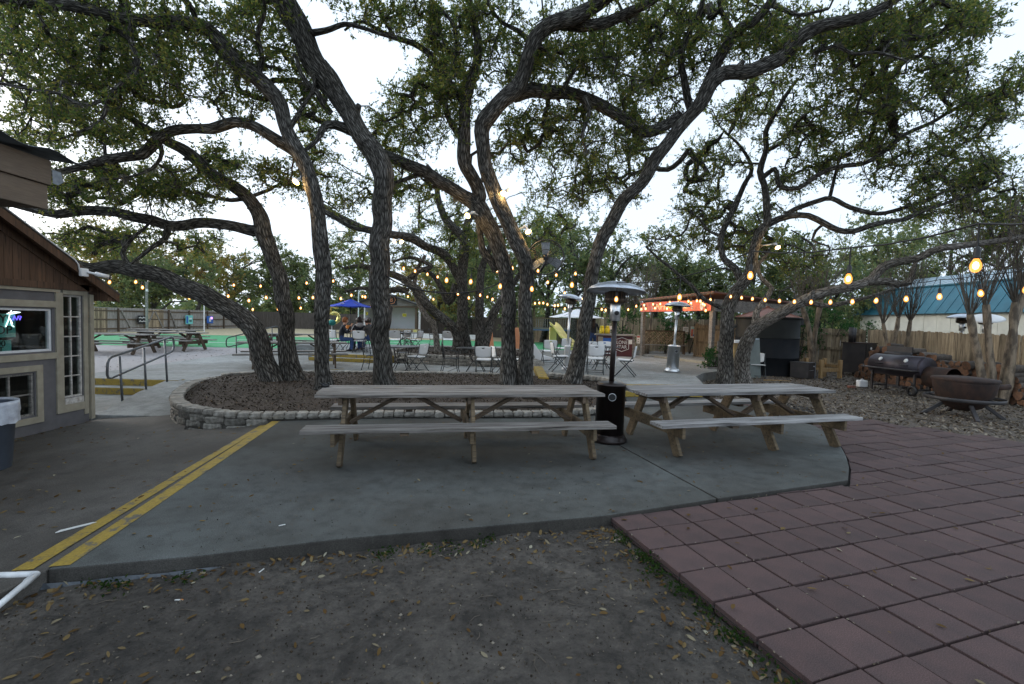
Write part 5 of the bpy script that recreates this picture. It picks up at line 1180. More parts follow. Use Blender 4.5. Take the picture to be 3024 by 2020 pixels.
def window(y0, y1, z0, z1, fr, fmat, cols=1, rows=1, bar=0.022, name='window'):
    m = MB(); x0, x1 = WX-0.075, WX-0.02
    for a in (span(x0, x1, y0, y1, z0, z0+fr), span(x0, x1, y0, y1, z1-fr, z1), span(x0, x1, y0, y0+fr, z0+fr, z1-fr), span(x0, x1, y1-fr, y1, z0+fr, z1-fr)): m.add(a.v, a.f)
    wn = bw(m, name, fmat, bld, 0.003)
    iy0, iy1, iz0, iz1 = y0+fr, y1-fr, z0+fr, z1-fr
    def child(mb, nm, mt):
        L = bld.location; mb.v = [(a-L.x, b-L.y, c-L.z) for a, b, c in mb.v]; return mb.build(nm, mt, wn)
    for i in range(1, cols): y = iy0+(iy1-iy0)*i/cols; child(span(x0+0.01, x1-0.008, y-bar/2, y+bar/2, iz0, iz1), 'glazing_bar', fmat)
    for j in range(1, rows): z = iz0+(iz1-iz0)*j/rows; child(span(x0+0.014, x1-0.012, iy0, iy1, z-bar/2, z+bar/2), 'glazing_bar', fmat)
    for i in range(cols):
        for j in range(rows):
            ya, yb = iy0+(iy1-iy0)*i/cols, iy0+(iy1-iy0)*(i+1)/cols; za, zb = iz0+(iz1-iz0)*j/rows, iz0+(iz1-iz0)*(j+1)/rows
            child(span(WX-0.052, WX-0.048, ya+0.004, yb-0.004, za+0.004, zb-0.004), 'pane', 'glass')
    return wn
window(5.2, 7.12, 0.98, 1.64, 0.035, 'white_frame')
window(7.28, 7.62, 0.20, 1.87, 0.028, 'old_white', 2, 5, 0.020)
window(5.9, 6.84, 0.02, 0.67, 0.03, 'timber_grey', 3, 2, 0.022)
bw(span(WX-0.07, WX+0.02, 7.29, 7.61, 0.10, 0.196), 'sill_panel', 'old_white', bld)
# gable boards
def rake(y): return 1.90+(8.04-y)*0.587
gb = 0.115; y = 7.93
while y > 2.0:
    y0 = y-gb+0.006; zt0, zt1 = rake(y)-0.06, rake(y0)-0.06
    if zt0 > 1.99:
        m = MB(); x0, x1 = WX+0.002, WX+0.022+random.uniform(0, 0.003)
        q = [(y0, 1.955), (y, 1.955), (y, zt0), (y0, zt1)]
        m.add([(x0, a, b) for a, b in q]+[(x1, a, b) for a, b in q], [(3, 2, 1, 0), (4, 5, 6, 7)]+[(i, (i+1) % 4, 4+(i+1) % 4, 4+i) for i in range(4)])
        bw(m, 'gable_board', 'gable_brown', bld)
    y -= gb
bw(span(WX-0.03, WX+0.001, 1.8, 7.9, 1.95, 1.965), 'gable_backing', 'gable_brown', bld)
bw(span(WX+0.024, WX+0.05, 0.5, 7.86, 1.952, 2.05), 'gable_band', 'gable_brown', bld)
# roof: the rake runs down to the tip past the corner
roof = MB(); RX = WX+0.26
def slope_slab(x0, x1, ya, yb, dz0, dz1):
    q = [(ya, rake(ya)+dz0), (yb, rake(yb)+dz0), (yb, rake(yb)+dz1), (ya, rake(ya)+dz1)]
    return [(x0, a, b) for a, b in q]+[(x1, a, b) for a, b in q], [(3, 2, 1, 0), (4, 5, 6, 7)]+[(i, (i+1) % 4, 4+(i+1) % 4, 4+i) for i in range(4)]
m = MB(); m.add(*slope_slab(WX-4.2, RX, 3.9, 8.06, 0.02, 0.055)); rf = bw(m, 'roof', 'shingle', bld)
m = MB(); m.add(*slope_slab(RX-0.032, RX-0.004, 3.9, 8.05, -0.11, 0.018)); bw(m, 'rake_board', 'gable_brown', bld)
m = MB(); m.add(*slope_slab(WX+0.03, RX-0.034, 3.9, 8.03, -0.015, 0.018)); bw(m, 'soffit', 'gable_brown', bld)
m = MB(); m.add(*slope_slab(WX+0.023, WX+0.05, 3.9, 7.7, -0.16, -0.02)); bw(m, 'frieze_board', 'gable_brown', bld)
m = MB(); q = [(8.04, 1.80), (8.04, 1.915), (7.85, 2.0), (7.85, 1.80)]
m.add([(WX-4.1, a, b) for a, b in q]+[(RX-0.04, a, b) for a, b in q], [(0, 1, 2, 3), (7, 6, 5, 4)]+[((i+1) % 4, i, 4+i, 4+(i+1) % 4) for i in range(4)]); bw(m, 'eave', 'gable_brown', bld)
# camera and its conduit
cm = thing('security_camera', 'white bullet security camera on the brown rake board', 'camera', (RX+0.02, 7.36, rake(7.36)-0.05))
MB().box((0.0, 0, -0.01), (0.05, 0.13, 0.13)).build('junction_box', 'plastic_white', cm, bevel=0.01)
MB().tube([(0.03, 0.02, 0), (0.09, 0.10, -0.02), (0.11, 0.14, -0.03)], 0.018, 8).build('bracket', 'plastic_white', cm, True)
MB().tube([(0.10, 0.10, -0.02), (0.15, 0.27, -0.05)], [0.035, 0.035], 14).build('body', 'plastic_white', cm, True)
MB().tube([(0.15, 0.27, -0.05), (0.153, 0.285, -0.052)], [0.03, 0.028], 14).build('lens', 'ink', cm, True)
cdt = MB(); cdt.tube([(RX+0.012, y_, rake(y_)+0.045) for y_ in np.linspace(3.9, 7.22, 18)]+[(RX+0.012, 7.28, rake(7.28)+0.01), (RX+0.012, 7.30, rake(7.3)-0.10)], 0.011, 6)
o = cdt.build('conduit', 'plastic_white', None, True); tag(o, 'thin pale conduit running down the brown rake', 'conduit')
# window signs
sg = thing('shop_sign', 'teal paper sign reading SHOP inside the big window', 'sign', (WX-0.10, 6.30, 1.22))
MB().box((0, 0, 0.16), (0.006, 0.76, 0.34)).build('sheet', 'sign_teal', sg)
def rotYZ(y, z, x=0.006): # lettering that faces +X and reads towards +Y
    M = Matrix(((0, 0, 1), (1, 0, 0), (0, 1, 0))).to_4x4(); M.translation = (x, y, z); return M
letter('lettering', 'VINYL', 0.17, 'ink', sg, rotYZ(0.12, 0.25)); letter('lettering', 'SHOP', 0.17, 'ink', sg, rotYZ(0.12, 0.09))
sg2 = thing('price_sign', 'smaller teal price sheet low in the big window', 'sign', (WX-0.10, 6.26, 0.99))
MB().box((0, 0, 0.09), (0.006, 0.72, 0.18)).build('sheet', 'sign_teal', sg2); letter('lettering', '500.00', 0.12, 'ink', sg2, rotYZ(0.12, 0.13)); letter('lettering', 'INT', 0.12, 'ink', sg2, rotYZ(0.16, 0.04))
ne = thing('neon_sign', 'glowing white and violet neon tube sign behind the window', 'neon sign', (WX-0.085, 6.60, 1.36))
MB().tube([(0, -0.06, 0.0), (0, -0.02, 0.10), (0, 0.0, 0.20), (0, 0.02, 0.24)], 0.0055, 6).build('tube', 'neon_white', ne, True)
MB().tube([(0, -0.04, 0.19), (0, 0.05, 0.22), (0, 0.14, 0.215), (0, 0.0, 0.185), (0, -0.02, 0.21)], 0.005, 6).build('tube', 'neon_white', ne, True)
MB().tube([(0, 0.03, 0.05), (0, 0.0, 0.12), (0, 0.02, 0.03), (0, 0.05, 0.0)], 0.005, 6).build('tube', 'neon_white', ne, True)
MB().tube([(0, 0.04, 0.10), (0, 0.06, 0.16), (0, 0.09, 0.10), (0, 0.11, 0.16), (0, 0.13, 0.10), (0, 0.15, 0.15), (0, 0.13, 0.16)], 0.0055, 6).build('tube', 'neon_violet', ne, True)
# ------------------------------------------------------------------ porch roof overhead at the far left
pr_ = thing('porch_roof', 'porch eave with brown fascia boards and corrugated metal roofing, top left corner', 'porch roof', (-4.5, 4.47, 2.6))
bw(span(-4.56, -4.50, -5.0, 4.47, 2.825, 3.06), 'fascia_board', 'fascia', pr_, 0.006); bw(span(-4.585, -4.525, -5.0, 4.455, 2.59, 2.822), 'beam', 'fascia', pr_, 0.006)
bw(span(-9.0, -4.57, 4.39, 4.45, 2.60, 3.04), 'fascia_board', 'fascia', pr_, 0.006)
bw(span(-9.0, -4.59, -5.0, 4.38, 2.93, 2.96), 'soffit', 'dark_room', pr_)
n = 120; m = MB(); vs = []
for i in range(n+1):
    y_ = -5.1+(4.70+5.1)*i/n; wv = 0.028*max(-0.6, math.sin(i*2*PI/6.0))
    for x_ in (-4.34, -9.2): vs.append((x_, y_, 3.09+wv+(-4.34-x_)*0.12))
m.add(vs, [(2*i, 2*i+1, 2*i+3, 2*i+2) for i in range(n)]); o = bw(m, 'roof_sheet', 'roof_metal', pr_, 0, True)
o.modifiers.new('thick', 'SOLIDIFY').thickness = 0.006
m = MB(); m.add([(-4.50, 4.475, 2.98), (-4.47, 4.53, 2.97), (-4.465, 4.55, 2.88), (-4.48, 4.51, 2.84), (-4.50, 4.478, 2.85)], [(0, 1, 2, 3, 4)]); o = bw(m, 'flashing', 'pipe_steel', pr_); o.modifiers.new('thick', 'SOLIDIFY').thickness = 0.004
bw(MB().box((-4.62, -0.6, 1.3), (0.12, 0.12, 2.62)), 'post', 'fascia', pr_)
# ------------------------------------------------------------------ bin, pipe, handrails
bx, by = -5.84, 4.98; bz = zl(bx, by)
tc_ = thing('trash_can', 'blue grey round trash can lined with a clear plastic bag', 'trash can', (bx, by, bz))
MB().lathe([(0.215, 0.0), (0.225, 0.02), (0.27, 0.70), (0.285, 0.705), (0.285, 0.75), (0.262, 0.75), (0.25, 0.70), (0.20, 0.05)], 32, cap=True).build('can', 'bin_blue', tc_, True)
r_ = random.Random(3); prof = []
m = MB(); k = 40; vs = []
for i, (r0, z0) in enumerate([(0.25, 0.62), (0.268, 0.74), (0.292, 0.775), (0.300, 0.74), (0.297, 0.66), (0.292, 0.58), (0.288, 0.53)]):
    for j in range(k): vs.append(((r0+r_.uniform(-0.006, 0.006)*i*0.5)*math.cos(2*PI*j/k), (r0+r_.uniform(-0.006, 0.006)*i*0.5)*math.sin(2*PI*j/k), z0+r_.uniform(-0.012, 0.012)*(i > 3)))
m.add(vs, [(i*k+j, i*k+(j+1) % k, (i+1)*k+(j+1) % k, (i+1)*k+j) for i in range(6) for j in range(k)]); m.build('liner', 'bag', tc_, True)
pv = thing('pvc_pipe', 'white plastic pipe elbow lying at the slab edge, bottom left', 'pipe', G(105, 1697, -0.02))
a, b, c = G(105, 1697, 0.0), G(-120, 1700, 0.0), G(-90, 1860, -0.06)
L = pv.location
MB().tube([Vector(a)-L, Vector(b)-L], 0.0175, 12).build('pipe', 'pvc', pv, True)
MB().tube([Vector(a)-L+Vector((0, 0, -0.0)), Vector(c)-L], 0.0175, 12).build('pipe', 'pvc', pv, True)
MB().tube([(Vector(b)-a)*0.25, Vector((0, 0, 0))+(a-L)*1.0, (Vector(c)-a)*0.25], 0.022, 12).build('elbow', 'pvc', pv, True)
def pipe_loop(m, pts, r=0.022): m.tube(pts, r, 10)
def railing(label, tl, tr2, ll, lr, posts, cat='handrail', mat='pipe_steel'):
    base = posts[0][1]; rt = thing('handrail', label, cat, tuple(base)); Lc = rt.location
    # rounded loop: top rail, far end bend, lower rail, near end bend
    def rnd(a, b, c, q=0.10):
        d1_ = (a-b).normalized(); d2_ = (c-b).normalized(); return [b+d1_*q, b+d1_*q*0.3+d2_*q*0.3, b+d2_*q]
    loop = rnd(ll, tl, tr2)+rnd(tl, tr2, lr)+rnd(tr2, lr, ll)+rnd(lr, ll, tl)
    m = MB(); m.tube([p-Lc for p in loop], 0.022, 10, closed=True); m.build('rail', mat, rt, True)
    for tp, ft in posts: MB().tube([tp-Lc, ft-Lc+Vector((0, 0, -0.03))], 0.021, 10).build('post', mat, rt, True)
railing('grey steel pipe handrail rising beside the left ramp', Dp(318, 1058, 8.55), Dp(512, 993, 10.5), Dp(316, 1122, 8.55), Dp(514, 1036, 10.5),
        [(Dp(353, 1052, 8.9), Dp(362, 1192, 8.9)), (Dp(425, 1027, 9.6), Dp(432, 1158, 9.6)), (Dp(486, 1003, 10.25), Dp(494, 1130, 10.25))])
railing('dark pipe handrail half hidden behind the leaning trunk', Dp(668, 998, 16.8), Dp(822, 962, 19.0), Dp(668, 1026, 16.8), Dp(822, 991, 19.0),
        [(Dp(697, 992, 17.2), Dp(699, 1062, 17.2)), (Dp(803, 968, 18.7), Dp(805, 1036, 18.7))], mat='chair_frame')
# ------------------------------------------------------------------ picnic tables
def picnic_table(label, loc, rz, L, frames, top_m, bench_m, leg_m, brace_m, tw=0.76, planks_n=5, bench_y=0.655, foot=0.60, group='long picnic tables'):
    t = thing('picnic_table', label, 'picnic table', loc, rz, group)
    pw = tw/planks_n
    for i in range(planks_n):
        MB().box((random.uniform(-0.012, 0.012), -tw/2+pw*(i+0.5), 0.74+random.uniform(-0.004, 0.004)), (L, pw-0.010, 0.04)).build('top_plank', top_m, t, bevel=0.005)
    for s in (-1, 1): MB().box((0.02*s, s*bench_y, 0.43), (L*1.01, 0.27, 0.042)).build('bench_plank', bench_m, t, bevel=0.006)
    for fx in frames:
        MB().bar((fx, -bench_y-0.10, 0.335), (fx, bench_y+0.10, 0.335), 0.042, 0.14).build('cross_beam', leg_m, t, bevel=0.004)
        MB().bar((fx, -tw/2+0.03, 0.675), (fx, tw/2-0.03, 0.675), 0.042, 0.088).build('cleat', brace_m, t, bevel=0.004)
        for s in (-1, 1):
            MB().bar((fx+0.045, s*foot, -0.0), (fx+0.045, s*0.20, 0.70), 0.044, 0.14, up=(0, 1, 0)).build('leg', leg_m, t, bevel=0.004)
    for i, fx in enumerate(frames):
        for s in ((1,) if i == 0 else (-1,) if i == len(frames)-1 else (-1, 1)):
            MB().bar((fx+s*0.06, 0.02, 0.36), (fx+s*0.66, 0.02, 0.70), 0.088, 0.042).build('brace', brace_m, t, bevel=0.003)
    for fx in [(a+b)/2 for a, b in zip(frames[:-1], frames[1:])]:
        MB().box((fx, 0, 0.70), (0.09, tw-0.1, 0.038)).build('cleat', brace_m, t)
        for s in (-1, 1): MB().box((fx, s*bench_y, 0.39), (0.09, 0.22, 0.038)).build('cleat', brace_m, t)
    return t
PT1 = picnic_table('long weathered picnic table with an ashtray, left of the brown heater', (-0.58, 5.70, 0), math.radians(10.5), 3.42, [-1.43, 0.03, 1.46], 'old_top', 'old_top', 'timber_tan', 'timber_brown')
PT2 = picnic_table('whitened picnic table with tan legs, right of the brown heater', (3.10, 6.48, 0.001), math.radians(15.5), 3.08, [-1.25, 0.22, 1.28], 'old_bench', 'old_bench', 'timber_tan', 'timber_brown')
freeze(PT1)
far_t = picnic_table('weathered picnic table nearest the grey building on the gravel', (-15.3, 17.4, float(gz(-15.3, 17.4))+0.012), math.radians(4), 3.0, [-1.1, 1.1], 'timber_grey', 'timber_grey', 'timber_brown', 'timber_brown', group='far picnic tables'); freeze(far_t)
for x, y, a, z, lab in [(-16.2, 21.3, 3, None, 'picnic table farthest back on the turf beside the left fence'), (-14.6, 19.4, -6, None, 'picnic table at the turf edge behind the left handrail'), (-6.65, 13.9, 24, 0.08, 'picnic table on the patio behind the three left trunks'), (-9.6, 20.4, 2, None, 'picnic table on the turf behind the slim trunk')]:
    dup(far_t, (x, y, z if z is not None else float(gz(x, y))+0.022), math.radians(a), lab)
# ashtray on the long table
at_ = thing('ashtray', 'small black notched ashtray on the long picnic table', 'ashtray', Vector(G(959, 1143, 0.762)))
MB().lathe([(0.045, 0.0), (0.055, 0.008), (0.058, 0.04), (0.050, 0.04), (0.045, 0.014), (0.0, 0.012)], 20, cap=False).build('bowl', 'ashtray', at_, True)
for k in range(6): MB().box((0.055*math.cos(k*PI/3), 0.055*math.sin(k*PI/3), 0.044), (0.014, 0.026, 0.014), Matrix.Rotation(k*PI/3, 3, 'Z')).build('rest', 'ashtray', at_)
# ------------------------------------------------------------------ patio heaters
def heater(label, loc, h, body_m, pole_m, hood_m, rb=0.225, hood=0.46, tilt=0.0, body_h=0.80, vent=True, rz=0, hood_tilt=(0, 0)):
    t = thing('patio_heater', label, 'patio heater', loc, rz); t.rotation_euler = (0, tilt, rz)
    MB().lathe([(rb+0.03, 0.0), (rb+0.04, 0.02), (rb+0.035, 0.05), (rb+0.012, 0.085), (rb, 0.11)], 40).build('base', body_m, t, True)
    MB().lathe([(rb*0.93, 0.10), (rb*0.93, body_h-0.02), (rb*0.97, body_h-0.02), (rb*0.97, body_h+0.0), (rb*0.85, body_h+0.018), (0.05, body_h+0.035)], 40).build('tank_cover', body_m, t, True)
    if vent:
        an = -PI/2-0.12; R_ = rb*0.935
        mm = MB(); mm.lathe([(0.047, 0), (0.050, 0.003), (0.053, 0.0)], 24, cap=False); Mv = frame((R_*math.cos(an), R_*math.sin(an), body_h*0.80), (-math.sin(an), math.cos(an), 0)) @ Matrix.Rotation(PI/2, 4, 'X')
        me = mm.mesh('vent_ring', 'steel', True); me.transform(Mv); link('vent_ring', me, t)
        mm = MB(); mm.lathe([(0.0, 0.003), (0.047, 0.002)], 24, cap=False); me = mm.mesh('vent', 'ink', False); me.transform(Mv); link('vent', me, t)
    ph = h-0.42
    MB().tube([(0, 0, body_h), (0, 0, ph)], 0.036, 18).build('pole', pole_m, t, True)
    MB().lathe([(0.04, ph-0.01), (0.072, ph), (0.072, ph+0.22), (0.06, ph+0.23)], 20).build('control_head', 'steel', t, True)
    MB().lathe([(0.010, 0), (0.030, 0.005), (0.030, 0.04), (0.0, 0.045)], 12, c=(0.0, -0.075, ph+0.10), M=Matrix.Rotation(PI/2, 3, 'X')).build('knob', 'ink', t, True)
    MB().lathe([(0.10, ph+0.23), (0.145, ph+0.25), (0.15, ph+0.30), (0.135, ph+0.31), (0.135, ph+0.38), (0.10, ph+0.40)], 28).build('burner', 'burner', t, True)
    for k in range(24):
        a = k*2*PI/24; MB().tube([(0.152*math.cos(a), 0.152*math.sin(a), ph+0.26), (0.148*math.cos(a), 0.148*math.sin(a), ph+0.385)], 0.0045, 5).build('guard_wire', 'burner', t)
    hm = MB(); n = 36; vs = []; pf = [(0.03, 0.10), (0.14, 0.088), (0.26, 0.055), (hood*0.88, 0.012), (hood, -0.03), (hood*0.985, -0.032)]
    for r, z in pf:
        for j in range(n):
            a = 2*PI*j/n; seg = 1.0-0.018*(0.5+0.5*math.cos(a*8))*(r > 0.3); vs.append((r*seg*math.cos(a), r*seg*math.sin(a), z-0.02*(1-seg)*10*r))
    hm.add(vs, [(i*n+j, i*n+(j+1) % n, (i+1)*n+(j+1) % n, (i+1)*n+j) for i in range(len(pf)-1) for j in range(n)]+[tuple(range(n))])
    o = hm.build('hood', hood_m, t, True, loc=(0, 0, ph+0.43)); o.rotation_euler = (hood_tilt[0], hood_tilt[1], 0); o.modifiers.new('thick', 'SOLIDIFY').thickness = 0.004
    for k in range(3): a = k*2.1+0.4; MB().tube([(0.09*math.cos(a), 0.09*math.sin(a), ph+0.39), (0.12*math.cos(a), 0.12*math.sin(a), ph+0.50)], 0.006, 5).build('hood_bracket', 'steel', t)
    return t
ht = heater('dark brown patio heater standing between the two front picnic tables', (1.385, 6.30, 0.001), 2.10, 'heater_brown', 'heater_brown', 'steel_dull', tilt=math.radians(0.9), hood_tilt=(math.radians(-3), math.radians(2)), rb=0.212, hood=0.405)
MB().box((0.038, 0.0, 1.15), (0.004, 0.03, 0.22)).build('label_plate', 'plastic_white', ht)
MB().tube([(-0.20, -0.12, 0.05), (-0.27, -0.16, 0.05), (-0.29, -0.12, 0.06), (-0.24, -0.06, 0.06)], 0.008, 6).build('anchor_ring', 'steel', ht, True)
heater('brushed steel patio heater alone on the concrete before the pavilion', Vector(G(1985, 1098, 0.22)), 2.05, 'steel', 'steel', 'steel_dull', rb=0.195, hood=0.39, tilt=math.radians(2.6), rz=0.2)
heater('steel patio heater half behind the slanting trunk with a rusted burner', Vector(G(1672, 1092, 0.22)), 2.18, 'plastic_white', 'steel', 'steel_dull', rb=0.10, hood=0.40, tilt=math.radians(2.2), body_h=0.72, vent=False, rz=0.5, hood_tilt=(0.1, 0.12))
# ------------------------------------------------------------------ white folding chairs
def rr_panel(w0, w1, h, r=0.05, n=5):
    """outline (x, z) of a panel, narrower below, rounded corners"""
    pts = []
    for cx, cz, a0 in ((w0/2-r, r, -90), (w1/2-r, h-r, 0), (-w1/2+r, h-r, 90), (-w0/2+r, r, 180)):
        for k in range(n+1): a = math.radians(a0+90*k/n); pts.append((cx+r*math.cos(a), cz+r*math.sin(a)))
    return pts
def folding_chair(label, loc, rz, group='white folding chairs'):
    t = thing('folding_chair', label, 'chair', loc, rz, group)
    # backrest: bowed panel with a slot, built of three vertical strips so that the slot is a real hole
    Mb = frame((0, -0.20, 0.52), (1, 0, 0), (0, -0.16, 1))
    m = MB(); nx, nz = 12, 8; W0, W1, Hb = 0.42, 0.46, 0.32; vs = []
    for j in range(nz+1):
        for i in range(nx+1):
            u, v = i/nx*2-1, j/nz; hw = (W0+(W1-W0)*v)/2
            rnd = 1-0.10*max(0, abs(v*2-1)-0.72)/0.28
            vs.append(Mb @ Vector((u*hw*rnd, -0.035*(1-u*u), v*Hb-0.018*abs(u)**3*(1 if v > 0.5 else -1))))
    fs = [(j*(nx+1)+i, j*(nx+1)+i+1, (j+1)*(nx+1)+i+1, (j+1)*(nx+1)+i) for j in range(nz) for i in range(nx) if not (j == 6 and 5 <= i <= 6)]
    m.add(vs, fs); o = m.build('backrest', 'plastic_white', t, True); s_ = o.modifiers.new('thick', 'SOLIDIFY'); s_.thickness = 0.022; s_.offset = 0
    Ms = frame((0, -0.18, 0.435), (1, 0, 0), (0, 1, 0.05))
    m = MB(); m.slab(rr_panel(0.40, 0.44, 0.40, 0.06), Ms, 0.028); m.build('seat', 'plastic_white', t, bevel=0.006)
    for s in (-1, 1):
        MB().tube([(s*0.235, 0.26, 0.0), (s*0.235, -0.16, 0.47), (s*0.235, -0.21, 0.56), (s*0.233, -0.255, 0.83)], 0.0125, 8).build('leg', 'chair_frame', t, True)
        MB().tube([(s*0.215, -0.28, 0.0), (s*0.215, 0.02, 0.33), (s*0.215, 0.14, 0.43)], 0.0125, 8).build('leg', 'chair_frame', t, True)
        MB().box((s*0.222, -0.03, 0.425), (0.018, 0.34, 0.03)).build('seat_rail', 'chair_frame', t)
    MB().tube([(-0.235, 0.19, 0.085), (0.235, 0.19, 0.085)], 0.009, 6).build('crossbar', 'chair_frame', t, True)
    MB().tube([(-0.215, -0.22, 0.07), (0.215, -0.22, 0.07)], 0.009, 6).build('crossbar', 'chair_frame', t, True)
    return t
FC = [(1231, 1096, .08, 66, 'white folding chair turned sideways at the left patio table'), (1428, 1106, .08, -3, 'white folding chair seen from behind at the dark oval table'), (1521, 1104, .08, 78, 'white folding chair showing between the arching and fan trunks'),
      (1621, 1074, .22, 4, 'white folding chair with a patterned gap beyond the yellow kerb'), (1652, 1096, .22, -82, 'white folding chair in profile left of the slanting trunk'), (1690, 1084, .22, 95, 'white folding chair mostly behind the slanting trunk'), (1757, 1104, .22, -6, 'white folding chair seen from behind right of the slanting trunk'),
      (1783, 1082, .22, 168, 'white folding chair facing us across the dark table near the bar'), (1846, 1110, .22, 70, 'white folding chair in profile right of the brown heater pole'), (1660, 1062, .22, 30, 'small distant white folding chair left of the steel heater'), (1733, 1080, .22, 20, 'white folding chair behind the slanting trunk at the right table'),
      (990, 1038, .32, -20, 'white folding chair under the red haired diner'), (1062, 1040, .32, 8, 'white folding chair under the hooded diner'), (1166, 1034, .32, 10, 'white folding chair just right of the thick trunk, far row'), (1190, 1030, .32, 60, 'white folding chair in the far row left of the thin table'), (1226, 1034, .32, 72, 'white folding chair in profile at the far thin table'), (1322, 1032, .32, 6, 'white folding chair alone between the pale trunk and the bowed trunk'), (1478, 1106, .08, -70, 'white folding chair mostly hidden by the arching trunk')]
ch0 = None
for px, py, z, a, lab in FC:
    p = Vector(G(px, py, z))
    if ch0 is None: ch0 = folding_chair(lab, p, math.radians(a)); freeze(ch0)
    else: dup(ch0, p, math.radians(a), lab)
# the older folding chair by the round bin
p = Vector(G(2235, 1116, float(gz(7.4, 14.2))+0.006)); c_ = dup(ch0, p, math.radians(158), 'white folding chair leaning alone beside the twin oak and round bin')
# ------------------------------------------------------------------ black iron bistro set
def iron_chair(label, loc, rz):
    t = thing('iron_chair', label, 'chair', loc, rz, 'black iron chairs')
    MB().lathe([(0.22, 0.43), (0.225, 0.437), (0.22, 0.444), (0.0, 0.442)], 20, cap=False).build('seat', 'iron_black', t, True)
    top = [(-0.22, -0.20, 0.44), (-0.23, -0.24, 0.72), (-0.17, -0.25, 0.86), (0.0, -0.26, 0.92), (0.17, -0.25, 0.86), (0.23, -0.24, 0.72), (0.22, -0.20, 0.44)]
    MB().tube(top, 0.011, 7).build('back_frame', 'iron_black', t, True)
    for k in range(7):
        x = -0.18+0.06*k; MB().tube([(x, -0.205, 0.46), (x, -0.235, 0.70), (x*0.9, -0.25, 0.86-abs(x)*0.15)], 0.005, 5).build('back_bar', 'iron_black', t)
    for zz in (0.60, 0.74): MB().tube([(-0.22, -0.225, zz), (0.22, -0.225, zz)], 0.005, 5).build('back_bar', 'iron_black', t)
    for sx in (-1, 1):
        MB().tube([(sx*0.19, -0.19, 0.44), (sx*0.20, -0.22, 0.2), (sx*0.21, -0.27, 0.0)], 0.011, 7).build('leg', 'iron_black', t, True)
        MB().tube([(sx*0.23, 0.19, 0.64), (sx*0.22, 0.20, 0.44), (sx*0.20, 0.20, 0.2), (sx*0.21, 0.25, 0.0)], 0.011, 7).build('leg', 'iron_black', t, True)
        MB().tube([(sx*0.225, -0.235, 0.66), (sx*0.25, -0.05, 0.67), (sx*0.23, 0.19, 0.64)], 0.010, 7).build('armrest', 'iron_black', t, True)
    MB().tube([(0.19*math.cos(a), 0.19*math.sin(a), 0.22+0.03*math.sin(2*a)) for a in np.linspace(0, 2*PI, 18)[:-1]], 0.007, 5, closed=True).build('stretcher', 'iron_black', t, True)
    return t
ic0 = None
for px, py, z, a, lab in [(1330, 1102, .08, -75, 'black iron chair in profile beside the dark oval table'), (1102, 1092, .08, -100, 'black iron armchair half behind the thick trunk'), (1190, 1080, .08, 178, 'black iron chair facing us behind the left patio table'), (1283, 1032, .32, -80, 'black iron chair left of the thin pale trunk, far row'), (1500, 1058, .22, 0, 'dark iron chair between the arching and fan trunks, farther back'), (1700, 1058, .22, 60, 'dark iron chair under the white parasol')]:
    p = Vector(G(px, py, z))
    if ic0 is None: ic0 = iron_chair(lab, p, math.radians(a)); freeze(ic0)
    else: dup(ic0, p, math.radians(a), lab)
def iron_table(label, loc, rz, rx, ry=None, h=0.72):
    t = thing('iron_table', label, 'table', loc, rz, 'dark metal patio tables'); ry = ry or rx
    m = MB(); m.lathe([(0.96, h-0.022), (1.0, h-0.02), (1.0, h), (0.0, h+0.002)], 36, M=Matrix.Diagonal((rx, ry, 1))); m.build('top', 'iron_black', t)
    for k in range(4):
        a = PI/4+k*PI/2; c, s = math.cos(a), math.sin(a)
        MB().tube([(c*rx*0.5, s*ry*0.5, h-0.02), (c*rx*0.42, s*ry*0.42, 0.45), (c*rx*0.2, s*ry*0.2, 0.30), (c*rx*0.42, s*ry*0.42, 0.16), (c*rx*0.62, s*ry*0.62, 0.0)], 0.013, 7).build('leg', 'iron_black', t, True)
    MB().lathe([(0.17, 0.29), (0.18, 0.30), (0.17, 0.31)], 18, cap=False).build('ring', 'iron_black', t, True)
    return t
iron_table('dark round patio table beside the thick trunk', Vector(G(1185, 1092, .08)), 0, 0.55)
iron_table('dark oval patio table in front of the middle clump', Vector(G(1405, 1096, .08)), 0, 0.62, 0.5)
iron_table('dark patio table near the bar, right of the slanting trunk', Vector(G(1775, 1092, .22)), 0, 0.55)
iron_table('thin dark patio table in the far row right of the thick trunk', Vector(G(1205, 1030, .32)), 0, 0.6)
dt = Vector(G(1034, 1036, .32)); iron_table('dark patio table where the people are eating', dt, 0, 0.6)
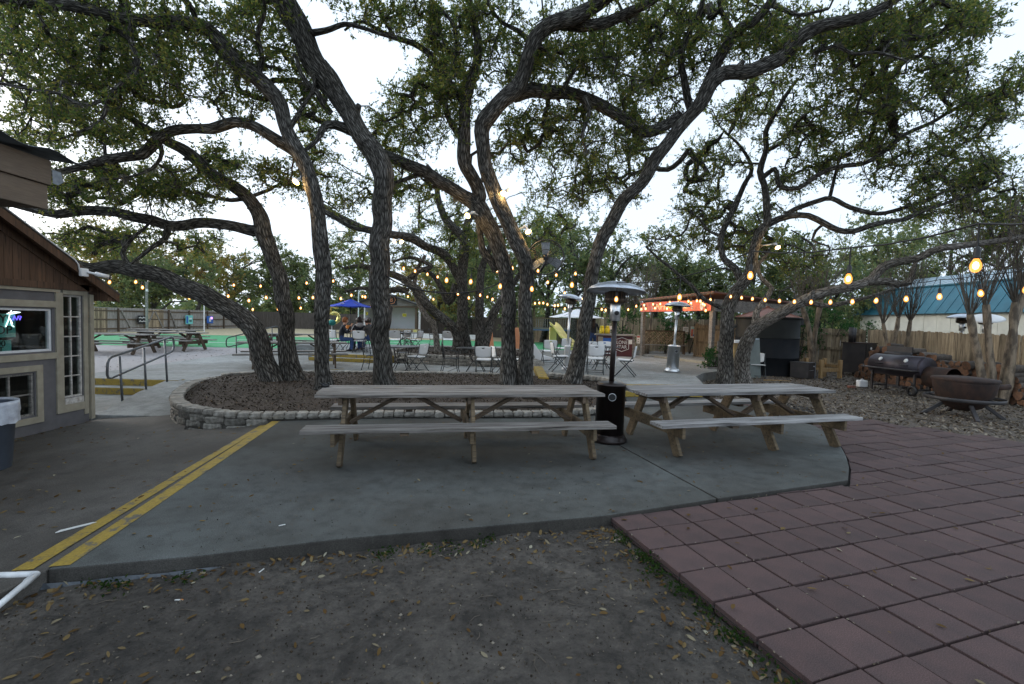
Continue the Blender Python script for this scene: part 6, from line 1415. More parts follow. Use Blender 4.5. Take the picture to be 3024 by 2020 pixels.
# ------------------------------------------------------------------ parasols
def parasol(label, loc, h, R, mat, n=6, droop=0.30, pole='iron_black', rz=0.2, base=True, tilt=0):
    t = thing('patio_umbrella', label, 'umbrella', loc, rz); t.rotation_euler = (tilt, 0, rz)
    for k in range(n):
        a0, a1 = 2*PI*k/n, 2*PI*(k+1)/n; m = MB(); vs = []; q = 6
        for i in range(q+1):
            f = i/q; z = h-droop*f-0.03*math.sin(f*PI)
            for j in range(q+1):
                g = j/q; p = Vector((math.cos(a0), math.sin(a0), 0)).lerp(Vector((math.cos(a1), math.sin(a1), 0)), g); sag = 0.05*f*math.sin(g*PI)
                vs.append((p.x*R*f, p.y*R*f, z-sag*0.6))
        m.add(vs, [(i*(q+1)+j, i*(q+1)+j+1, (i+1)*(q+1)+j+1, (i+1)*(q+1)+j) for i in range(q) for j in range(q)])
        o = m.build('canopy_panel', mat, t, True); o.modifiers.new('thick', 'SOLIDIFY').thickness = 0.004
        MB().tube([(0, 0, h-0.04), (math.cos(a0)*R, math.sin(a0)*R, h-droop-0.012)], 0.008, 5).build('rib', pole, t)
    MB().tube([(0, 0, 0.02 if base else 0.3), (0, 0, h+0.05)], 0.019, 10).build('pole', pole, t, True)
    MB().lathe([(0.03, h), (0.035, h+0.03), (0.012, h+0.07)], 10).build('finial', pole, t, True)
    if base: MB().lathe([(0.24, 0), (0.24, 0.03), (0.06, 0.07), (0.03, 0.14)], 24).build('base', pole, t, True)
    return t
ub = parasol('blue canvas umbrella over the people eating', dt, 2.05, 0.86, 'canvas_blue', 6, 0.30, rz=0.25)
m = MB()
for q in ((0, 0), (0.06, 0.02), (0.12, 0.0), (0.03, -0.03), (0.1, -0.04)): m.tube([(q[0]-0.03, 0, q[1]), (q[0], 0, q[1]+0.02), (q[0]+0.03, 0, q[1]-0.004)], 0.007, 4)
me = m.mesh('lettering', 'canvas_white', True); me.transform(Matrix.Translation((-0.20, -0.515, 1.862)) @ Matrix.Rotation(-0.95, 4, 'X') @ Matrix.Rotation(0.1, 4, 'Y')); o = link('lettering', me, ub); o.rotation_euler = (0, 0, -0.25)
parasol('white canvas umbrella beyond the slanting trunk', Vector(G(1700, 1042, .22)), 2.12, 1.35, 'canvas_white', 8, 0.42, rz=0.1)
# ------------------------------------------------------------------ the diners and the woman at the bar
def hair_cap(V, mat, root, seed, sx=1.0, sy=1.1, sz=1.15, back=0.02):
    c = Vector(V['head'][0])+Vector((0, -back, 0.045)); m = blob(0.108, c, sx, sy, sz, mat, seed, cut=lambda d: not (d.y > 0.035 and d.z < 0.035) and d.z > -0.085, jit=0.05); return m.build('hair', mat, root, True)
def person(key, label, loc, rz):
    me, V = PEOPLE[key]; t = thing('person', label, 'person', loc, rz); link('body', me, t); return t, V
t, V = person('red', 'person with red hair in a black jacket and jeans, eating at the table', Vector(G(1004, 1040, .32)), math.radians(-62)); hair_cap(V, 'hair_red', t, 1)
t, V = person('grey', 'person with grey hair in a pale top on the far side of the table', dt+Vector((0.08, 0.85, 0)), math.radians(176)); hair_cap(V, 'hair_grey', t, 2)
t, V = person('hood', 'person in a dark jacket with a pale hood, back turned to us', Vector(G(1062, 1036, .32)), math.radians(28)); hair_cap(V, 'hair_dark', t, 3, 1.08, 1.2, 1.2)
blob(0.05, Vector(V['head'][0])+Vector((0, -0.06, 0.155)), 1, 1, 1, 'hair_dark', 4).build('hair_bun', 'hair_dark', t, True)
blob(0.15, Vector(V['neck'][0])+Vector((0, -0.09, -0.03)), 1.0, 0.6, 0.62, 'cloth_pale', 5, jit=0.03).build('hood', 'cloth_pale', t, True)
t, V = person('cap', 'person in a white patterned cap and grey jacket beside the thick trunk', dt+Vector((0.78, 0.02, 0)), math.radians(82)); hair_cap(V, 'hair_dark', t, 6)
c = Vector(V['head'][0]); blob(0.118, c+Vector((0, -0.005, 0.06)), 0.95, 1.08, 0.95, 'cap_white', 7, cut=lambda d: d.z > -0.02, jit=0.0).build('cap', 'cap_white', t, True)
MB().slab([(-0.08, 0), (0.08, 0), (0.06, 0.09), (0, 0.11), (-0.06, 0.09)], frame(c+Vector((0, 0.10, 0.06)), (1, 0, 0), (0, 1, -0.15)), 0.008).build('cap_brim', 'cap_white', t)
t, V = person('blue', 'person in a blue shirt on the far right side of the table', dt+Vector((0.62, 0.66, 0)), math.radians(140)); hair_cap(V, 'hair_dark', t, 8)
t, V = person('woman', 'person with long dark hair in a black top and blue jeans at the bar', Vector(Dp(1752, 960, 22.6)).xy.to_3d()+Vector((0, 0, 0.22)), math.radians(-12)); hair_cap(V, 'hair_dark', t, 9)
c = Vector(V['head'][0]); m = MB(); m.tube([c+Vector((0, -0.03, 0.05)), c+Vector((0, -0.10, -0.08)), c+Vector((0, -0.14, -0.26)), c+Vector((0, -0.145, -0.40))], [0.095, 0.11, 0.10, 0.05], 12); m.build('long_hair', 'hair_dark', t, True)
# things on their table
o = thing('water_jug', 'white and orange drinks jug on the diners table', 'jug', dt+Vector((-0.02, -0.2, 0.723)))
MB().lathe([(0.07, 0), (0.08, 0.02), (0.08, 0.16), (0.07, 0.18)], 16).build('body', 'plastic_white', o, True); MB().lathe([(0.082, 0.14), (0.085, 0.15), (0.085, 0.26), (0.05, 0.29)], 16).build('lid', 'orange', o, True)
o = thing('menu_caddy', 'dark caddy standing on the diners table', 'caddy', dt+Vector((-0.26, -0.18, 0.723))); MB().box((0, 0, 0.09), (0.12, 0.10, 0.18)).build('box', 'cloth_black', o, bevel=0.008); MB().box((0, 0, 0.2), (0.11, 0.02, 0.05)).build('card', 'cloth_black', o)
o = thing('cup', 'white paper cup on the diners table', 'cup', dt+Vector((-0.12, 0.1, 0.723))); MB().lathe([(0.032, 0), (0.042, 0.11), (0.038, 0.11), (0.03, 0.01)], 14, cap=False).build('wall', 'paper', o, True)
# gold number balloon and a green one below it
bl = thing('gold_balloon', 'gold foil number 5 balloon left of the blue umbrella', 'balloon', Dp(985, 958, 18.9))
pts5 = [(0.20, 0.72), (0.02, 0.73), (-0.14, 0.71), (-0.15, 0.52), (-0.13, 0.44), (0.02, 0.47), (0.16, 0.42), (0.22, 0.30), (0.18, 0.15), (0.05, 0.07), (-0.12, 0.10), (-0.19, 0.16)]
MB().tube([(x, 0.0, z) for x, z in catmull(np.array([(a, b, 0) for a, b in pts5]), 0.05)[:, :2]], [0.075+0.012*math.sin(i*1.1) for i in range(len(catmull(np.array([(a, b, 0) for a, b in pts5]), 0.05)))], 12).build('digit', 'gold_foil', bl, True)
g2 = thing('green_balloon', 'dark green foil balloon hanging below the gold one', 'balloon', Dp(980, 953, 18.8)); blob(0.17, Vector((0, 0, 0)), 1.0, 0.5, 0.72, 'green_foil', 3, jit=0.03).build('skin', 'green_foil', g2, True); MB().tube([(0, 0, -0.12), (0.01, 0, -0.5), (0, 0, -0.95)], 0.012, 6).build('stick', 'plastic_white', g2, True)
# ------------------------------------------------------------------ smokers' yard at the right
def gzz(x, y, o=0.008): return float(gz(x, y))+o
# round bar bin with a conical roof
bc = Vector((9.25, 16.55, gzz(9.25, 16.55)-0.03)); rb_ = thing('round_bin', 'round dark metal bin hut with a rusty conical roof', 'bin hut', bc)
m = MB(); m.lathe([(1.03, 0.0), (1.03, 0.62), (1.045, 0.63), (1.045, 0.65), (1.03, 0.66), (1.03, 1.30)], 48, cap=False); m.build('lower_wall', 'bin_dark', rb_, True)
m = MB(); n = 48; vs = []; a_open = (math.radians(196), math.radians(246))
m.lathe([(1.03, 1.30), (1.045, 1.31), (1.045, 1.33), (1.03, 1.34), (1.03, 2.06)], 48, cap=False); m.build('upper_wall', 'bin_olive', rb_, True)
n = 12
for k in range(n):
    a0, a1 = 2*PI*k/n, 2*PI*(k+1)/n; p0, p1 = (1.09*math.cos(a0), 1.09*math.sin(a0), 2.05), (1.09*math.cos(a1), 1.09*math.sin(a1), 2.05)
    m = MB(); m.add([p0, p1, (0, 0, 2.42), (p0[0], p0[1], 2.03), (p1[0], p1[1], 2.03)], [(0, 1, 2), (3, 4, 1, 0)]); m.build('roof_panel', 'rust_roof', rb_)
    MB().tube([p0, (0, 0, 2.425)], 0.014, 5).build('roof_seam', 'rust_roof', rb_)
MB().lathe([(0.07, 2.40), (0.07, 2.46), (0.0, 2.48)], 12).build('roof_cap', 'rust_roof', rb_, True)
MB().lathe([(1.04, 1.98), (1.09, 2.0), (1.09, 2.05), (1.04, 2.05)], 48, cap=False).build('eave_rim', 'bin_olive', rb_, True)
MB().box((0.96, -0.38, 1.9), (0.14, 0.2, 0.22)).build('vent_box', 'iron_black', rb_, bevel=0.01)
q = Vector(Dp(2182, 1000, 15.25)); sh = thing('serving_shelf', 'white serving shelf on a plywood front left of the bin', 'shelf', (q.x, q.y, gzz(q.x, q.y)))
MB().box((0.12, 0, 1.18), (0.62, 0.30, 0.10)).build('shelf_board', 'plastic_white', sh, bevel=0.01); MB().box((0.14, 0.05, 0.57), (0.56, 0.04, 1.10)).build('front_panel', 'plywood', sh); MB().bar((0.0, -0.10, 0.75), (0.16, -0.02, 1.1), 0.03, 0.03).build('strut', 'fresh_tan', sh)
MB().tube([(0.08, -0.03, 1.0), (0.2, -0.05, 0.8), (0.12, -0.06, 0.6), (0.18, -0.05, 0.42), (0.10, -0.05, 0.3)], 0.012, 6).build('hose', 'slide_yellow', sh, True)
q = Vector(Dp(2228, 1060, 15.05)); dr = thing('leaning_door', 'grey green door slab leaning on the round bin', 'door slab', (q.x, q.y, gzz(q.x, q.y))); dr.rotation_euler = (math.radians(-8), 0, math.radians(4))
MB().box((0, 0, 0.66), (0.50, 0.04, 1.34)).build('leaf', 'door_green', dr, bevel=0.006); MB().box((0, -0.026, 1.29), (0.46, 0.008, 0.02)).build('edge_strip', 'steel_dull', dr)
# black box and timber frame
q = Vector(G(2372, 1118, 0.0)); bb = thing('black_box', 'black steel fire box with a pale front edge on the mulch', 'box', (q.x+0.12, q.y+0.25, gzz(q.x, q.y)), math.radians(38))
MB().box((0, 0, 0.27), (0.56, 0.56, 0.50)).build('body', 'smoker_black', bb, bevel=0.01); MB().box((0, 0, 0.535), (0.60, 0.60, 0.025)).build('lid', 'smoker_black', bb, bevel=0.006)
MB().box((0.285, -0.285, 0.27), (0.02, 0.02, 0.52)).build('edge_strip', 'steel_dull', bb); MB().lathe([(0.02, 0), (0.02, 0.02), (0, 0.025)], 10, c=(0.12, -0.285, 0.42), M=Matrix.Rotation(PI/2, 3, 'X')).build('knob', 'steel', bb, True); MB().box((-0.05, -0.29, 0.29), (0.34, 0.012, 0.012)).build('handle', 'steel_dull', bb)
q = Vector(G(2446, 1118, 0.0)); fr_ = thing('timber_frame', 'square frame of four tan timber posts and rails', 'timber frame', (q.x, q.y+0.3, gzz(q.x, q.y)), math.radians(12))
for sx in (-1, 1):
    for sy in (-1, 1): MB().box((sx*0.38, sy*0.30, 0.33), (0.10, 0.10, 0.66 if sy > 0 else 0.62)).build('post', 'fresh_tan', fr_, bevel=0.004)
for sy in (-1, 1): MB().box((0, sy*0.30, 0.30), (0.66, 0.04, 0.12)).build('rail', 'fresh_tan', fr_, bevel=0.004)
for sx in (-1, 1): MB().box((sx*0.38, 0, 0.42), (0.04, 0.50, 0.10)).build('rail', 'fresh_tan', fr_, bevel=0.004)
# cabinet smoker
q = Vector(G(2530, 1112, 0.0)); cs = thing('cabinet_smoker', 'upright black cabinet smoker with two dials and twin stacks', 'smoker', (q.x+0.3, q.y+0.35, gzz(q.x, q.y)), math.radians(30))
MB().box((0, 0, 0.65), (0.86, 0.72, 1.06)).build('cabinet', 'smoker_black', cs, bevel=0.012)
MB().box((0, -0.375, 0.90), (0.80, 0.03, 0.50)).build('door', 'smoker_black', cs, bevel=0.008); MB().box((0, -0.375, 0.40), (0.80, 0.03, 0.42)).build('door', 'smoker_black', cs, bevel=0.008)
for z in (1.0, 0.52):
    g_ = MB(); g_.lathe([(0.05, 0.0), (0.05, 0.02), (0.0, 0.021)], 18, c=(-0.10, -0.395, z), M=Matrix.Rotation(PI/2, 3, 'X')); d_ = g_.build('dial', 'paper', cs, True); MB().box((-0.095, -0.418, z+0.01), (0.05, 0.003, 0.007), Matrix.Rotation(0.7, 3, 'Y')).build('needle', 'poster_red', cs)
for z in (0.95, 0.75, 0.45): MB().box((0.33, -0.40, z), (0.06, 0.03, 0.05)).build('hinge', 'iron_black', cs)
MB().box((0, 0, 1.19), (0.92, 0.78, 0.03)).build('top_plate', 'rust', cs); MB().tube([(-0.30, 0.15, 1.2), (-0.30, 0.15, 1.75)], 0.085, 14).build('stack', 'smoker_black', cs, True); MB().tube([(-0.02, 0.2, 1.2), (-0.02, 0.2, 1.72)], 0.085, 14).build('stack', 'smoker_black', cs, True)
for sx in (-1, 1):
    for sy in (-1, 1): MB().box((sx*0.38, sy*0.3, 0.06), (0.06, 0.06, 0.14)).build('leg', 'smoker_black', cs)
q = Vector(G(2545, 1140, 0.0)); jg = thing('white_jug', 'white plastic jug on the ground under the barrel smoker', 'jug', (q.x, q.y, gzz(q.x, q.y))); MB().box((0, 0, 0.11), (0.26, 0.16, 0.2)).build('body', 'plastic_white', jg, bevel=0.03); MB().tube([(-0.06, 0, 0.2), (0, 0, 0.25), (0.06, 0, 0.2)], 0.014, 7).build('handle', 'plastic_white', jg, True)
# barrel smoker: barrel along Y, fire box at the near end
bs = thing('barrel_smoker', 'long black barrel smoker on legs with two dials and a fire box', 'smoker', (10.75, 12.55, gzz(10.75, 12.55)), math.radians(8)); bs.scale = (0.9, 0.86, 0.92)
RY = Matrix.Rotation(PI/2, 3, 'X')
MB().lathe([(0.0, -0.86), (0.30, -0.86), (0.31, -0.85), (0.31, 0.85), (0.30, 0.86), (0.0, 0.86)], 32, c=(0, 0, 0.80), M=RY, cap=False).build('barrel', 'smoker_purple', bs, True)
m = MB(); vs = []
for j in range(2):
    for i in range(13): a = math.radians(95+i*8.5); vs.append((0.318*math.cos(a), (-0.80, 0.80)[j], 0.80+0.318*math.sin(a)))
m.add(vs, [(i, i+1, 14+i, 13+i) for i in range(12)]); o = m.build('lid', 'smoker_purple', bs, True); o.modifiers.new('thick', 'SOLIDIFY').thickness = 0.012
for y in (0.42, -0.42):
    MB().lathe([(0.06, 0.0), (0.06, 0.025), (0.0, 0.026)], 18, c=(-0.27, y, 0.98), M=Matrix.Rotation(-PI/2+0.6, 3, 'Y')).build('dial', 'paper', bs, True)
    MB().tube([(-0.30, y-0.12, 0.86), (-0.37, y-0.10, 0.85), (-0.37, y+0.10, 0.85), (-0.30, y+0.12, 0.86)], 0.014, 7).build('lid_handle', 'iron_black', bs, True)
MB().box((-0.43, 0, 0.72), (0.26, 1.72, 0.03)).build('side_shelf', 'smoker_black', bs, bevel=0.005)
for y in (-0.7, 0.7):
    for x in (-0.26, 0.26): MB().box((x, y, 0.30), (0.05, 0.05, 0.62)).build('leg', 'smoker_black', bs)
    MB().box((0, y, 0.16), (0.56, 0.04, 0.04)).build('leg_rail', 'smoker_black', bs)
for x in (-0.32, 0.32): MB().lathe([(0.10, -0.03), (0.15, -0.03), (0.15, 0.03), (0.10, 0.03), (0.10, -0.03)], 20, c=(x, -0.70, 0.145), M=Matrix.Rotation(PI/2, 3, 'Y'), cap=False).build('wheel', 'iron_black', bs, True)
MB().lathe([(0.0, -0.34), (0.28, -0.34), (0.29, -0.33), (0.29, 0.33), (0.28, 0.34)], 28, c=(0.05, -1.20, 0.58), M=RY, cap=False).build('fire_box', 'rust', bs, True); MB().box((0.05, -1.545, 0.55), (0.3, 0.015, 0.3)).build('fire_door', 'rust', bs, bevel=0.004)
MB().tube([(0.12, 0.95, 0.75), (0.12, 0.95, 1.05)], 0.05, 12).build('stack', 'smoker_black', bs, True)
wt = thing('grill_rack', 'small black grill and flat tray standing behind the barrel smoker', 'grill', (11.6, 13.6, gzz(11.6, 13.6)), math.radians(15)); MB().box((0, 0, 1.12), (0.06, 0.70, 0.22)).build('tray', 'smoker_black', wt, bevel=0.006); MB().tube([(-0.06, -0.36, 1.0), (-0.06, 0.36, 1.0)], 0.065, 12).build('drum', 'smoker_black', wt, True); MB().box((0, 0, 0.48), (0.05, 0.07, 0.98)).build('post', 'smoker_black', wt); MB().box((0, 0, 0.03), (0.4, 0.5, 0.05)).build('base', 'smoker_black', wt)
# cauldron fire pit
fp = thing('fire_pit', 'big rusty kettle fire pit with a flat lid on splayed legs', 'fire pit', (9.30, 9.30, gzz(9.30, 9.30)), math.radians(20)); fp.scale = (0.66, 0.66, 1.14)
MB().lathe([(0.0, 0.10), (0.20, 0.11), (0.42, 0.17), (0.60, 0.29), (0.71, 0.45), (0.75, 0.60), (0.76, 0.645), (0.73, 0.645)], 48, cap=False).build('bowl', 'rust', fp, True)
MB().lathe([(0.79, 0.645), (0.80, 0.665), (0.78, 0.69), (0.4, 0.715), (0.0, 0.72)], 48, cap=False).build('lid', 'rust', fp, True)
MB().lathe([(0.92, 0.30), (0.935, 0.30), (0.935, 0.36), (0.92, 0.36), (0.92, 0.30)], 56, cap=False).build('hoop', 'smoker_black', fp, True)
for k in range(4):
    a = PI/4+k*PI/2; MB().bar((0.42*math.cos(a), 0.42*math.sin(a), 0.26), (0.98*math.cos(a), 0.98*math.sin(a), -0.01), 0.10, 0.06).build('leg', 'smoker_black', fp, bevel=0.006)
    MB().bar((0.62*math.cos(a+0.7), 0.62*math.sin(a+0.7), 0.34), (0.925*math.cos(a+0.7), 0.925*math.sin(a+0.7), 0.33), 0.03, 0.03).build('spoke', 'smoker_black', fp)
MB().tube([(0.70, -0.25, 0.52), (1.35, -0.48, 0.55)], 0.05, 12).build('drain_pipe', 'rust', fp, True)
# firewood along the fence: every log an object
wp = 0; r_ = random.Random(9)
logmeshes = []
for k in range(10):
    m = MB(); rr0 = 0.065+0.007*k; n = 10; L = 0.42; vs = []
    jit = [1+r_.uniform(-0.16, 0.12) for _ in range(n)]
    for x in (-L/2, L/2):
        for j in range(n): a = 2*PI*j/n; vs.append((x, rr0*jit[j]*math.cos(a), rr0*jit[j]*math.sin(a)))
    m.add(vs, [(j, (j+1) % n, n+(j+1) % n, n+j) for j in range(n)]); m.cur = 1; m.add(vs[:n], [tuple(range(n-1, -1, -1))]); m.add(vs[n:], [tuple(range(n))])
    logmeshes.append(m.mesh('firewood_log', ['log_bark', 'log_end'], True))
pile = thing('firewood_pile', 'long stack of split firewood logs along the tan fence', 'firewood pile', (12.25, 13.0, gzz(12.25, 13.0)))
for layer in range(10):
    y = -2.6+0.085*layer+r_.uniform(0, 0.05)
    while y < 2.9-0.1*layer:
        k = r_.randrange(10); rad = 0.065+0.007*k
        hmax = 1.16-0.10*abs(y-1.4) if y > -0.3 else 0.86-0.06*abs(y+1.2)
        z = 0.085+layer*0.125
        if z < hmax+r_.uniform(-0.08, 0.08): link('log', logmeshes[k], pile, loc=(r_.uniform(-0.06, 0.06), y+rad, z+r_.uniform(-0.015, 0.015)), rot=(r_.uniform(0, 6), r_.gauss(0, 0.06), r_.gauss(0, 0.10)))
        y += rad*2*0.97
# tan picket fence along the yard: every picket its own part
def picket(w_, h_, th=0.018, ear=0.03):
    m = MB(); m.slab([(-w_/2, 0), (w_/2, 0), (w_/2, h_-ear), (w_/2-ear, h_), (-w_/2+ear, h_), (-w_/2, h_-ear)], Matrix.Identity(4), th); return m
PK = {}
def fence(label, a, b, h, mat, pw=0.14, gap=0.006, each=True, name='picket_fence', z0=None, rails=True, rail_side=1, post_every=2.4, group='timber fences', ear=0.03, rail_mat=None):
    A, B = Vector((*a, 0)), Vector((*b, 0)); L = (B-A).length; an = math.atan2(B.y-A.y, B.x-A.x); z = gzz(*a, 0.0) if z0 is None else z0
    zb = gzz(*b, 0.0) if z0 is None else z0
    t = thing(name, label, 'fence', (A.x, A.y, z), an, group); n = int(L/(pw+gap)); r_ = random.Random(int(L*100)); jm = MB(); sl_ = (zb-z)/L
    for i in range(n):
        x = (i+0.5)*L/n; dz = r_.gauss(0, 0.012); tl = r_.gauss(0, 0.006)
        if each:
            key = (pw, h, mat, ear)
            if key not in PK: PK[key] = picket(pw, h, ear=ear).mesh('picket', mat)
            link('picket', PK[key], t, loc=(x, r_.gauss(0, 0.004), dz+sl_*x), rot=(0, tl, 0))
        else:
            q = picket(pw, h, ear=ear); jm.add([(vx+x, vy+r_.gauss(0, 0.0), vz+dz+sl_*x) for vx, vy, vz in q.v], q.f)
    if not each: o = jm.build('pickets', mat, t); o['kind'] = 'stuff'
    if rails:
        for zz in (0.25, h*0.52, h-0.22): MB().bar((0, rail_side*0.035, zz), (L, rail_side*0.035, zz+sl_*L), 0.04, 0.09).build('rail', rail_mat or mat, t)
        k = max(1, int(L/post_every))
        for i in range(k+1): MB().box((L*i/k, rail_side*0.085, h/2-0.05+sl_*L*i/k), (0.09, 0.09, h)).build('post', rail_mat or mat, t)
    return t
fence('weathered tan picket fence behind the firewood', (12.75, 9.6), (13.75, 17.6), 1.68, 'fence_tan', rail_side=-1)
fence('shadowed board fence behind the dark shrubs', (13.8, 17.9), (8.2, 20.4), 1.68, 'fence_tan', rail_side=1)
# shed beyond the fence
sd = thing('shed', 'white shed with a teal metal gambrel roof behind the tan fence', 'shed', (17.6, 16.5, 0.0)); y0, y1 = -6.5, 6.6
for i in range(22):
    ya, yb = y0+(y1-y0)*i/22, y0+(y1-y0)*(i+1)/22; MB().box((0.03+0.002*(i % 2), (ya+yb)/2, 1.23), (0.06, yb-ya-0.012, 2.5)).build('wall_panel', 'shed_wall', sd)
MB().box((1.6, y1-0.05, 1.23), (3.0, 0.08, 2.46)).build('end_wall', 'shed_wall', sd); MB().box((0.075, 0, 1.2), (0.02, 13.0, 2.4)).build('wall_backing', 'trim_beige', sd)
def roofp(name, p0, p1, mat, npan):
    for i in range(npan):
        ya, yb = y0-0.2+(y1-y0+0.4)*i/npan, y0-0.2+(y1-y0+0.4)*(i+1)/npan; m = MB()
        m.add([(p0[0], ya, p0[1]), (p0[0], yb-0.004, p0[1]), (p1[0], yb-0.004, p1[1]), (p1[0], ya, p1[1])], [(0, 1, 2, 3)]); o = m.build(name, mat, sd); o.modifiers.new('thick', 'SOLIDIFY').thickness = 0.02
        nx_ = Vector((-(p1[1]-p0[1]), 0, p1[0]-p0[0])).normalized()*0.018
        MB().bar((p0[0]+nx_.x, ya, p0[1]+nx_.z), (p1[0]+nx_.x, ya, p1[1]+nx_.z), 0.035, 0.03).build('roof_rib', mat, sd)
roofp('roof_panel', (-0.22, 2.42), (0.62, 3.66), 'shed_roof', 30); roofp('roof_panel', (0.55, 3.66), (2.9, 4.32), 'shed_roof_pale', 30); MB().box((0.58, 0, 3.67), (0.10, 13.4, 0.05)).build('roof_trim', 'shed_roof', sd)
# two worn heaters stored behind the fence
heater('stored patio heater with a flat steel hood behind the tan fence', (14.15, 14.35, 0.0), 2.14, 'steel', 'steel', 'steel_dull', hood=0.40)
heater('stored patio heater with a bent white hood behind the tan fence', (14.05, 13.55, 0.0), 2.10, 'steel', 'steel', 'plastic_white', hood=0.42, hood_tilt=(0.22, -0.2))
for k, (p0, p1, r) in enumerate([((2552, 1205), (2932, 1258), 0.014), ((2315, 1104), (2345, 1098), 0.018), ((2255, 1122), (2336, 1125), 0.02)]):
    a, b = Vector(G(*p0, 0.0)), Vector(G(*p1, 0.0)); mid = (a+b)/2+Vector((0.03, 0.05, 0.0)); m = MB()
    pts = [Vector((p.x, p.y, gzz(p.x, p.y)+r)) for p in (a, (a+mid)/2, mid, (mid+b)/2, b)]; m.tube(pts, [r*1.2, r, r, r*0.8, r*0.5], 6)
    o = m.build('stick', 'fresh_tan' if k else 'twig', None, True); tag(o, ['long thin fallen branch lying before the smokers', 'short pale stick beside the black box', 'pale straight stick lying by the folding chair'][k], 'stick')
o = MB().prism([(-0.09, -0.05), (0.09, -0.05), (0.09, 0.05), (-0.09, 0.05)], 0, 0.07).build('brick', 'rust_roof', None, bevel=0.006); q = G(2514, 1142, 0); o.location = (q.x, q.y, gzz(q.x, q.y)); tag(o, 'single red brick on the mulch near the barrel smoker', 'brick')
# ------------------------------------------------------------------ pavilion with the banner
pvA, pvB = Vector((6.05, 21.1, 0)), Vector((7.60, 17.35, 0)); side = Vector((4.1, 1.75, 0)); zf = 0.30
pav = thing('pavilion', 'open timber pavilion with a long red banner under its roof', 'pavilion', (pvB.x, pvB.y, 0.15))
pc = [pvA, pvB, pvB+side, pvA+side]
m = MB(); m.prism([(p.x, p.y) for p in (pvB, pvB+side, pvA+side, pvA)], 0.0, zf); bw(m, 'floor', 'concrete_pale', pav)
dAB = (pvB-pvA).normalized(); nAB = Vector((dAB.y, -dAB.x, 0))
m = MB(); m.bar(pvA+dAB*0.9-nAB*(-0.02)+Vector((0, 0, 0.20)), pvB+Vector((0, 0, 0.20))-nAB*(-0.02), 0.05, 0.19); bw(m, 'painted_kerb', 'trim_beige', pav)
for k, p in enumerate(pc):
    m = MB(); m.box((p.x, p.y, 1.3), (0.16, 0.16, 2.3), Matrix.Rotation(math.atan2(dAB.y, dAB.x), 3, 'Z')); bw(m, 'post', 'timber_grey' if k < 2 else 'timber_brown', pav, 0.006)
top = 2.66
def fas(a, b, z0, z1, mat, off=0.10, name='fascia_board'):
    m = MB(); d = (b-a).normalized(); nn = Vector((d.y, -d.x, 0)); m.bar(a-d*0.1+nn*off+Vector((0, 0, (z0+z1)/2)), b+d*0.1+nn*off+Vector((0, 0, (z0+z1)/2)), 0.04, z1-z0); return bw(m, name, mat, pav)
fas(pvA, pvB, 2.24, top, 'timber_brown', -0.10)
# grey upright boards on the right hand side: each a part
d = side.normalized(); nn = Vector((d.y, -d.x, 0)); L = side.length+0.9
for i in range(30):
    p = pvB-d*0.05+d*(i+0.5)*L/30+nn*0.10; f = i/30; m = MB(); m.box((p.x, p.y, 2.46-0.06*f), (L/30-0.008, 0.03, 0.46-0.06*f), Matrix.Rotation(math.atan2(d.y, d.x), 3, 'Z')); bw(m, 'side_board', 'timber_grey', pav)
m = MB(); e = 0.16
q = [pvA-dAB*e-d*e, pvB+dAB*e-d*e, pvB+dAB*e+d*(side.length+1.0), pvA-dAB*e+d*(side.length+1.0)]
zt = [2.76, 2.92, 2.64, 2.52]
m.add([(p.x, p.y, z) for p, z in zip(q, zt)]+[(p.x, p.y, z+0.06) for p, z in zip(q, zt)], [(0, 1, 2, 3), (7, 6, 5, 4), (1, 0, 4, 5), (2, 1, 5, 6), (3, 2, 6, 7), (0, 3, 7, 4)]); bw(m, 'roof', 'rust_roof', pav)
m = MB(); m.bar(Vector((*q[0].xy, 2.75)), Vector((*q[1].xy, 2.91)), 0.03, 0.06); bw(m, 'roof_edge', 'timber_brown', pav)
for f in (0.25, 0.5, 0.75):
    m = MB(); a = pvA.lerp(pvB, f); m.bar(a+Vector((0, 0, 2.5)), a+side+Vector((0, 0, 2.45)), 0.05, 0.14); bw(m, 'rafter', 'timber_brown', pav)
# banner
bn = thing('banner', 'long red banner with cream lettering and a lime emblem under the pavilion roof', 'banner', tuple((pvA+pvB)/2+Vector((0, 0, 2.26))), math.atan2(dAB.y, dAB.x))
Lb = (pvB-pvA).length+0.1
MB().box((0, -0.14, 0.20), (Lb, 0.012, 0.42)).build('cloth', 'banner_red', bn)
def bl_(x, z): M = Matrix(((1, 0, 0), (0, 0, -1), (0, 1, 0))).to_4x4(); M.translation = (x, -0.150, z); return M
letter('lettering', 'Pura', 0.34, 'banner_cream', bn, bl_(-0.72, 0.18)); letter('lettering', 'Vida', 0.34, 'banner_cream', bn, bl_(0.58, 0.20))
M = bl_(-0.08, 0.2)
for k, (a0, a1) in enumerate([((-0.26, 0.12), (0.0, -0.12)), ((0.30, 0.17), (0.0, -0.12)), ((-0.02, 0.14), (0.0, -0.1)), ((0.2, 0.15), (0.02, -0.1))]):
    mm = MB(); mm.bar((a0[0], a0[1], 0.002), (a1[0], a1[1], 0.002), 0.06, 0.006); me = mm.mesh('emblem', 'banner_lime'); me.transform(M); link('emblem', me, bn)
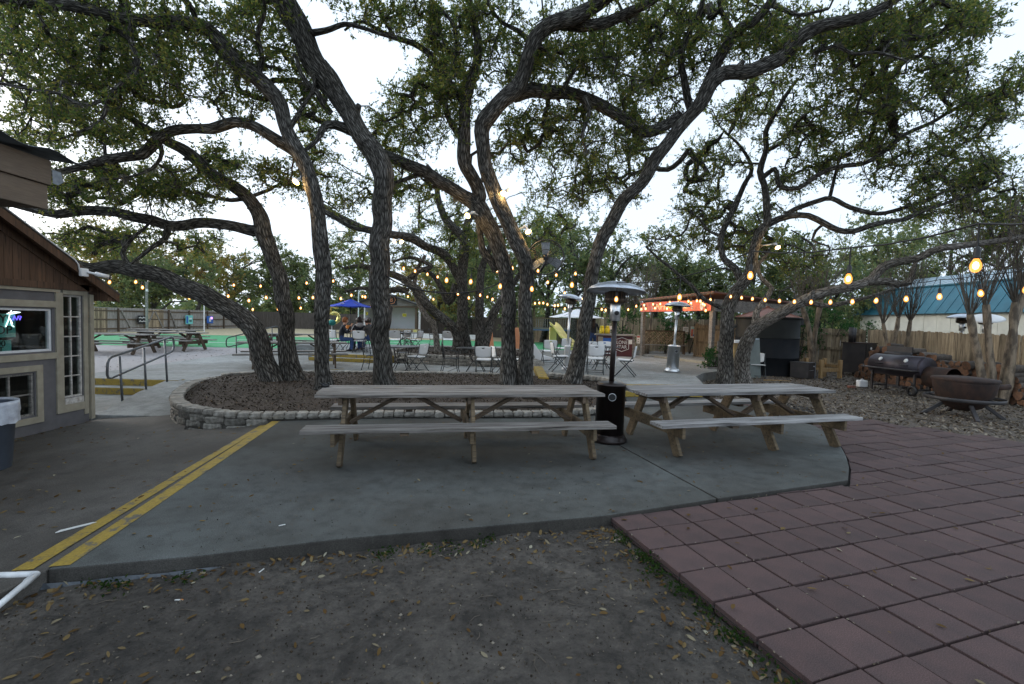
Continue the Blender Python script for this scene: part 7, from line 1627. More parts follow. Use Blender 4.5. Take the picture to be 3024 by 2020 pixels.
for x, s in ((-1.75, 0.85), (1.62, 1.2)):
    mm = MB(); mm.lathe([(0.0, 0.003), (0.12, 0.003), (0.12, 0.0)], 20, M=Matrix.Diagonal((s*0.62, s*1.3, 1)), cap=False); me = mm.mesh('badge', 'paper'); me.transform(bl_(x, 0.2)); link('badge', me, bn)
    for q_ in range(3): mm = MB(); mm.box((0, 0.06-q_*0.06, 0.005), (0.09*s, 0.018, 0.003)); me = mm.mesh('badge_line', 'ink'); me.transform(bl_(x, 0.2)); link('badge_line', me, bn)
for x in (-1.25, 1.12):
    mm = MB(); mm.tube([(-0.04, -0.10, 0.002), (0.02, -0.12, 0.002), (0.03, -0.05, 0.002), (-0.03, 0.0, 0.002), (0.01, 0.10, 0.002), (0.03, 0.14, 0.002), (0.0, 0.15, 0.002), (0.0, -0.15, 0.002)], 0.010, 4); me = mm.mesh('clef', 'paper'); me.transform(bl_(x, 0.2)); link('clef', me, bn)
# things in and round it
lb = thing('lattice_bench', 'timber bench with a diagonal lattice back under the pavilion', 'bench', tuple(Vector(Dp(1962, 960, 21.6)).xy.to_3d()+Vector((0, 0, zf))), math.radians(-2))
MB().box((0, 0, 0.42), (2.1, 0.42, 0.04)).build('seat', 'timber_grey', lb, bevel=0.004)
for sx in (-1, 1): MB().box((sx*1.0, 0.2, 0.55), (0.08, 0.06, 1.1)).build('post', 'timber_brown', lb); MB().box((sx*0.95, -0.12, 0.2), (0.06, 0.06, 0.42)).build('leg', 'timber_brown', lb)
MB().box((0, 0.2, 1.08), (2.1, 0.05, 0.07)).build('top_rail', 'timber_brown', lb)
n = 16
for i in range(-7, n):
    for s in (-1, 1):
        x0 = -0.96+i*0.125; pts = []
        a, b = (x0, 0.47), (x0+0.58, 1.05)
        if s < 0: a, b = (x0, 1.05), (x0+0.58, 0.47)
        # clip to the frame
        t0 = max(0, (-0.96-a[0])/0.58); t1 = min(1, (0.96-a[0])/0.58)
        if t1-t0 > 0.05:
            p = (a[0]+0.58*t0, a[1]+(b[1]-a[1])*t0); q_ = (a[0]+0.58*t1, a[1]+(b[1]-a[1])*t1); MB().bar((p[0], 0.17-0.006*s, p[1]), (q_[0], 0.17-0.006*s, q_[1]), 0.010, 0.032).build('lattice_slat', 'fence_tan', lb)
fence('tan board fence behind the pavilion', (4.9, 25.2), (12.6, 22.9), 1.75, 'fence_tan', each=True, z0=0.28, rail_side=1)
def poster(label, px, py, d, w_, h_, mats, rz=-0.3):
    p = Dp(px, py, d); t = thing('poster', label, 'poster', tuple(p), rz)
    MB().box((0, 0, 0), (w_, 0.012, h_)).build('sheet', mats[0], t)
    for k, (mt, x, z, ww, hh) in enumerate(mats[1]): MB().box((x*w_, -0.009-0.002*k, z*h_), (ww*w_, 0.004, hh*h_)).build('print', mt, t)
poster('tall poster with a blue and red print on the pavilion fence', 2050, 981, 21.9, 0.33, 0.54, ['paper', [('banner_red', 0, -0.05, 0.84, 0.62), ('cloth_pale', 0.02, -0.05, 0.40, 0.55), ('poster_blue', 0.0, -0.28, 0.26, 0.16), ('sign_teal', 0, 0.36, 0.7, 0.09)]])
poster('small white notice beside the tall poster', 2025, 973, 21.9, 0.25, 0.25, ['paper', [('siding_grey', 0, 0.2, 0.7, 0.08), ('siding_grey', 0, 0.0, 0.6, 0.05), ('siding_grey', 0, -0.15, 0.6, 0.05)]])
poster('small red headed notice on the left pavilion post', 1885, 1003, 20.7, 0.16, 0.36, ['paper', [('poster_red', 0, 0.36, 0.9, 0.18), ('siding_grey', 0, 0.0, 0.4, 0.1), ('siding_grey', 0, -0.25, 0.4, 0.08)]], 0.1)
cf = thing('ceiling_fan', 'dark ceiling fan hanging under the pavilion roof', 'ceiling fan', tuple(pvA.lerp(pvB, 0.62)+side*0.35+Vector((0, 0, 2.18))))
MB().lathe([(0.06, -0.05), (0.10, 0.0), (0.10, 0.08), (0.04, 0.12), (0.02, 0.30)], 16).build('motor', 'iron_black', cf, True)
for k in range(5): a = k*2*PI/5+0.3; MB().bar((0.1*math.cos(a), 0.1*math.sin(a), 0.03), (0.62*math.cos(a), 0.62*math.sin(a), 0.03), 0.13, 0.012).build('blade', 'timber_brown', cf)
pb = thing('planter_box', 'low grey timber planter box by the right pavilion post', 'planter box', tuple(Vector(Dp(2112, 960, 15.6)).xy.to_3d()+Vector((0, 0, gzz(7, 15.6))))); MB().box((0, 0, 0.14), (0.62, 0.55, 0.27)).build('box', 'timber_grey', pb, bevel=0.008); MB().box((0, 0, 0.28), (0.52, 0.45, 0.01)).build('soil', 'mulch', pb)
# plank screen beside the right post
for i in range(4):
    pass
sp = thing('plank_screen', 'short grey plank screen fixed to the right pavilion post', 'plank screen', (pvB.x+0.10, pvB.y-0.25, 0.1), 0.35)
for i in range(4): MB().box((0.09+i*0.145, 0, 0.52), (0.138, 0.025, 1.0+random.uniform(-0.03, 0.03))).build('plank', 'timber_grey', sp)
# ------------------------------------------------------------------ the bar
q = Vector(Dp(1815, 960, 20.6)); br = thing('outdoor_bar', 'dark red bar counter with a star sign and a timber top', 'bar', (q.x, q.y, 0.22), math.radians(-8))
MB().box((0, 0, 0.46), (1.55, 0.6, 0.92)).build('front', 'red_panel', br); MB().box((0, -0.02, 0.95), (1.75, 0.8, 0.07)).build('counter_top', 'timber_grey', br, bevel=0.006); MB().box((0.83, 0.05, 0.45), (0.12, 0.6, 0.90)).build('end_post', 'timber_grey', br)
Mx = lambda x, z: (lambda M: (setattr(M, 'translation', Vector((x, -0.318, z))), M)[1])(Matrix(((1, 0, 0), (0, 0, -1), (0, 1, 0))).to_4x4())
letter('lettering', 'LONE', 0.22, 'paper', br, Mx(0.32, 0.62), 0.85); letter('lettering', 'STAR', 0.22, 'paper', br, Mx(0.32, 0.42), 0.85)
MB().tube([(0.02, -0.31, 0.74), (0.32, -0.31, 0.84), (0.62, -0.31, 0.74), (0.62, -0.31, 0.34), (0.32, -0.31, 0.22), (0.02, -0.31, 0.34)], 0.014, 5, closed=True).build('shield', 'paper', br)
MB().box((-0.30, -0.305, 0.55), (0.42, 0.012, 0.5)).build('poster', 'poster_blue', br); MB().box((-0.30, -0.313, 0.45), (0.38, 0.006, 0.2)).build('poster', 'banner_lime', br); MB().box((-0.62, -0.305, 0.75), (0.22, 0.012, 0.22)).build('poster', 'trim_beige', br); MB().box((0.68, -0.305, 0.66), (0.16, 0.012, 0.20)).build('poster', 'paper', br)
for k, (x, lab) in enumerate([(-0.55, 'yellow drinks dispenser at the left end of the bar'), (-0.30, 'yellow drinks dispenser nearer the middle of the bar')]):
    t = thing('drinks_dispenser', lab, 'dispenser', tuple(br.location+Vector((x, 0.08, 0.986)))); MB().lathe([(0.09, 0), (0.11, 0.03), (0.11, 0.22), (0.075, 0.30), (0.09, 0.31), (0.09, 0.35), (0.0, 0.37)], 16, cap=False).build('body', 'jug_yellow', t, True); MB().tube([(0, -0.10, 0.05), (0, -0.15, 0.05)], 0.015, 8).build('tap', 'ink', t, True); MB().box((0, 0, -0.0+0.005), (0.2, 0.2, 0.01)).build('foot', 'ink', t)
t = thing('menu_card', 'white card standing on the bar', 'card', tuple(br.location+Vector((-0.16, 0.1, 0.986)))); MB().box((0, 0, 0.28), (0.20, 0.01, 0.16)).build('sheet', 'paper', t); MB().tube([(0, 0, 0), (0, 0, 0.22)], 0.008, 6).build('stem', 'steel', t); MB().box((0, 0, 0.006), (0.09, 0.07, 0.012)).build('foot', 'steel', t)
# ------------------------------------------------------------------ white stage beyond the turf
sx0, sx1, sd_ = Dp(1052, 960, 40).x, Dp(1240, 960, 40).x, 40.0; sz = 0.5
W_ = sx1-sx0; stg = thing('stage_building', 'open white stage hut with a low gable beyond the turf', 'stage', ((sx0+sx1)/2, sd_, sz-0.2))
h_wall = 2.28
MB().box((-0.2, 2.5, 1.3), (W_*0.72, 0.1, 2.4)).build('back_wall', 'stage_white', stg); MB().box((-W_*0.38, 1.3, 1.3), (0.1, 2.4, 2.4)).build('side_wall', 'stage_white', stg)
MB().box((0, 1.3, 0.38), (W_*0.99, 2.6, 0.06)).build('floor', 'timber_grey', stg)
n = 40; jm = MB()
for i in range(n): jm.box((-W_/2+W_*(i+0.5)/n, 0.0, 0.22+random.uniform(-0.01, 0.01)), (W_/n-0.015, 0.03, 0.56))
o = jm.build('skirt_planks', 'fence_tan', stg); o['kind'] = 'stuff'
for x in (-W_/2+0.1, W_/2-0.35, W_/2-0.05): MB().box((x, 0.1, 1.3), (0.16, 0.16, 2.4)).build('post', 'timber_brown' if x < W_/2-0.1 else 'white_frame', stg)
MB().box((0, 0.0, 2.42), (W_+0.3, 0.14, 0.16)).build('beam', 'timber_brown', stg)
m = MB(); hw = W_/2+0.3; ap = -0.35; m.add([(-hw, -0.05, 2.5), (hw, -0.05, 2.5), (ap, -0.05, 3.55), (-hw, 0.05, 2.5), (hw, 0.05, 2.5), (ap, 0.05, 3.55)], [(0, 1, 2), (5, 4, 3), (0, 3, 4, 1), (1, 4, 5, 2), (2, 5, 3, 0)]); m.build('gable', 'timber_grey', stg)
for a, b in (((-hw-0.2, 2.42), (ap, 3.62)), ((ap, 3.62), (hw+0.2, 2.46))):
    m = MB(); m.add([(a[0], -0.5, a[1]), (b[0], -0.5, b[1]), (b[0], 3.0, b[1]), (a[0], 3.0, a[1])], [(0, 1, 2, 3)]); o = m.build('roof', 'dark_metal', stg); o.modifiers.new('thick', 'SOLIDIFY').thickness = 0.10
em = MB(); em.box((0.3, -0.09, 2.98), (0.95, 0.03, 0.85)); em.build('emblem_board', 'ink', stg); M = Matrix(((1, 0, 0), (0, 0, -1), (0, 1, 0))).to_4x4(); M.translation = (0.3, -0.115, 2.98)
letter('lettering', 'B', 0.5, 'orange_pale', stg, M); MB().tube([(0.3+0.34*math.cos(a), -0.112, 2.98+0.34*math.sin(a)) for a in np.linspace(0, 2*PI, 9)[:-1]], 0.03, 5, closed=True).build('emblem_ring', 'orange_pale', stg)
for x, z, mt in ((-W_*0.37, 1.75, 'sign_yellow'), (W_*0.24, 1.7, 'sign_yellow'), (W_*0.43, 0.30, 'sign_cream')):
    s_ = MB().box((x, 0.35 if mt == 'sign_yellow' else -0.05, z), (0.34, 0.02, 0.26)); s_ = s_.build('notice', mt, stg)
    for q_ in range(2): MB().box((x, (0.33 if mt == 'sign_yellow' else -0.07), z+0.06-0.1*q_), (0.26, 0.01, 0.04)).build('notice_line', 'ink' if mt == 'sign_yellow' else 'jug_yellow', stg)
MB().box((-0.6, 1.0, 0.62), (0.8, 0.5, 0.45)).build('speaker', 'ink', stg)
o = MB().box(((Dp(1150, 985, 34).x+Dp(1430, 985, 34).x)/2, 34, 0.42), (7.4, 0.25, 0.34)).build('white_board', 'white_frame'); tag(o, 'long white board edging the far side of the turf', 'edging board')
# ------------------------------------------------------------------ fences round the far side
A = Dp(255, 985, 29.5); B = Dp(702, 978, 46.0)
lf = fence('weathered grey board fence with gates along the left side', (A.x, A.y), (B.x, B.y), 1.7, 'fence_grey', each=False, rail_side=-1, post_every=2.3, rail_mat='timber_brown', ear=0.0)
Lf = (Vector((B.x, B.y))-Vector((A.x, A.y))).length
for s0, s1, mt, lab in ((0.02, 0.10, 'fence_tan', None), (0.28, 0.40, 'fence_tan', None)):
    for i in range(int((s1-s0)*Lf/0.15)): MB().box((s0*Lf+i*0.15+0.07, -0.035, 0.85), (0.14, 0.02, 1.62)).build('gate_board', mt, lf)
for a, b in (((0.285, 0.15), (0.335, 1.5)), ((0.345, 1.5), (0.395, 0.15)), ((0.16, 1.5), (0.21, 0.2)), ((0.44, 1.5), (0.48, 0.2))): MB().bar((a[0]*Lf, -0.07, a[1]), (b[0]*Lf, -0.07, b[1]), 0.04, 0.10).build('gate_brace', 'timber_grey', lf)
def fsign(label, px, py, w_, h_, mats, extra):
    # meets the left fence line at this sight line
    v = ray(px, py); d_ = Vector((B.x-A.x, B.y-A.y)); den = v.x*d_.y-v.y*d_.x; s = (A.x*d_.y-A.y*d_.x)/den; p = Vector((v.x*s, v.y*s, CAMH+v.z*s)); an = math.atan2(d_.y, d_.x)
    t = thing('fence_sign', label, 'sign', (p.x+0.22*math.sin(an), p.y-0.22*math.cos(an), p.z), an); MB().box((0, 0, 0), (w_, 0.02, h_)).build('panel', mats, t)
    for mt, x, z, ww, hh in extra: MB().box((x, -0.014, z), (ww, 0.008, hh)).build('print', mt, t)
    return t
t = fsign('black sign with two lines of white lettering on the left fence', 413, 944, 0.95, 0.62, 'ink', [])
for zz_, w0_ in ((0.14, 0.38), (-0.12, 0.36)): MB().tube([(x_, -0.016, zz_+0.055*math.sin(x_*31)*math.cos(x_*13)) for x_ in np.linspace(-w0_, w0_, 40)], 0.022, 4).build('lettering', 'paper', t)
fsign('blue and white banner on the left fence, the larger one', 551, 944, 0.85, 0.75, 'sign_teal', [('poster_blue', -0.25, 0, 0.2, 0.6), ('paper', 0.15, 0.1, 0.3, 0.12), ('ink', 0.15, -0.1, 0.3, 0.1)])
fsign('blue and violet banner on the left fence, the smaller one farther right', 613, 944, 0.85, 0.65, 'poster_blue', [('paper', 0.0, 0, 0.25, 0.35), ('sign_glow', 0.2, 0.15, 0.25, 0.2)])
A2, B2 = Dp(725, 970, 50), Dp(1110, 970, 50)
fence('dark board fence across the back behind the picnic tables', (A2.x, 49.0), (B2.x, 49.0), 1.75, 'fence_dark', each=False, rails=False, ear=0.0)
A2, B2 = Dp(1225, 970, 46), Dp(1530, 970, 38)
fence('dark board fence right of the white stage', (A2.x, 46.0), (B2.x, 38.0), 1.75, 'fence_dark', each=False, rails=False, ear=0.0)
A2, B2 = Dp(1540, 970, 34), Dp(1880, 970, 27)
fence('tan board fence behind the playhouse and the bar', (A2.x, 35.5), (B2.x, 26.5), 1.85, 'fence_tan', each=False, rails=False, ear=0.0)
for px, d, h, lab, mt in ((434, 27.5, 3.3, 'bare timber light pole before the left fence gate', 'timber_grey'), (603, 35, 2.6, 'thin white post in front of the left fence', 'white_frame'), (1058, 30, 3.4, 'slim pale pole beside the blue umbrella', 'white_frame')):
    p = Dp(px, 960, d); t = thing('light_pole', lab, 'pole', (p.x, p.y, gzz(p.x, p.y)-0.05)); MB().box((0, 0, h/2), (0.10 if mt == 'timber_grey' else 0.06, 0.10 if mt == 'timber_grey' else 0.06, h)).build('shaft', mt, t); MB().box((0, 0, h+0.02), (0.14, 0.14, 0.05)).build('cap', mt, t)
    if mt == 'timber_grey': MB().box((0.06, -0.06, h*0.86), (0.10, 0.06, 0.14)).build('junction_box', 'plastic_white', t)
# ------------------------------------------------------------------ playhouse, slide and odds and ends
p = Dp(1640, 960, 30.0); ph_ = thing('playhouse', 'timber playhouse with railed deck behind the parasol', 'playhouse', (p.x, p.y, gzz(p.x, p.y)))
for x in (-1.4, 0.0, 2.0, 3.4):
    for y in (0, 1.8): MB().box((x, y, 1.25), (0.11, 0.11, 2.5)).build('post', 'timber_tan', ph_)
MB().box((1.0, 0.9, 1.05), (5.0, 2.0, 0.10)).build('deck', 'timber_grey', ph_); MB().box((1.0, -0.06, 1.0), (5.0, 0.05, 0.18)).build('deck_rim', 'cloth_blue', ph_)
MB().box((1.0, 0.0, 1.72), (5.0, 0.06, 0.07)).build('rail', 'timber_tan', ph_)
jm = MB()
for i in range(34): jm.box((-1.4+i*0.147, 0.0, 1.40), (0.045, 0.04, 0.62))
o = jm.build('balusters', 'timber_grey', ph_); o['kind'] = 'stuff'
for i in range(16): MB().box((0.15+i*0.21, 0.9, 0.5), (0.2, 0.03, 0.95)).build('skirt_board', 'fence_tan', ph_)
MB().box((1.0, 0.9, 2.5), (5.2, 2.1, 0.06)).build('top_frame', 'timber_tan', ph_)
MB().bar((-2.3, -0.1, 0.05), (-1.4, 0.0, 1.05), 0.05, 0.10).build('ladder_rail', 'timber_grey', ph_)
p = Dp(1632, 960, 26.5); sd2 = thing('slide', 'pale yellow plastic slide coming down from the playhouse', 'slide', (p.x, p.y, gzz(p.x, p.y)), math.radians(-55)); vs = []; n = 14
for i in range(n+1):
    f = i/n; y = f*1.9; z = 1.25*(1-f)+0.10+0.06*math.sin(f*9)
    if f > 0.85: z = 0.29-0.0*f
    for x, dz in ((-0.27, 0.16), (-0.22, 0.16), (-0.20, 0.0), (0.20, 0.0), (0.22, 0.16), (0.27, 0.16)): vs.append((y, x, z+dz))
m = MB(); m.add(vs, [(i*6+j, i*6+j+1, (i+1)*6+j+1, (i+1)*6+j) for i in range(n) for j in range(5)]); o = m.build('chute', 'slide_yellow', sd2, True); o.modifiers.new('thick', 'SOLIDIFY').thickness = 0.02
MB().box((1.78, 0, 0.16), (0.22, 0.5, 0.30)).build('foot', 'slide_yellow', sd2, bevel=0.02); MB().box((0.05, 0, 0.6), (0.06, 0.5, 1.25)).build('ladder', 'slide_yellow', sd2)
for k, (px, d, lean, lab) in enumerate([(1510, 22.5, 0.12, 'pale orange board leaning between the arching and fan trunks'), (1532, 22.2, -0.10, 'second pale orange board leaning behind the fan trunk'), (1452, 23.0, -0.1, 'pale orange board half behind the middle clump')]):
    p = Dp(px, 960, d); t = thing('cornhole_board', lab, 'game board', (p.x, p.y, 0.30)); t.rotation_euler = (-0.2, lean, 0.2); MB().box((0, 0, 0.55), (0.30, 0.03, 1.05)).build('board', 'orange_pale', t, bevel=0.01); MB().box((0, 0.06, 0.3), (0.24, 0.04, 0.05)).build('strut', 'timber_tan', t)
p = Dp(1588, 960, 17.0); t = thing('toddler_slide', 'low white plastic slide behind the fan trunk', 'toy slide', (p.x, p.y, 0.22), 0.6)
m = MB(); m.slab([(-0.5, 0), (0.55, 0.02), (0.58, 0.10), (0.1, 0.22), (-0.25, 0.62), (-0.5, 0.66)], Matrix.Identity(4), 0.40); m.build('body', 'plastic_white', t, bevel=0.03)
for k in range(3): MB().box((-0.52, 0, 0.15+0.17*k), (0.06, 0.3, 0.03)).build('step', 'sign_teal', t)
rk = thing('boulder', 'pale limestone boulder at the bed edge left of the yellow kerb', 'boulder', (0.62, 15.0, 0.05)); blob(0.38, Vector((0, 0, 0.14)), 1.3, 0.9, 0.62, 'stone_pale', 12, jit=0.12).build('rock', 'stone_pale', rk, False)
rt = thing('rolled_mat', 'rolled dark mat lying over chair backs in the far row', 'rolled mat', tuple(Dp(1177, 982, 21.0))); MB().tube([(-0.3, 0, 0), (0.3, 0.05, 0.0)], 0.075, 12).build('roll', 'timber_brown', rt, True); MB().tube([(0.24, 0.04, -0.07), (0.28, 0.05, -0.6)], 0.012, 6).build('strap', 'ink', rt)
# big fan on the crowned oak
fc = Dp(1612, 762, 10.15); fn = thing('wall_fan', 'large round black caged fan bolted to the crowned oak trunk', 'fan', tuple(fc)); fn.rotation_euler = (math.radians(-12), 0, math.radians(-14))
RF = 0.40
for rr__ in (1.0, 0.45): MB().tube([(RF*rr__*math.cos(a), -0.06, RF*rr__*math.sin(a)) for a in np.linspace(0, 2*PI, 37)[:-1]], 0.014 if rr__ == 1 else 0.006, 6, closed=True).build('cage_ring', 'iron_black', fn, True)
MB().tube([(RF*math.cos(a), 0.10, RF*math.sin(a)) for a in np.linspace(0, 2*PI, 37)[:-1]], 0.010, 6, closed=True).build('cage_ring', 'iron_black', fn, True)
jm = MB()
for k in range(44): a = 2*PI*k/44; jm.tube([(0.05*math.cos(a), -0.09, 0.05*math.sin(a)), (RF*0.6*math.cos(a), -0.10, RF*0.6*math.sin(a)), (RF*math.cos(a), -0.055, RF*math.sin(a)), (RF*math.cos(a), 0.10, RF*math.sin(a))], 0.0026, 3)
o = jm.build('cage_wires', 'iron_black', fn); o['kind'] = 'stuff'
for k in range(3):
    a = PI/2+k*2*PI/3+0.08; c_, s_ = math.cos(a), math.sin(a); px_ = (-s_, c_); m = MB(); q_ = []
    for f, hw_ in ((0.10, 0.05), (0.5, 0.085), (0.92, 0.095)): q_.append(((c_*RF*f+px_[0]*hw_, 0.0-hw_*0.3, s_*RF*f+px_[1]*hw_), (c_*RF*f-px_[0]*hw_, 0.0+hw_*0.3, s_*RF*f-px_[1]*hw_)))
    m.add([v for p_ in q_ for v in p_], [(0, 1, 3, 2), (2, 3, 5, 4)]); o = m.build('blade', 'pipe_steel', fn); o.modifiers.new('thick', 'SOLIDIFY').thickness = 0.006
MB().tube([(0, -0.08, 0), (0, 0.02, 0), (0, 0.20, 0)], [0.055, 0.06, 0.075], 16).build('motor', 'iron_black', fn, True); MB().bar((0, 0.15, 0), (-0.18, 0.35, -0.18), 0.05, 0.05).build('bracket', 'iron_black', fn)
# ------------------------------------------------------------------ festoon strings: cable > sockets > bulbs
sock = MB(); sock.lathe([(0.006, 0.0), (0.016, -0.012), (0.021, -0.03), (0.021, -0.075), (0.024, -0.08), (0.024, -0.088)], 12); SOCK = sock.mesh('socket', 'socket_black', True)
bulb = MB(); bulb.lathe([(0.012, -0.085), (0.020, -0.100), (0.031, -0.125), (0.034, -0.145), (0.030, -0.168), (0.018, -0.184), (0.0, -0.190)], 14, cap=False); bulb.cur = 1; bulb.lathe([(0.0, -0.108), (0.013, -0.116), (0.019, -0.138), (0.014, -0.160), (0.0, -0.168)], 10, cap=False); BULB = bulb.mesh('bulb', ['bulb_glow', 'bulb_core'], True)
def string_light(label, bulbs, ends=(), size=1.0, drop=0.12, r=0.006):
    """bulbs: sight positions (px, py, distance) of the bulbs; ends: extra cable anchors before and after"""
    B_ = [Dp(x, y, d)+Vector((0, 0, 0.14*size)) for x, y, d in bulbs]; base = B_[0]
    t = thing('string_light', label, 'string light', tuple(base), group='festoon strings')
    P = ([Dp(*ends[0])] if len(ends) > 0 and ends[0] else [])+[b+Vector((0, 0, drop)) for b in B_]+([Dp(*ends[1])] if len(ends) > 1 and ends[1] else [])
    pts = []
    for a, b in zip(P[:-1], P[1:]):
        L = (b-a).length; n = max(3, int(L/0.25)); sg = min(0.03*L, 0.10)
        for k in range(n): f = k/n; p = a.lerp(b, f); p.z -= sg*4*f*(1-f); pts.append(p)
    pts.append(P[-1]); MB().tube([p-base for p in pts], r, 5).build('cable', 'cable_black', t, True)
    for b in B_:
        MB().tube([b-base+Vector((0, 0, drop+0.004)), b-base+Vector((0, 0, -0.01))], r*0.9, 5).build('lead', 'cable_black', t)
        s_ = link('socket', SOCK, t, loc=b-base); s_.scale = (size,)*3; s_.rotation_euler = (random.gauss(0, 0.06), random.gauss(0, 0.06), 0)
        link('bulb', BULB, s_)
    return t
def string_glow(t, pts, watt):
    for x, y, d in pts:
        ld = bpy.data.lights.new('bulb_light', 'POINT'); ld.energy = watt; ld.color = (1.0, 0.58, 0.22); ld.shadow_soft_size = 0.08
        lo = bpy.data.objects.new('bulb_light', ld); C.objects.link(lo); lo.parent = t; lo.location = Dp(x, y, d)-t.location
def line(p, q, n): return [tuple(np.array(p)*(1-k/(n-1))+np.array(q)*k/(n-1)) for k in range(n)]
string_light('nearest bulb string running from the right edge to the brown heater', [(2883, 785, 2.45), (2507, 824, 3.3), (2216, 814, 4.2), (2007, 878, 5.1), (1821, 884, 6.0)], [(3250, 640, 1.9), (1752, 822, 10.8)], size=0.74)
a, b = Dp(2159, 876, 13.2), Dp(3030, 856, 5.8); yb = []
for k in range(14):
    p = a.lerp(b, k/13); p.z -= 0.16*math.sin(PI*k/13); c = RM.transposed() @ (p-Vector((0, 0, CAMH))); yb.append((CX+FPX*c.x/-c.z, CY-FPX*c.y/-c.z, p.y))
string_light('bulb string sagging across the smokers yard from the twin oak', yb, [None, (3300, 800, 4.5)])
Z8 = lambda L, d0, d1: [(1850+x/7.127, 840+y/7.127, d0+(d1-d0)*i/(len(L)-1)) for i, (x, y) in enumerate(L)]
_s = string_light('upper bulb string along the pavilion banner', Z8([(212, 458), (380, 437), (557, 420), (715, 412), (900, 382), (1085, 376), (1297, 357), (1490, 348), (1555, 355), (1770, 325)], 20.4, 16.2), size=1.25)
string_glow(_s, [(1905, 915, 19.4), (1975, 905, 18.4), (2050, 895, 16.9)], 14)
string_light('lower bulb string looping across the pavilion banner', Z8([(45, 530), (315, 522), (403, 513), (600, 500), (857, 508), (1112, 436), (1300, 450), (1355, 392), (1595, 412), (1650, 433), (1665, 548)], 19.6, 16.4), size=1.25)
string_light('bulb string between the left trunks and the blue umbrella', [(734, 888, 15.5), (787, 879, 15.7), (835, 882, 16), (882, 880, 16.2), (926, 879, 16.4), (1006, 882, 16.8), (1038, 872, 17), (1077, 877, 17.2)], size=1.2)
string_light('lower bulb string reaching the blue umbrella from the left', [(747, 914, 18.5), (820, 913, 18.6), (889, 910, 18.7), (1018, 893, 18.8), (1070, 876, 18.9)], size=1.2)
string_light('bulb string under the arched trunk beside the small building', [(325, 834, 12.5), (403, 833, 13), (420, 849, 13.2), (560, 880, 14), (675, 875, 14.5)], [(300, 815, 10.2), (735, 872, 15)], size=1.1)
string_light('bulb string across the patio before the fan oak', [(1320, 828, 8.7), (1392, 832, 8.6), (1478, 846, 8.5), (1569, 854, 8.4), (1690, 842, 8.2)], [(1150, 778, 9.3), (1740, 826, 8.1)])
string_light('bulb string from the thick trunk into the middle clump', [(1147, 793, 13), (1192, 793, 13.8), (1226, 801, 14.6), (1262, 810, 15.4), (1293, 818, 16.2)], [(1128, 780, 9.7), None], size=1.1)
string_light('bulb string behind the arching and fan trunks', [(1481, 825, 13.6), (1560, 810, 13.8), (1617, 834, 14), (1668, 866, 14.2), (1721, 885, 14.4)], size=1.1)
string_light('long low bulb string from the playhouse to the pavilion', [(1579, 896, 19.5), (1592, 895, 19.4), (1604, 895, 19.3), (1616, 899, 19.2), (1638, 903, 19), (1648, 902, 18.9), (1668, 912, 18.8), (1701, 884, 18.6), (1740, 914, 18.4), (1776, 914, 18.2), (1788, 916, 18.1)], [None, (1850, 915, 18.8)], size=1.25)
string_light('distant bulb string beyond the middle clump', [(1205, 876, 24), (1280, 884, 24.3), (1314, 883, 24.6), (1375, 880, 25), (1440, 877, 25.3)], size=1.4)
string_light('distant bulb string above the turf behind the slim trunk', [(955, 905, 23), (1000, 900, 23), (1040, 896, 23.2), (1097, 905, 23.5)], size=1.3)
string_light('bulb string winding round the middle clump trunks', [(1352, 868, 15.4), (1385, 880, 15.6), (1418, 872, 15.9), (1455, 884, 16.2), (1505, 876, 16.4), (1545, 888, 16.6)], size=1.15)
string_light('high bulb string from the fan oak towards the slanting oak', [(1468, 800, 12.0), (1512, 792, 12.1), (1590, 800, 12.2), (1640, 812, 12.3), (1700, 808, 12.2)], size=1.05)
string_light('bulb string above the picnic tables behind the left trunks', [(690, 842, 17.4), (770, 845, 17.4), (832, 842, 17.5), (905, 836, 17.5), (985, 830, 17.6)], size=1.15)
# a loose black cable swag from the thick trunk to the fan oak
P_ = [Dp(1140, 815, 9.5), Dp(1180, 838, 9.3), Dp(1250, 858, 9.2), Dp(1330, 866, 9.2), Dp(1420, 856, 9.6), Dp(1480, 832, 10.0), Dp(1520, 805, 10.4)]
pts = [Vector(q[:3]) for q in catmull(np.array([tuple(p) for p in P_]), 0.1)]; o = MB().tube(pts, 0.014, 7).build('power_cable', 'cable_black', None, True); tag(o, 'thick loose black cable slung from the thick trunk to the fan oak', 'cable')
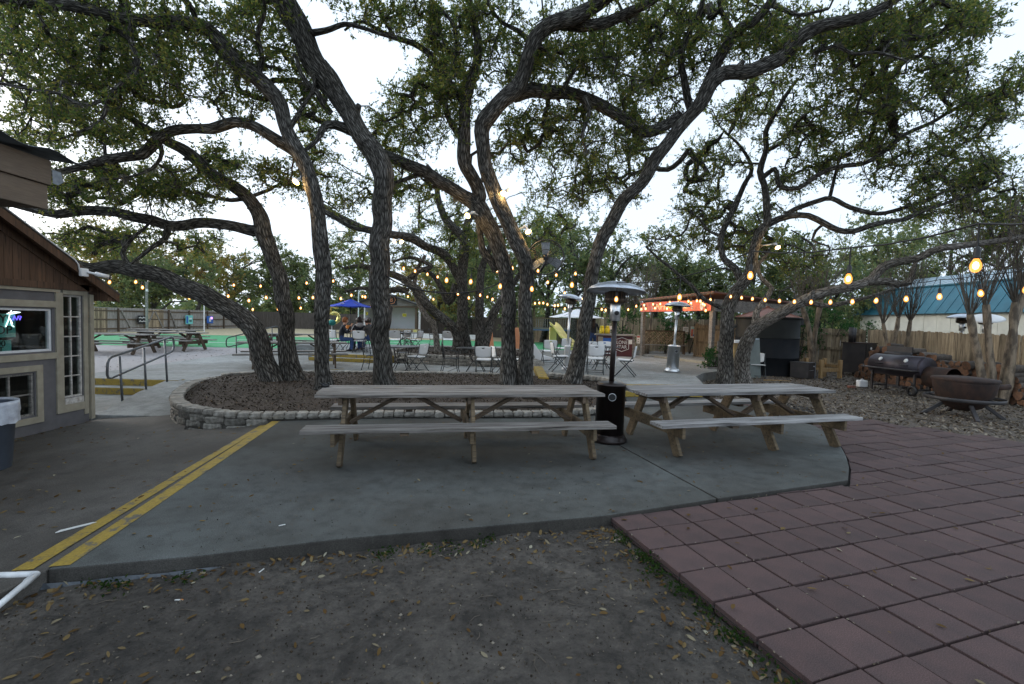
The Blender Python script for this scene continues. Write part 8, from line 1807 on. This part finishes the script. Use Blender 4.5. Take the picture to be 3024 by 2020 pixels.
# ------------------------------------------------------------------ flood lamps clamped to the trunks
def flood(label, px, py, d, dirs, watt, off=(0, 0, 0), arm=None):
    p = Dp(px, py, d); t = thing('flood_lamp', label, 'flood lamp', tuple(p), group='trunk flood lamps')
    MB().lathe([(0.045, -0.03), (0.055, 0.0), (0.05, 0.03), (0.0, 0.035)], 14, c=(0, 0.06, 0.10)).build('junction_box', 'plastic_white', t, True)
    if arm: MB().tube([(0, 0.06, 0.10), (arm*0.5, 0.16, 0.09), (arm, 0.30, 0.08)], 0.016, 8).build('bracket', 'plastic_white', t, True)
    for k, dv in enumerate(dirs):
        v = Vector(dv).normalized(); a = Vector((0, 0.04, 0.09)); b = a+Vector((v.x, v.y, max(v.z, -0.2)))*0.09; c = b+v*0.12
        MB().tube([a, b, b+v*0.05], [0.018, 0.018, 0.03], 10).build('arm', 'plastic_white', t, True)
        l_ = MB().tube([b+v*0.03, b+v*0.08, c], [0.026, 0.045, 0.070], 14).build('housing', 'plastic_white', t, True)
        g = MB(); g.tube([c, c+v*0.012, c+v*0.02], [0.070, 0.062, 0.025], 14); gg = g.build('lamp', 'flood_glow', t, True)
        ld = bpy.data.lights.new('flood_light', 'POINT'); ld.energy = watt; ld.color = (1.0, 0.66, 0.28); ld.shadow_soft_size = 0.05
        lo = bpy.data.objects.new('flood_light', ld); C.objects.link(lo); lo.parent = t; lo.location = c+v*0.09+Vector(off)
flood('lit flood lamp on the slim sweeping oak at the left', 890, 538, 8.95, [(-0.3, -0.5, -0.7)], 16, arm=0.12)
flood('twin lit flood lamps high on the crowned oak trunk', 1478, 576, 10.0, [(-0.7, -0.6, -0.5), (0.25, -0.7, -0.6), (0.9, -0.2, 0.1)], 7)
flood('single lit flood lamp below the fork of the arching oak', 1396, 640, 10.35, [(-0.5, -0.6, -0.6)], 11, arm=0.16)
flood('lit flood lamp right of the crowned oak above the fan', 1552, 682, 10.25, [(0.3, -0.5, -0.9)], 8, arm=-0.2)
flood('lit flood lamp pair on a limb behind the thick trunk', 1178, 716, 15.6, [(-0.6, -0.6, -0.4), (0.5, -0.6, -0.5)], 8)
flood('lit flood lamp in the spreading oak near the pavilion', 2292, 730, 13.0, [(0.0, -0.6, -0.8)], 14, arm=-0.3)
# ------------------------------------------------------------------ fallen leaves, chips, weeds, small rubbish
def scatter(name, label, P, size, mat, seed, tilt=0.25, aspect=0.45, parent=None, lift=0.004):
    r = np.random.default_rng(seed); n = len(P); a = r.uniform(0, 2*PI, n)
    d = np.stack([np.cos(a), np.sin(a), r.normal(0, tilt, n)], 1); pos = P.copy(); pos[:, 2] += lift+np.abs(d[:, 2])*size*0.3
    d_ = d/np.linalg.norm(d, axis=1, keepdims=True); up = np.stack([r.normal(0, tilt, n), r.normal(0, tilt, n), np.ones(n)], 1)
    s = np.cross(d_, up); s /= np.linalg.norm(s, axis=1, keepdims=True); nn = np.cross(s, d_)
    l = (size*r.uniform(0.55, 1.3, n))[:, None]; w_ = l*aspect*r.uniform(0.7, 1.2, n)[:, None]; cv = (r.uniform(-0.10, 0.30, n))[:, None]*w_
    q = [pos-d_*l*0.5, pos-d_*l*0.2+s*w_*0.42+nn*cv, pos+d_*l*0.18+s*w_*0.45+nn*cv, pos+d_*l*0.5+nn*cv*0.5, pos+d_*l*0.18-s*w_*0.45+nn*cv, pos-d_*l*0.2-s*w_*0.42+nn*cv]
    v = np.stack(q, 1).reshape(-1, 3); f = np.arange(6*n).reshape(n, 6)
    o = link(name, quads_mesh(name, v, f, mat, smooth=False), parent)
    if parent is None: tag(o, label, kind='stuff')
    else: o['kind'] = 'stuff'
    return o
rl = np.random.default_rng(77); VEC = {zdirt, zm}
def pts_in(n, xr, yr, test, zf):
    out = []
    while len(out) < n:
        x, y = rl.uniform(*xr), rl.uniform(*yr)
        if test(x, y): out.append((x, y))
    out = np.array(out, float)
    z = zf(out[:, 0], out[:, 1]) if zf in VEC else np.array([zf(a, b) for a, b in out])
    return np.column_stack([out, z])
def edge_y(x): return float(np.interp(x, [-2.87, -2.06, -1.24, -0.26, 0.83], [2.78, 2.99, 3.27, 3.52, 3.80]))
def pav_x(y): return PO.x+(PO.y-y)*(-D1.x/D1.y)*1.0 if False else PO.x+D1.x*((PO.y-y)/(-D1.y))
def zd(x, y): return float(zdirt(np.array(x), np.array(y)))
dirt_ok = lambda x, y: y < edge_y(x)-0.02 and x < pav_x(y)-0.03 and y > 1.1
scatter('fallen_leaves', 'scattered tan and pale fallen oak leaves on the dirt', pts_in(260, (-3.2, 1.9), (1.2, 3.8), dirt_ok, zdirt), 0.046, 'leaf_dead', 1, 0.25)
def near_edge(x, y): return dirt_ok(x, y) and rl.random() < math.exp(-(edge_y(x)-y)/0.14)
scatter('fallen_leaves', 'drift of fallen leaves along the slab edge', pts_in(330, (-2.9, 0.85), (2.3, 3.8), near_edge, zdirt), 0.046, 'leaf_dead', 2, 0.4)
def near_pav(x, y): return dirt_ok(x, y) and rl.random() < math.exp(-(pav_x(y)-x)/0.12)
scatter('fallen_leaves', 'drift of fallen leaves along the paver edge', pts_in(300, (0.3, 1.75), (1.2, 3.9), near_pav, zdirt), 0.044, 'leaf_dead', 3, 0.4)
scatter('debris', 'fine dark crumbs and pale grit on the dirt', pts_in(5000, (-3.4, 1.9), (1.1, 3.8), dirt_ok, zdirt), 0.013, 'leaf_mulch', 4, 0.5, 0.7, lift=0.002)
scatter('debris', 'pale grit specks on the dirt', pts_in(900, (-3.4, 1.9), (1.1, 3.8), dirt_ok, zdirt), 0.010, 'leaf_yard', 14, 0.5, 0.8, lift=0.002)
slab_ok = lambda x, y: in_slab(Vector((x, y, 0))) and y < 7.1 and x > -2.8
scatter('fallen_leaves', 'sparse fallen leaves on the concrete slabs', pts_in(260, (-3, 5), (3, 7.1), slab_ok, lambda x, y: 0.001), 0.042, 'leaf_dead', 5, 0.12)
scatter('fallen_leaves', 'fallen leaves on the dark lower walk', pts_in(190, (-6.9, -3.1), (2.8, 7.0), lambda x, y: x < -3.0-(y-2.8)*0.19, zl), 0.055, 'leaf_dead', 6, 0.12)
scatter('fallen_leaves', 'leaves gathered at the foot of the small building', pts_in(120, (-7.18, -6.7), (3.5, 7.6), lambda x, y: rl.random() < math.exp(-(x+7.18)/0.12), zl), 0.05, 'leaf_dead', 7, 0.3)
def pav_ok(x, y): v = Vector((x, y, 0))-PO; return v.dot(D2) > 0.05 and -5.0 < v.dot(D1) < 2.6 and v.dot(D2) < 6.8 and xedge(Vector((x, y, 0))) < 0 and not in_slab(Vector((x, y, 0)))
scatter('fallen_leaves', 'a few fallen leaves on the red pavers', pts_in(110, (0.9, 8), (1.3, 8.5), pav_ok, lambda x, y: -0.026), 0.055, 'leaf_dead', 8, 0.15)
scatter('debris', 'grit and crumbs lying in the paver joints', np.array([tuple(PO+D1*TS*(i+(0 if k else u))+D2*TS*(j+(u if k else 0)))[:2]+(-0.033,) for i in range(-8, 8) for j in range(0, 16) for k in (0, 1) for u in rl.uniform(0, 1, 3) if not in_slab(PO+D1*TS*i+D2*TS*j)]), 0.016, 'leaf_yard', 9, 0.4, 0.6)
def inside(poly):
    def t(x, y):
        c = False; j = len(poly)-1
        for i in range(len(poly)):
            xi, yi = poly[i]; xj, yj = poly[j]
            if (yi > y) != (yj > y) and x < (xj-xi)*(y-yi)/(yj-yi)+xi: c = not c
            j = i
        return c
    return t
scatter('bark_chips', 'bark chips and dead leaves covering the tree bed', pts_in(11000, (-7, 2.6), (6.8, 12.6), inside(outline1), zm), 0.048, 'leaf_mulch', 10, 0.5, 0.5)
scatter('fallen_leaves', 'paler fallen leaves among the bark chips of the tree bed', pts_in(520, (-7, 2.6), (6.8, 12.6), inside(outline1), zm), 0.055, 'leaf_yard', 11, 0.4, 0.5)
scatter('bark_chips', 'bark chips in the middle stone ring', pts_in(1200, (-4.8, 1), (15.5, 21.6), inside(rim2), lambda x, y: 0.36), 0.09, 'leaf_mulch', 12, 0.5, 0.5)
def yard_ok(x, y):
    v = Vector((x, y, 0))-PO
    if in_slab(Vector((x, y, 0))) or x < 4.9: return False
    if xedge(Vector((x, y, 0))) < 0.0+0.25*math.sin(x*3) and rl.random() > 0.03: return False
    if y > 10.9 and x < np.interp(y, [10.9, 12, 12.9, 13.9, 15.2], [4.8, 5.1, 5.35, 6.0, 7.4]): return False
    return rl.random() < (1.0 if y < 14 else 0.5)
scatter('fallen_leaves', 'thick carpet of dead leaves on the smokers yard', pts_in(15000, (4.9, 13.2), (5.0, 18.5), yard_ok, lambda x, y: float(gz(x, y))+0.008), 0.066, 'leaf_yard', 13, 0.45, 0.5)
scatter('fallen_leaves', 'dead leaves on the gravel yard at the left', pts_in(500, (-16, -8.6), (11, 20), lambda x, y: x < -8.6-(y-10.5)*0.2, lambda x, y: float(gz(x, y))+0.013), 0.07, 'leaf_yard', 15, 0.2, 0.5)
scatter('debris', 'crumbs of dirt trodden onto the slab', pts_in(700, (-3, 5), (3, 7.1), lambda x, y: slab_ok(x, y) and rl.random() < 0.15+math.exp(-abs(y-edge_y(x))/0.3), lambda x, y: 0.001), 0.012, 'leaf_mulch', 16, 0.3, 0.7, lift=0.002)
# weeds along the paver edge and the slab edge
def weeds(name, label, centres, seed, hgt=0.05, per=20, L=0.028):
    r = np.random.default_rng(seed); P = []; Dv = []
    for c in centres:
        k = r.integers(per//2, per); dd = r.normal(size=(k, 3))*np.array([1, 1, 0.4])+np.array([0, 0, 0.55]); P.append(np.array(c)+r.normal(size=(k, 3))*np.array([0.035, 0.035, 0.0])+np.stack([np.zeros(k), np.zeros(k), r.uniform(0, hgt, k)], 1)); Dv.append(dd)
    v, f = leaves_arrays(np.vstack(P), np.vstack(Dv), L, L*0.55, r, 0.6); o = link(name, quads_mesh(name, v, f, 'leaf_weed', smooth=False)); return tag(o, label, kind='stuff')
cs_ = []
while len(cs_) < 46:
    s = rl.uniform(0.8, 6.6); p = PO+D1*TS*s-D2*abs(rl.normal(0, 0.04))-D2*0.02
    if rl.random() < 0.35+0.65*math.sin(min(PI, (s-0.6)*0.55)): cs_.append((p.x, p.y, zd(p.x, p.y)))
weeds('weeds', 'low green weeds growing along the paver edge', cs_, 1)
weeds('weeds', 'small weed tufts below the slab edge', [(x, edge_y(x)-rl.uniform(0.03, 0.2), zd(x, edge_y(x)-0.1)) for x in np.concatenate([rl.uniform(-2.6, -1.9, 9), rl.uniform(-0.9, 0.0, 16)])], 2, 0.035, 18)
tw_ = TreeMesh()
for k in range(46):
    x, y = rl.uniform(-3, 1.4), rl.uniform(1.2, 3.3)
    if dirt_ok(x, y): a = rl.uniform(0, 6.3); L = rl.uniform(0.04, 0.16); p = np.array([x, y, zd(x, y)+0.006]); tw_.tube(np.array([p, p+np.array([math.cos(a), math.sin(a), 0.01])*L*0.5, p+np.array([math.cos(a+0.3), math.sin(a+0.3), 0])*L]), np.array([0.003, 0.0025, 0.0015]), 4, k)
o = link('twigs', tw_.mesh('twigs', 'twig', (0, 0, 0))); tag(o, 'thin fallen twigs strewn on the dirt', kind='stuff')
# pebbles and clods on the dirt
P = pts_in(900, (-3.4, 1.9), (1.1, 3.8), dirt_ok, zdirt); rp = np.random.default_rng(31); n = len(P); s_ = rp.gamma(2.0, 0.0024, n)[:, None]+0.002
o8 = np.array([(1, 0, 0), (-1, 0, 0), (0, 1, 0), (0, -1, 0), (0, 0, 0.7), (0, 0, -0.7)]); V8 = P[:, None]+o8[None]*s_[:, None]*rp.uniform(0.6, 1.3, (n, 6, 1)); V8[:, :, 2] += 0.002
f8 = np.array([(0, 2, 4), (2, 1, 4), (1, 3, 4), (3, 0, 4), (2, 0, 5), (1, 2, 5), (3, 1, 5), (0, 3, 5)]); F8 = (np.arange(n)[:, None, None]*6+f8[None]).reshape(-1, 3)
o = link('pebbles', quads_mesh('pebbles', V8.reshape(-1, 3), F8, 'leaf_yard', smooth=False)); tag(o, 'small pebbles and clods on the bare dirt', kind='stuff')
# black edging film under the slab
m = MB(); n = 18
for i in range(n):
    f0, f1 = i/n, (i+1)/n; x0, x1 = -2.98+1.05*f0, -2.98+1.05*f1
    y0, y1 = edge_y(x0)-0.02, edge_y(x1)-0.02; h0, h1 = -0.085+0.004*math.sin(i*0.9), -0.085+0.004*math.sin((i+1)*0.9); w0, w1 = 0.025+0.012*math.sin(i*2.3), 0.025+0.012*math.sin((i+1)*2.3)
    m.quad((x0, y0, h0), (x1, y1, h1), (x1+0.01, y1-w1, h1-0.03), (x0+0.01, y0-w0, h0-0.03))
o = m.build('plastic_film', 'film'); tag(o, 'torn strip of grey plastic film along the slab edge', 'plastic film'); o.modifiers.new('thick', 'SOLIDIFY').thickness = 0.003
for k, (px, py, ang_, lab) in enumerate([(770, 1692, 1.4, 'white cigarette butt nearest the slab edge'), (525, 1778, 0.1, 'cigarette butt with an orange tip on the dirt'), (830, 1552, 0.6, 'pale cigarette butt on the concrete slab')]):
    z = -0.10 if k < 2 else 0.004; p = G(px, py, z); zz = zd(p.x, p.y)+0.006 if k < 2 else 0.006; t = thing('cigarette_butt', lab, 'cigarette butt', (p.x, p.y, zz), ang_, 'cigarette butts')
    MB().tube([(-0.016, 0, 0), (0.014, 0, 0)], 0.0042, 8).build('paper_end', 'litter_white', t, True); MB().tube([(0.0142, 0, 0), (0.03, 0, 0)], 0.0042, 8).build('filter_end', 'orange' if k == 1 else 'litter_white', t, True)
p = G(223, 1556, -0.01); o = MB().prism([(-0.11, -0.012), (0.12, -0.008), (0.10, 0.014), (-0.08, 0.016)], 0, 0.006).build('wood_sliver', 'litter_white'); o.location = (p.x, p.y, zl(p.x, p.y)+0.004); o.rotation_euler = (0, 0, 0.9); tag(o, 'pale splinter of wood beside the double yellow line', 'splinter')
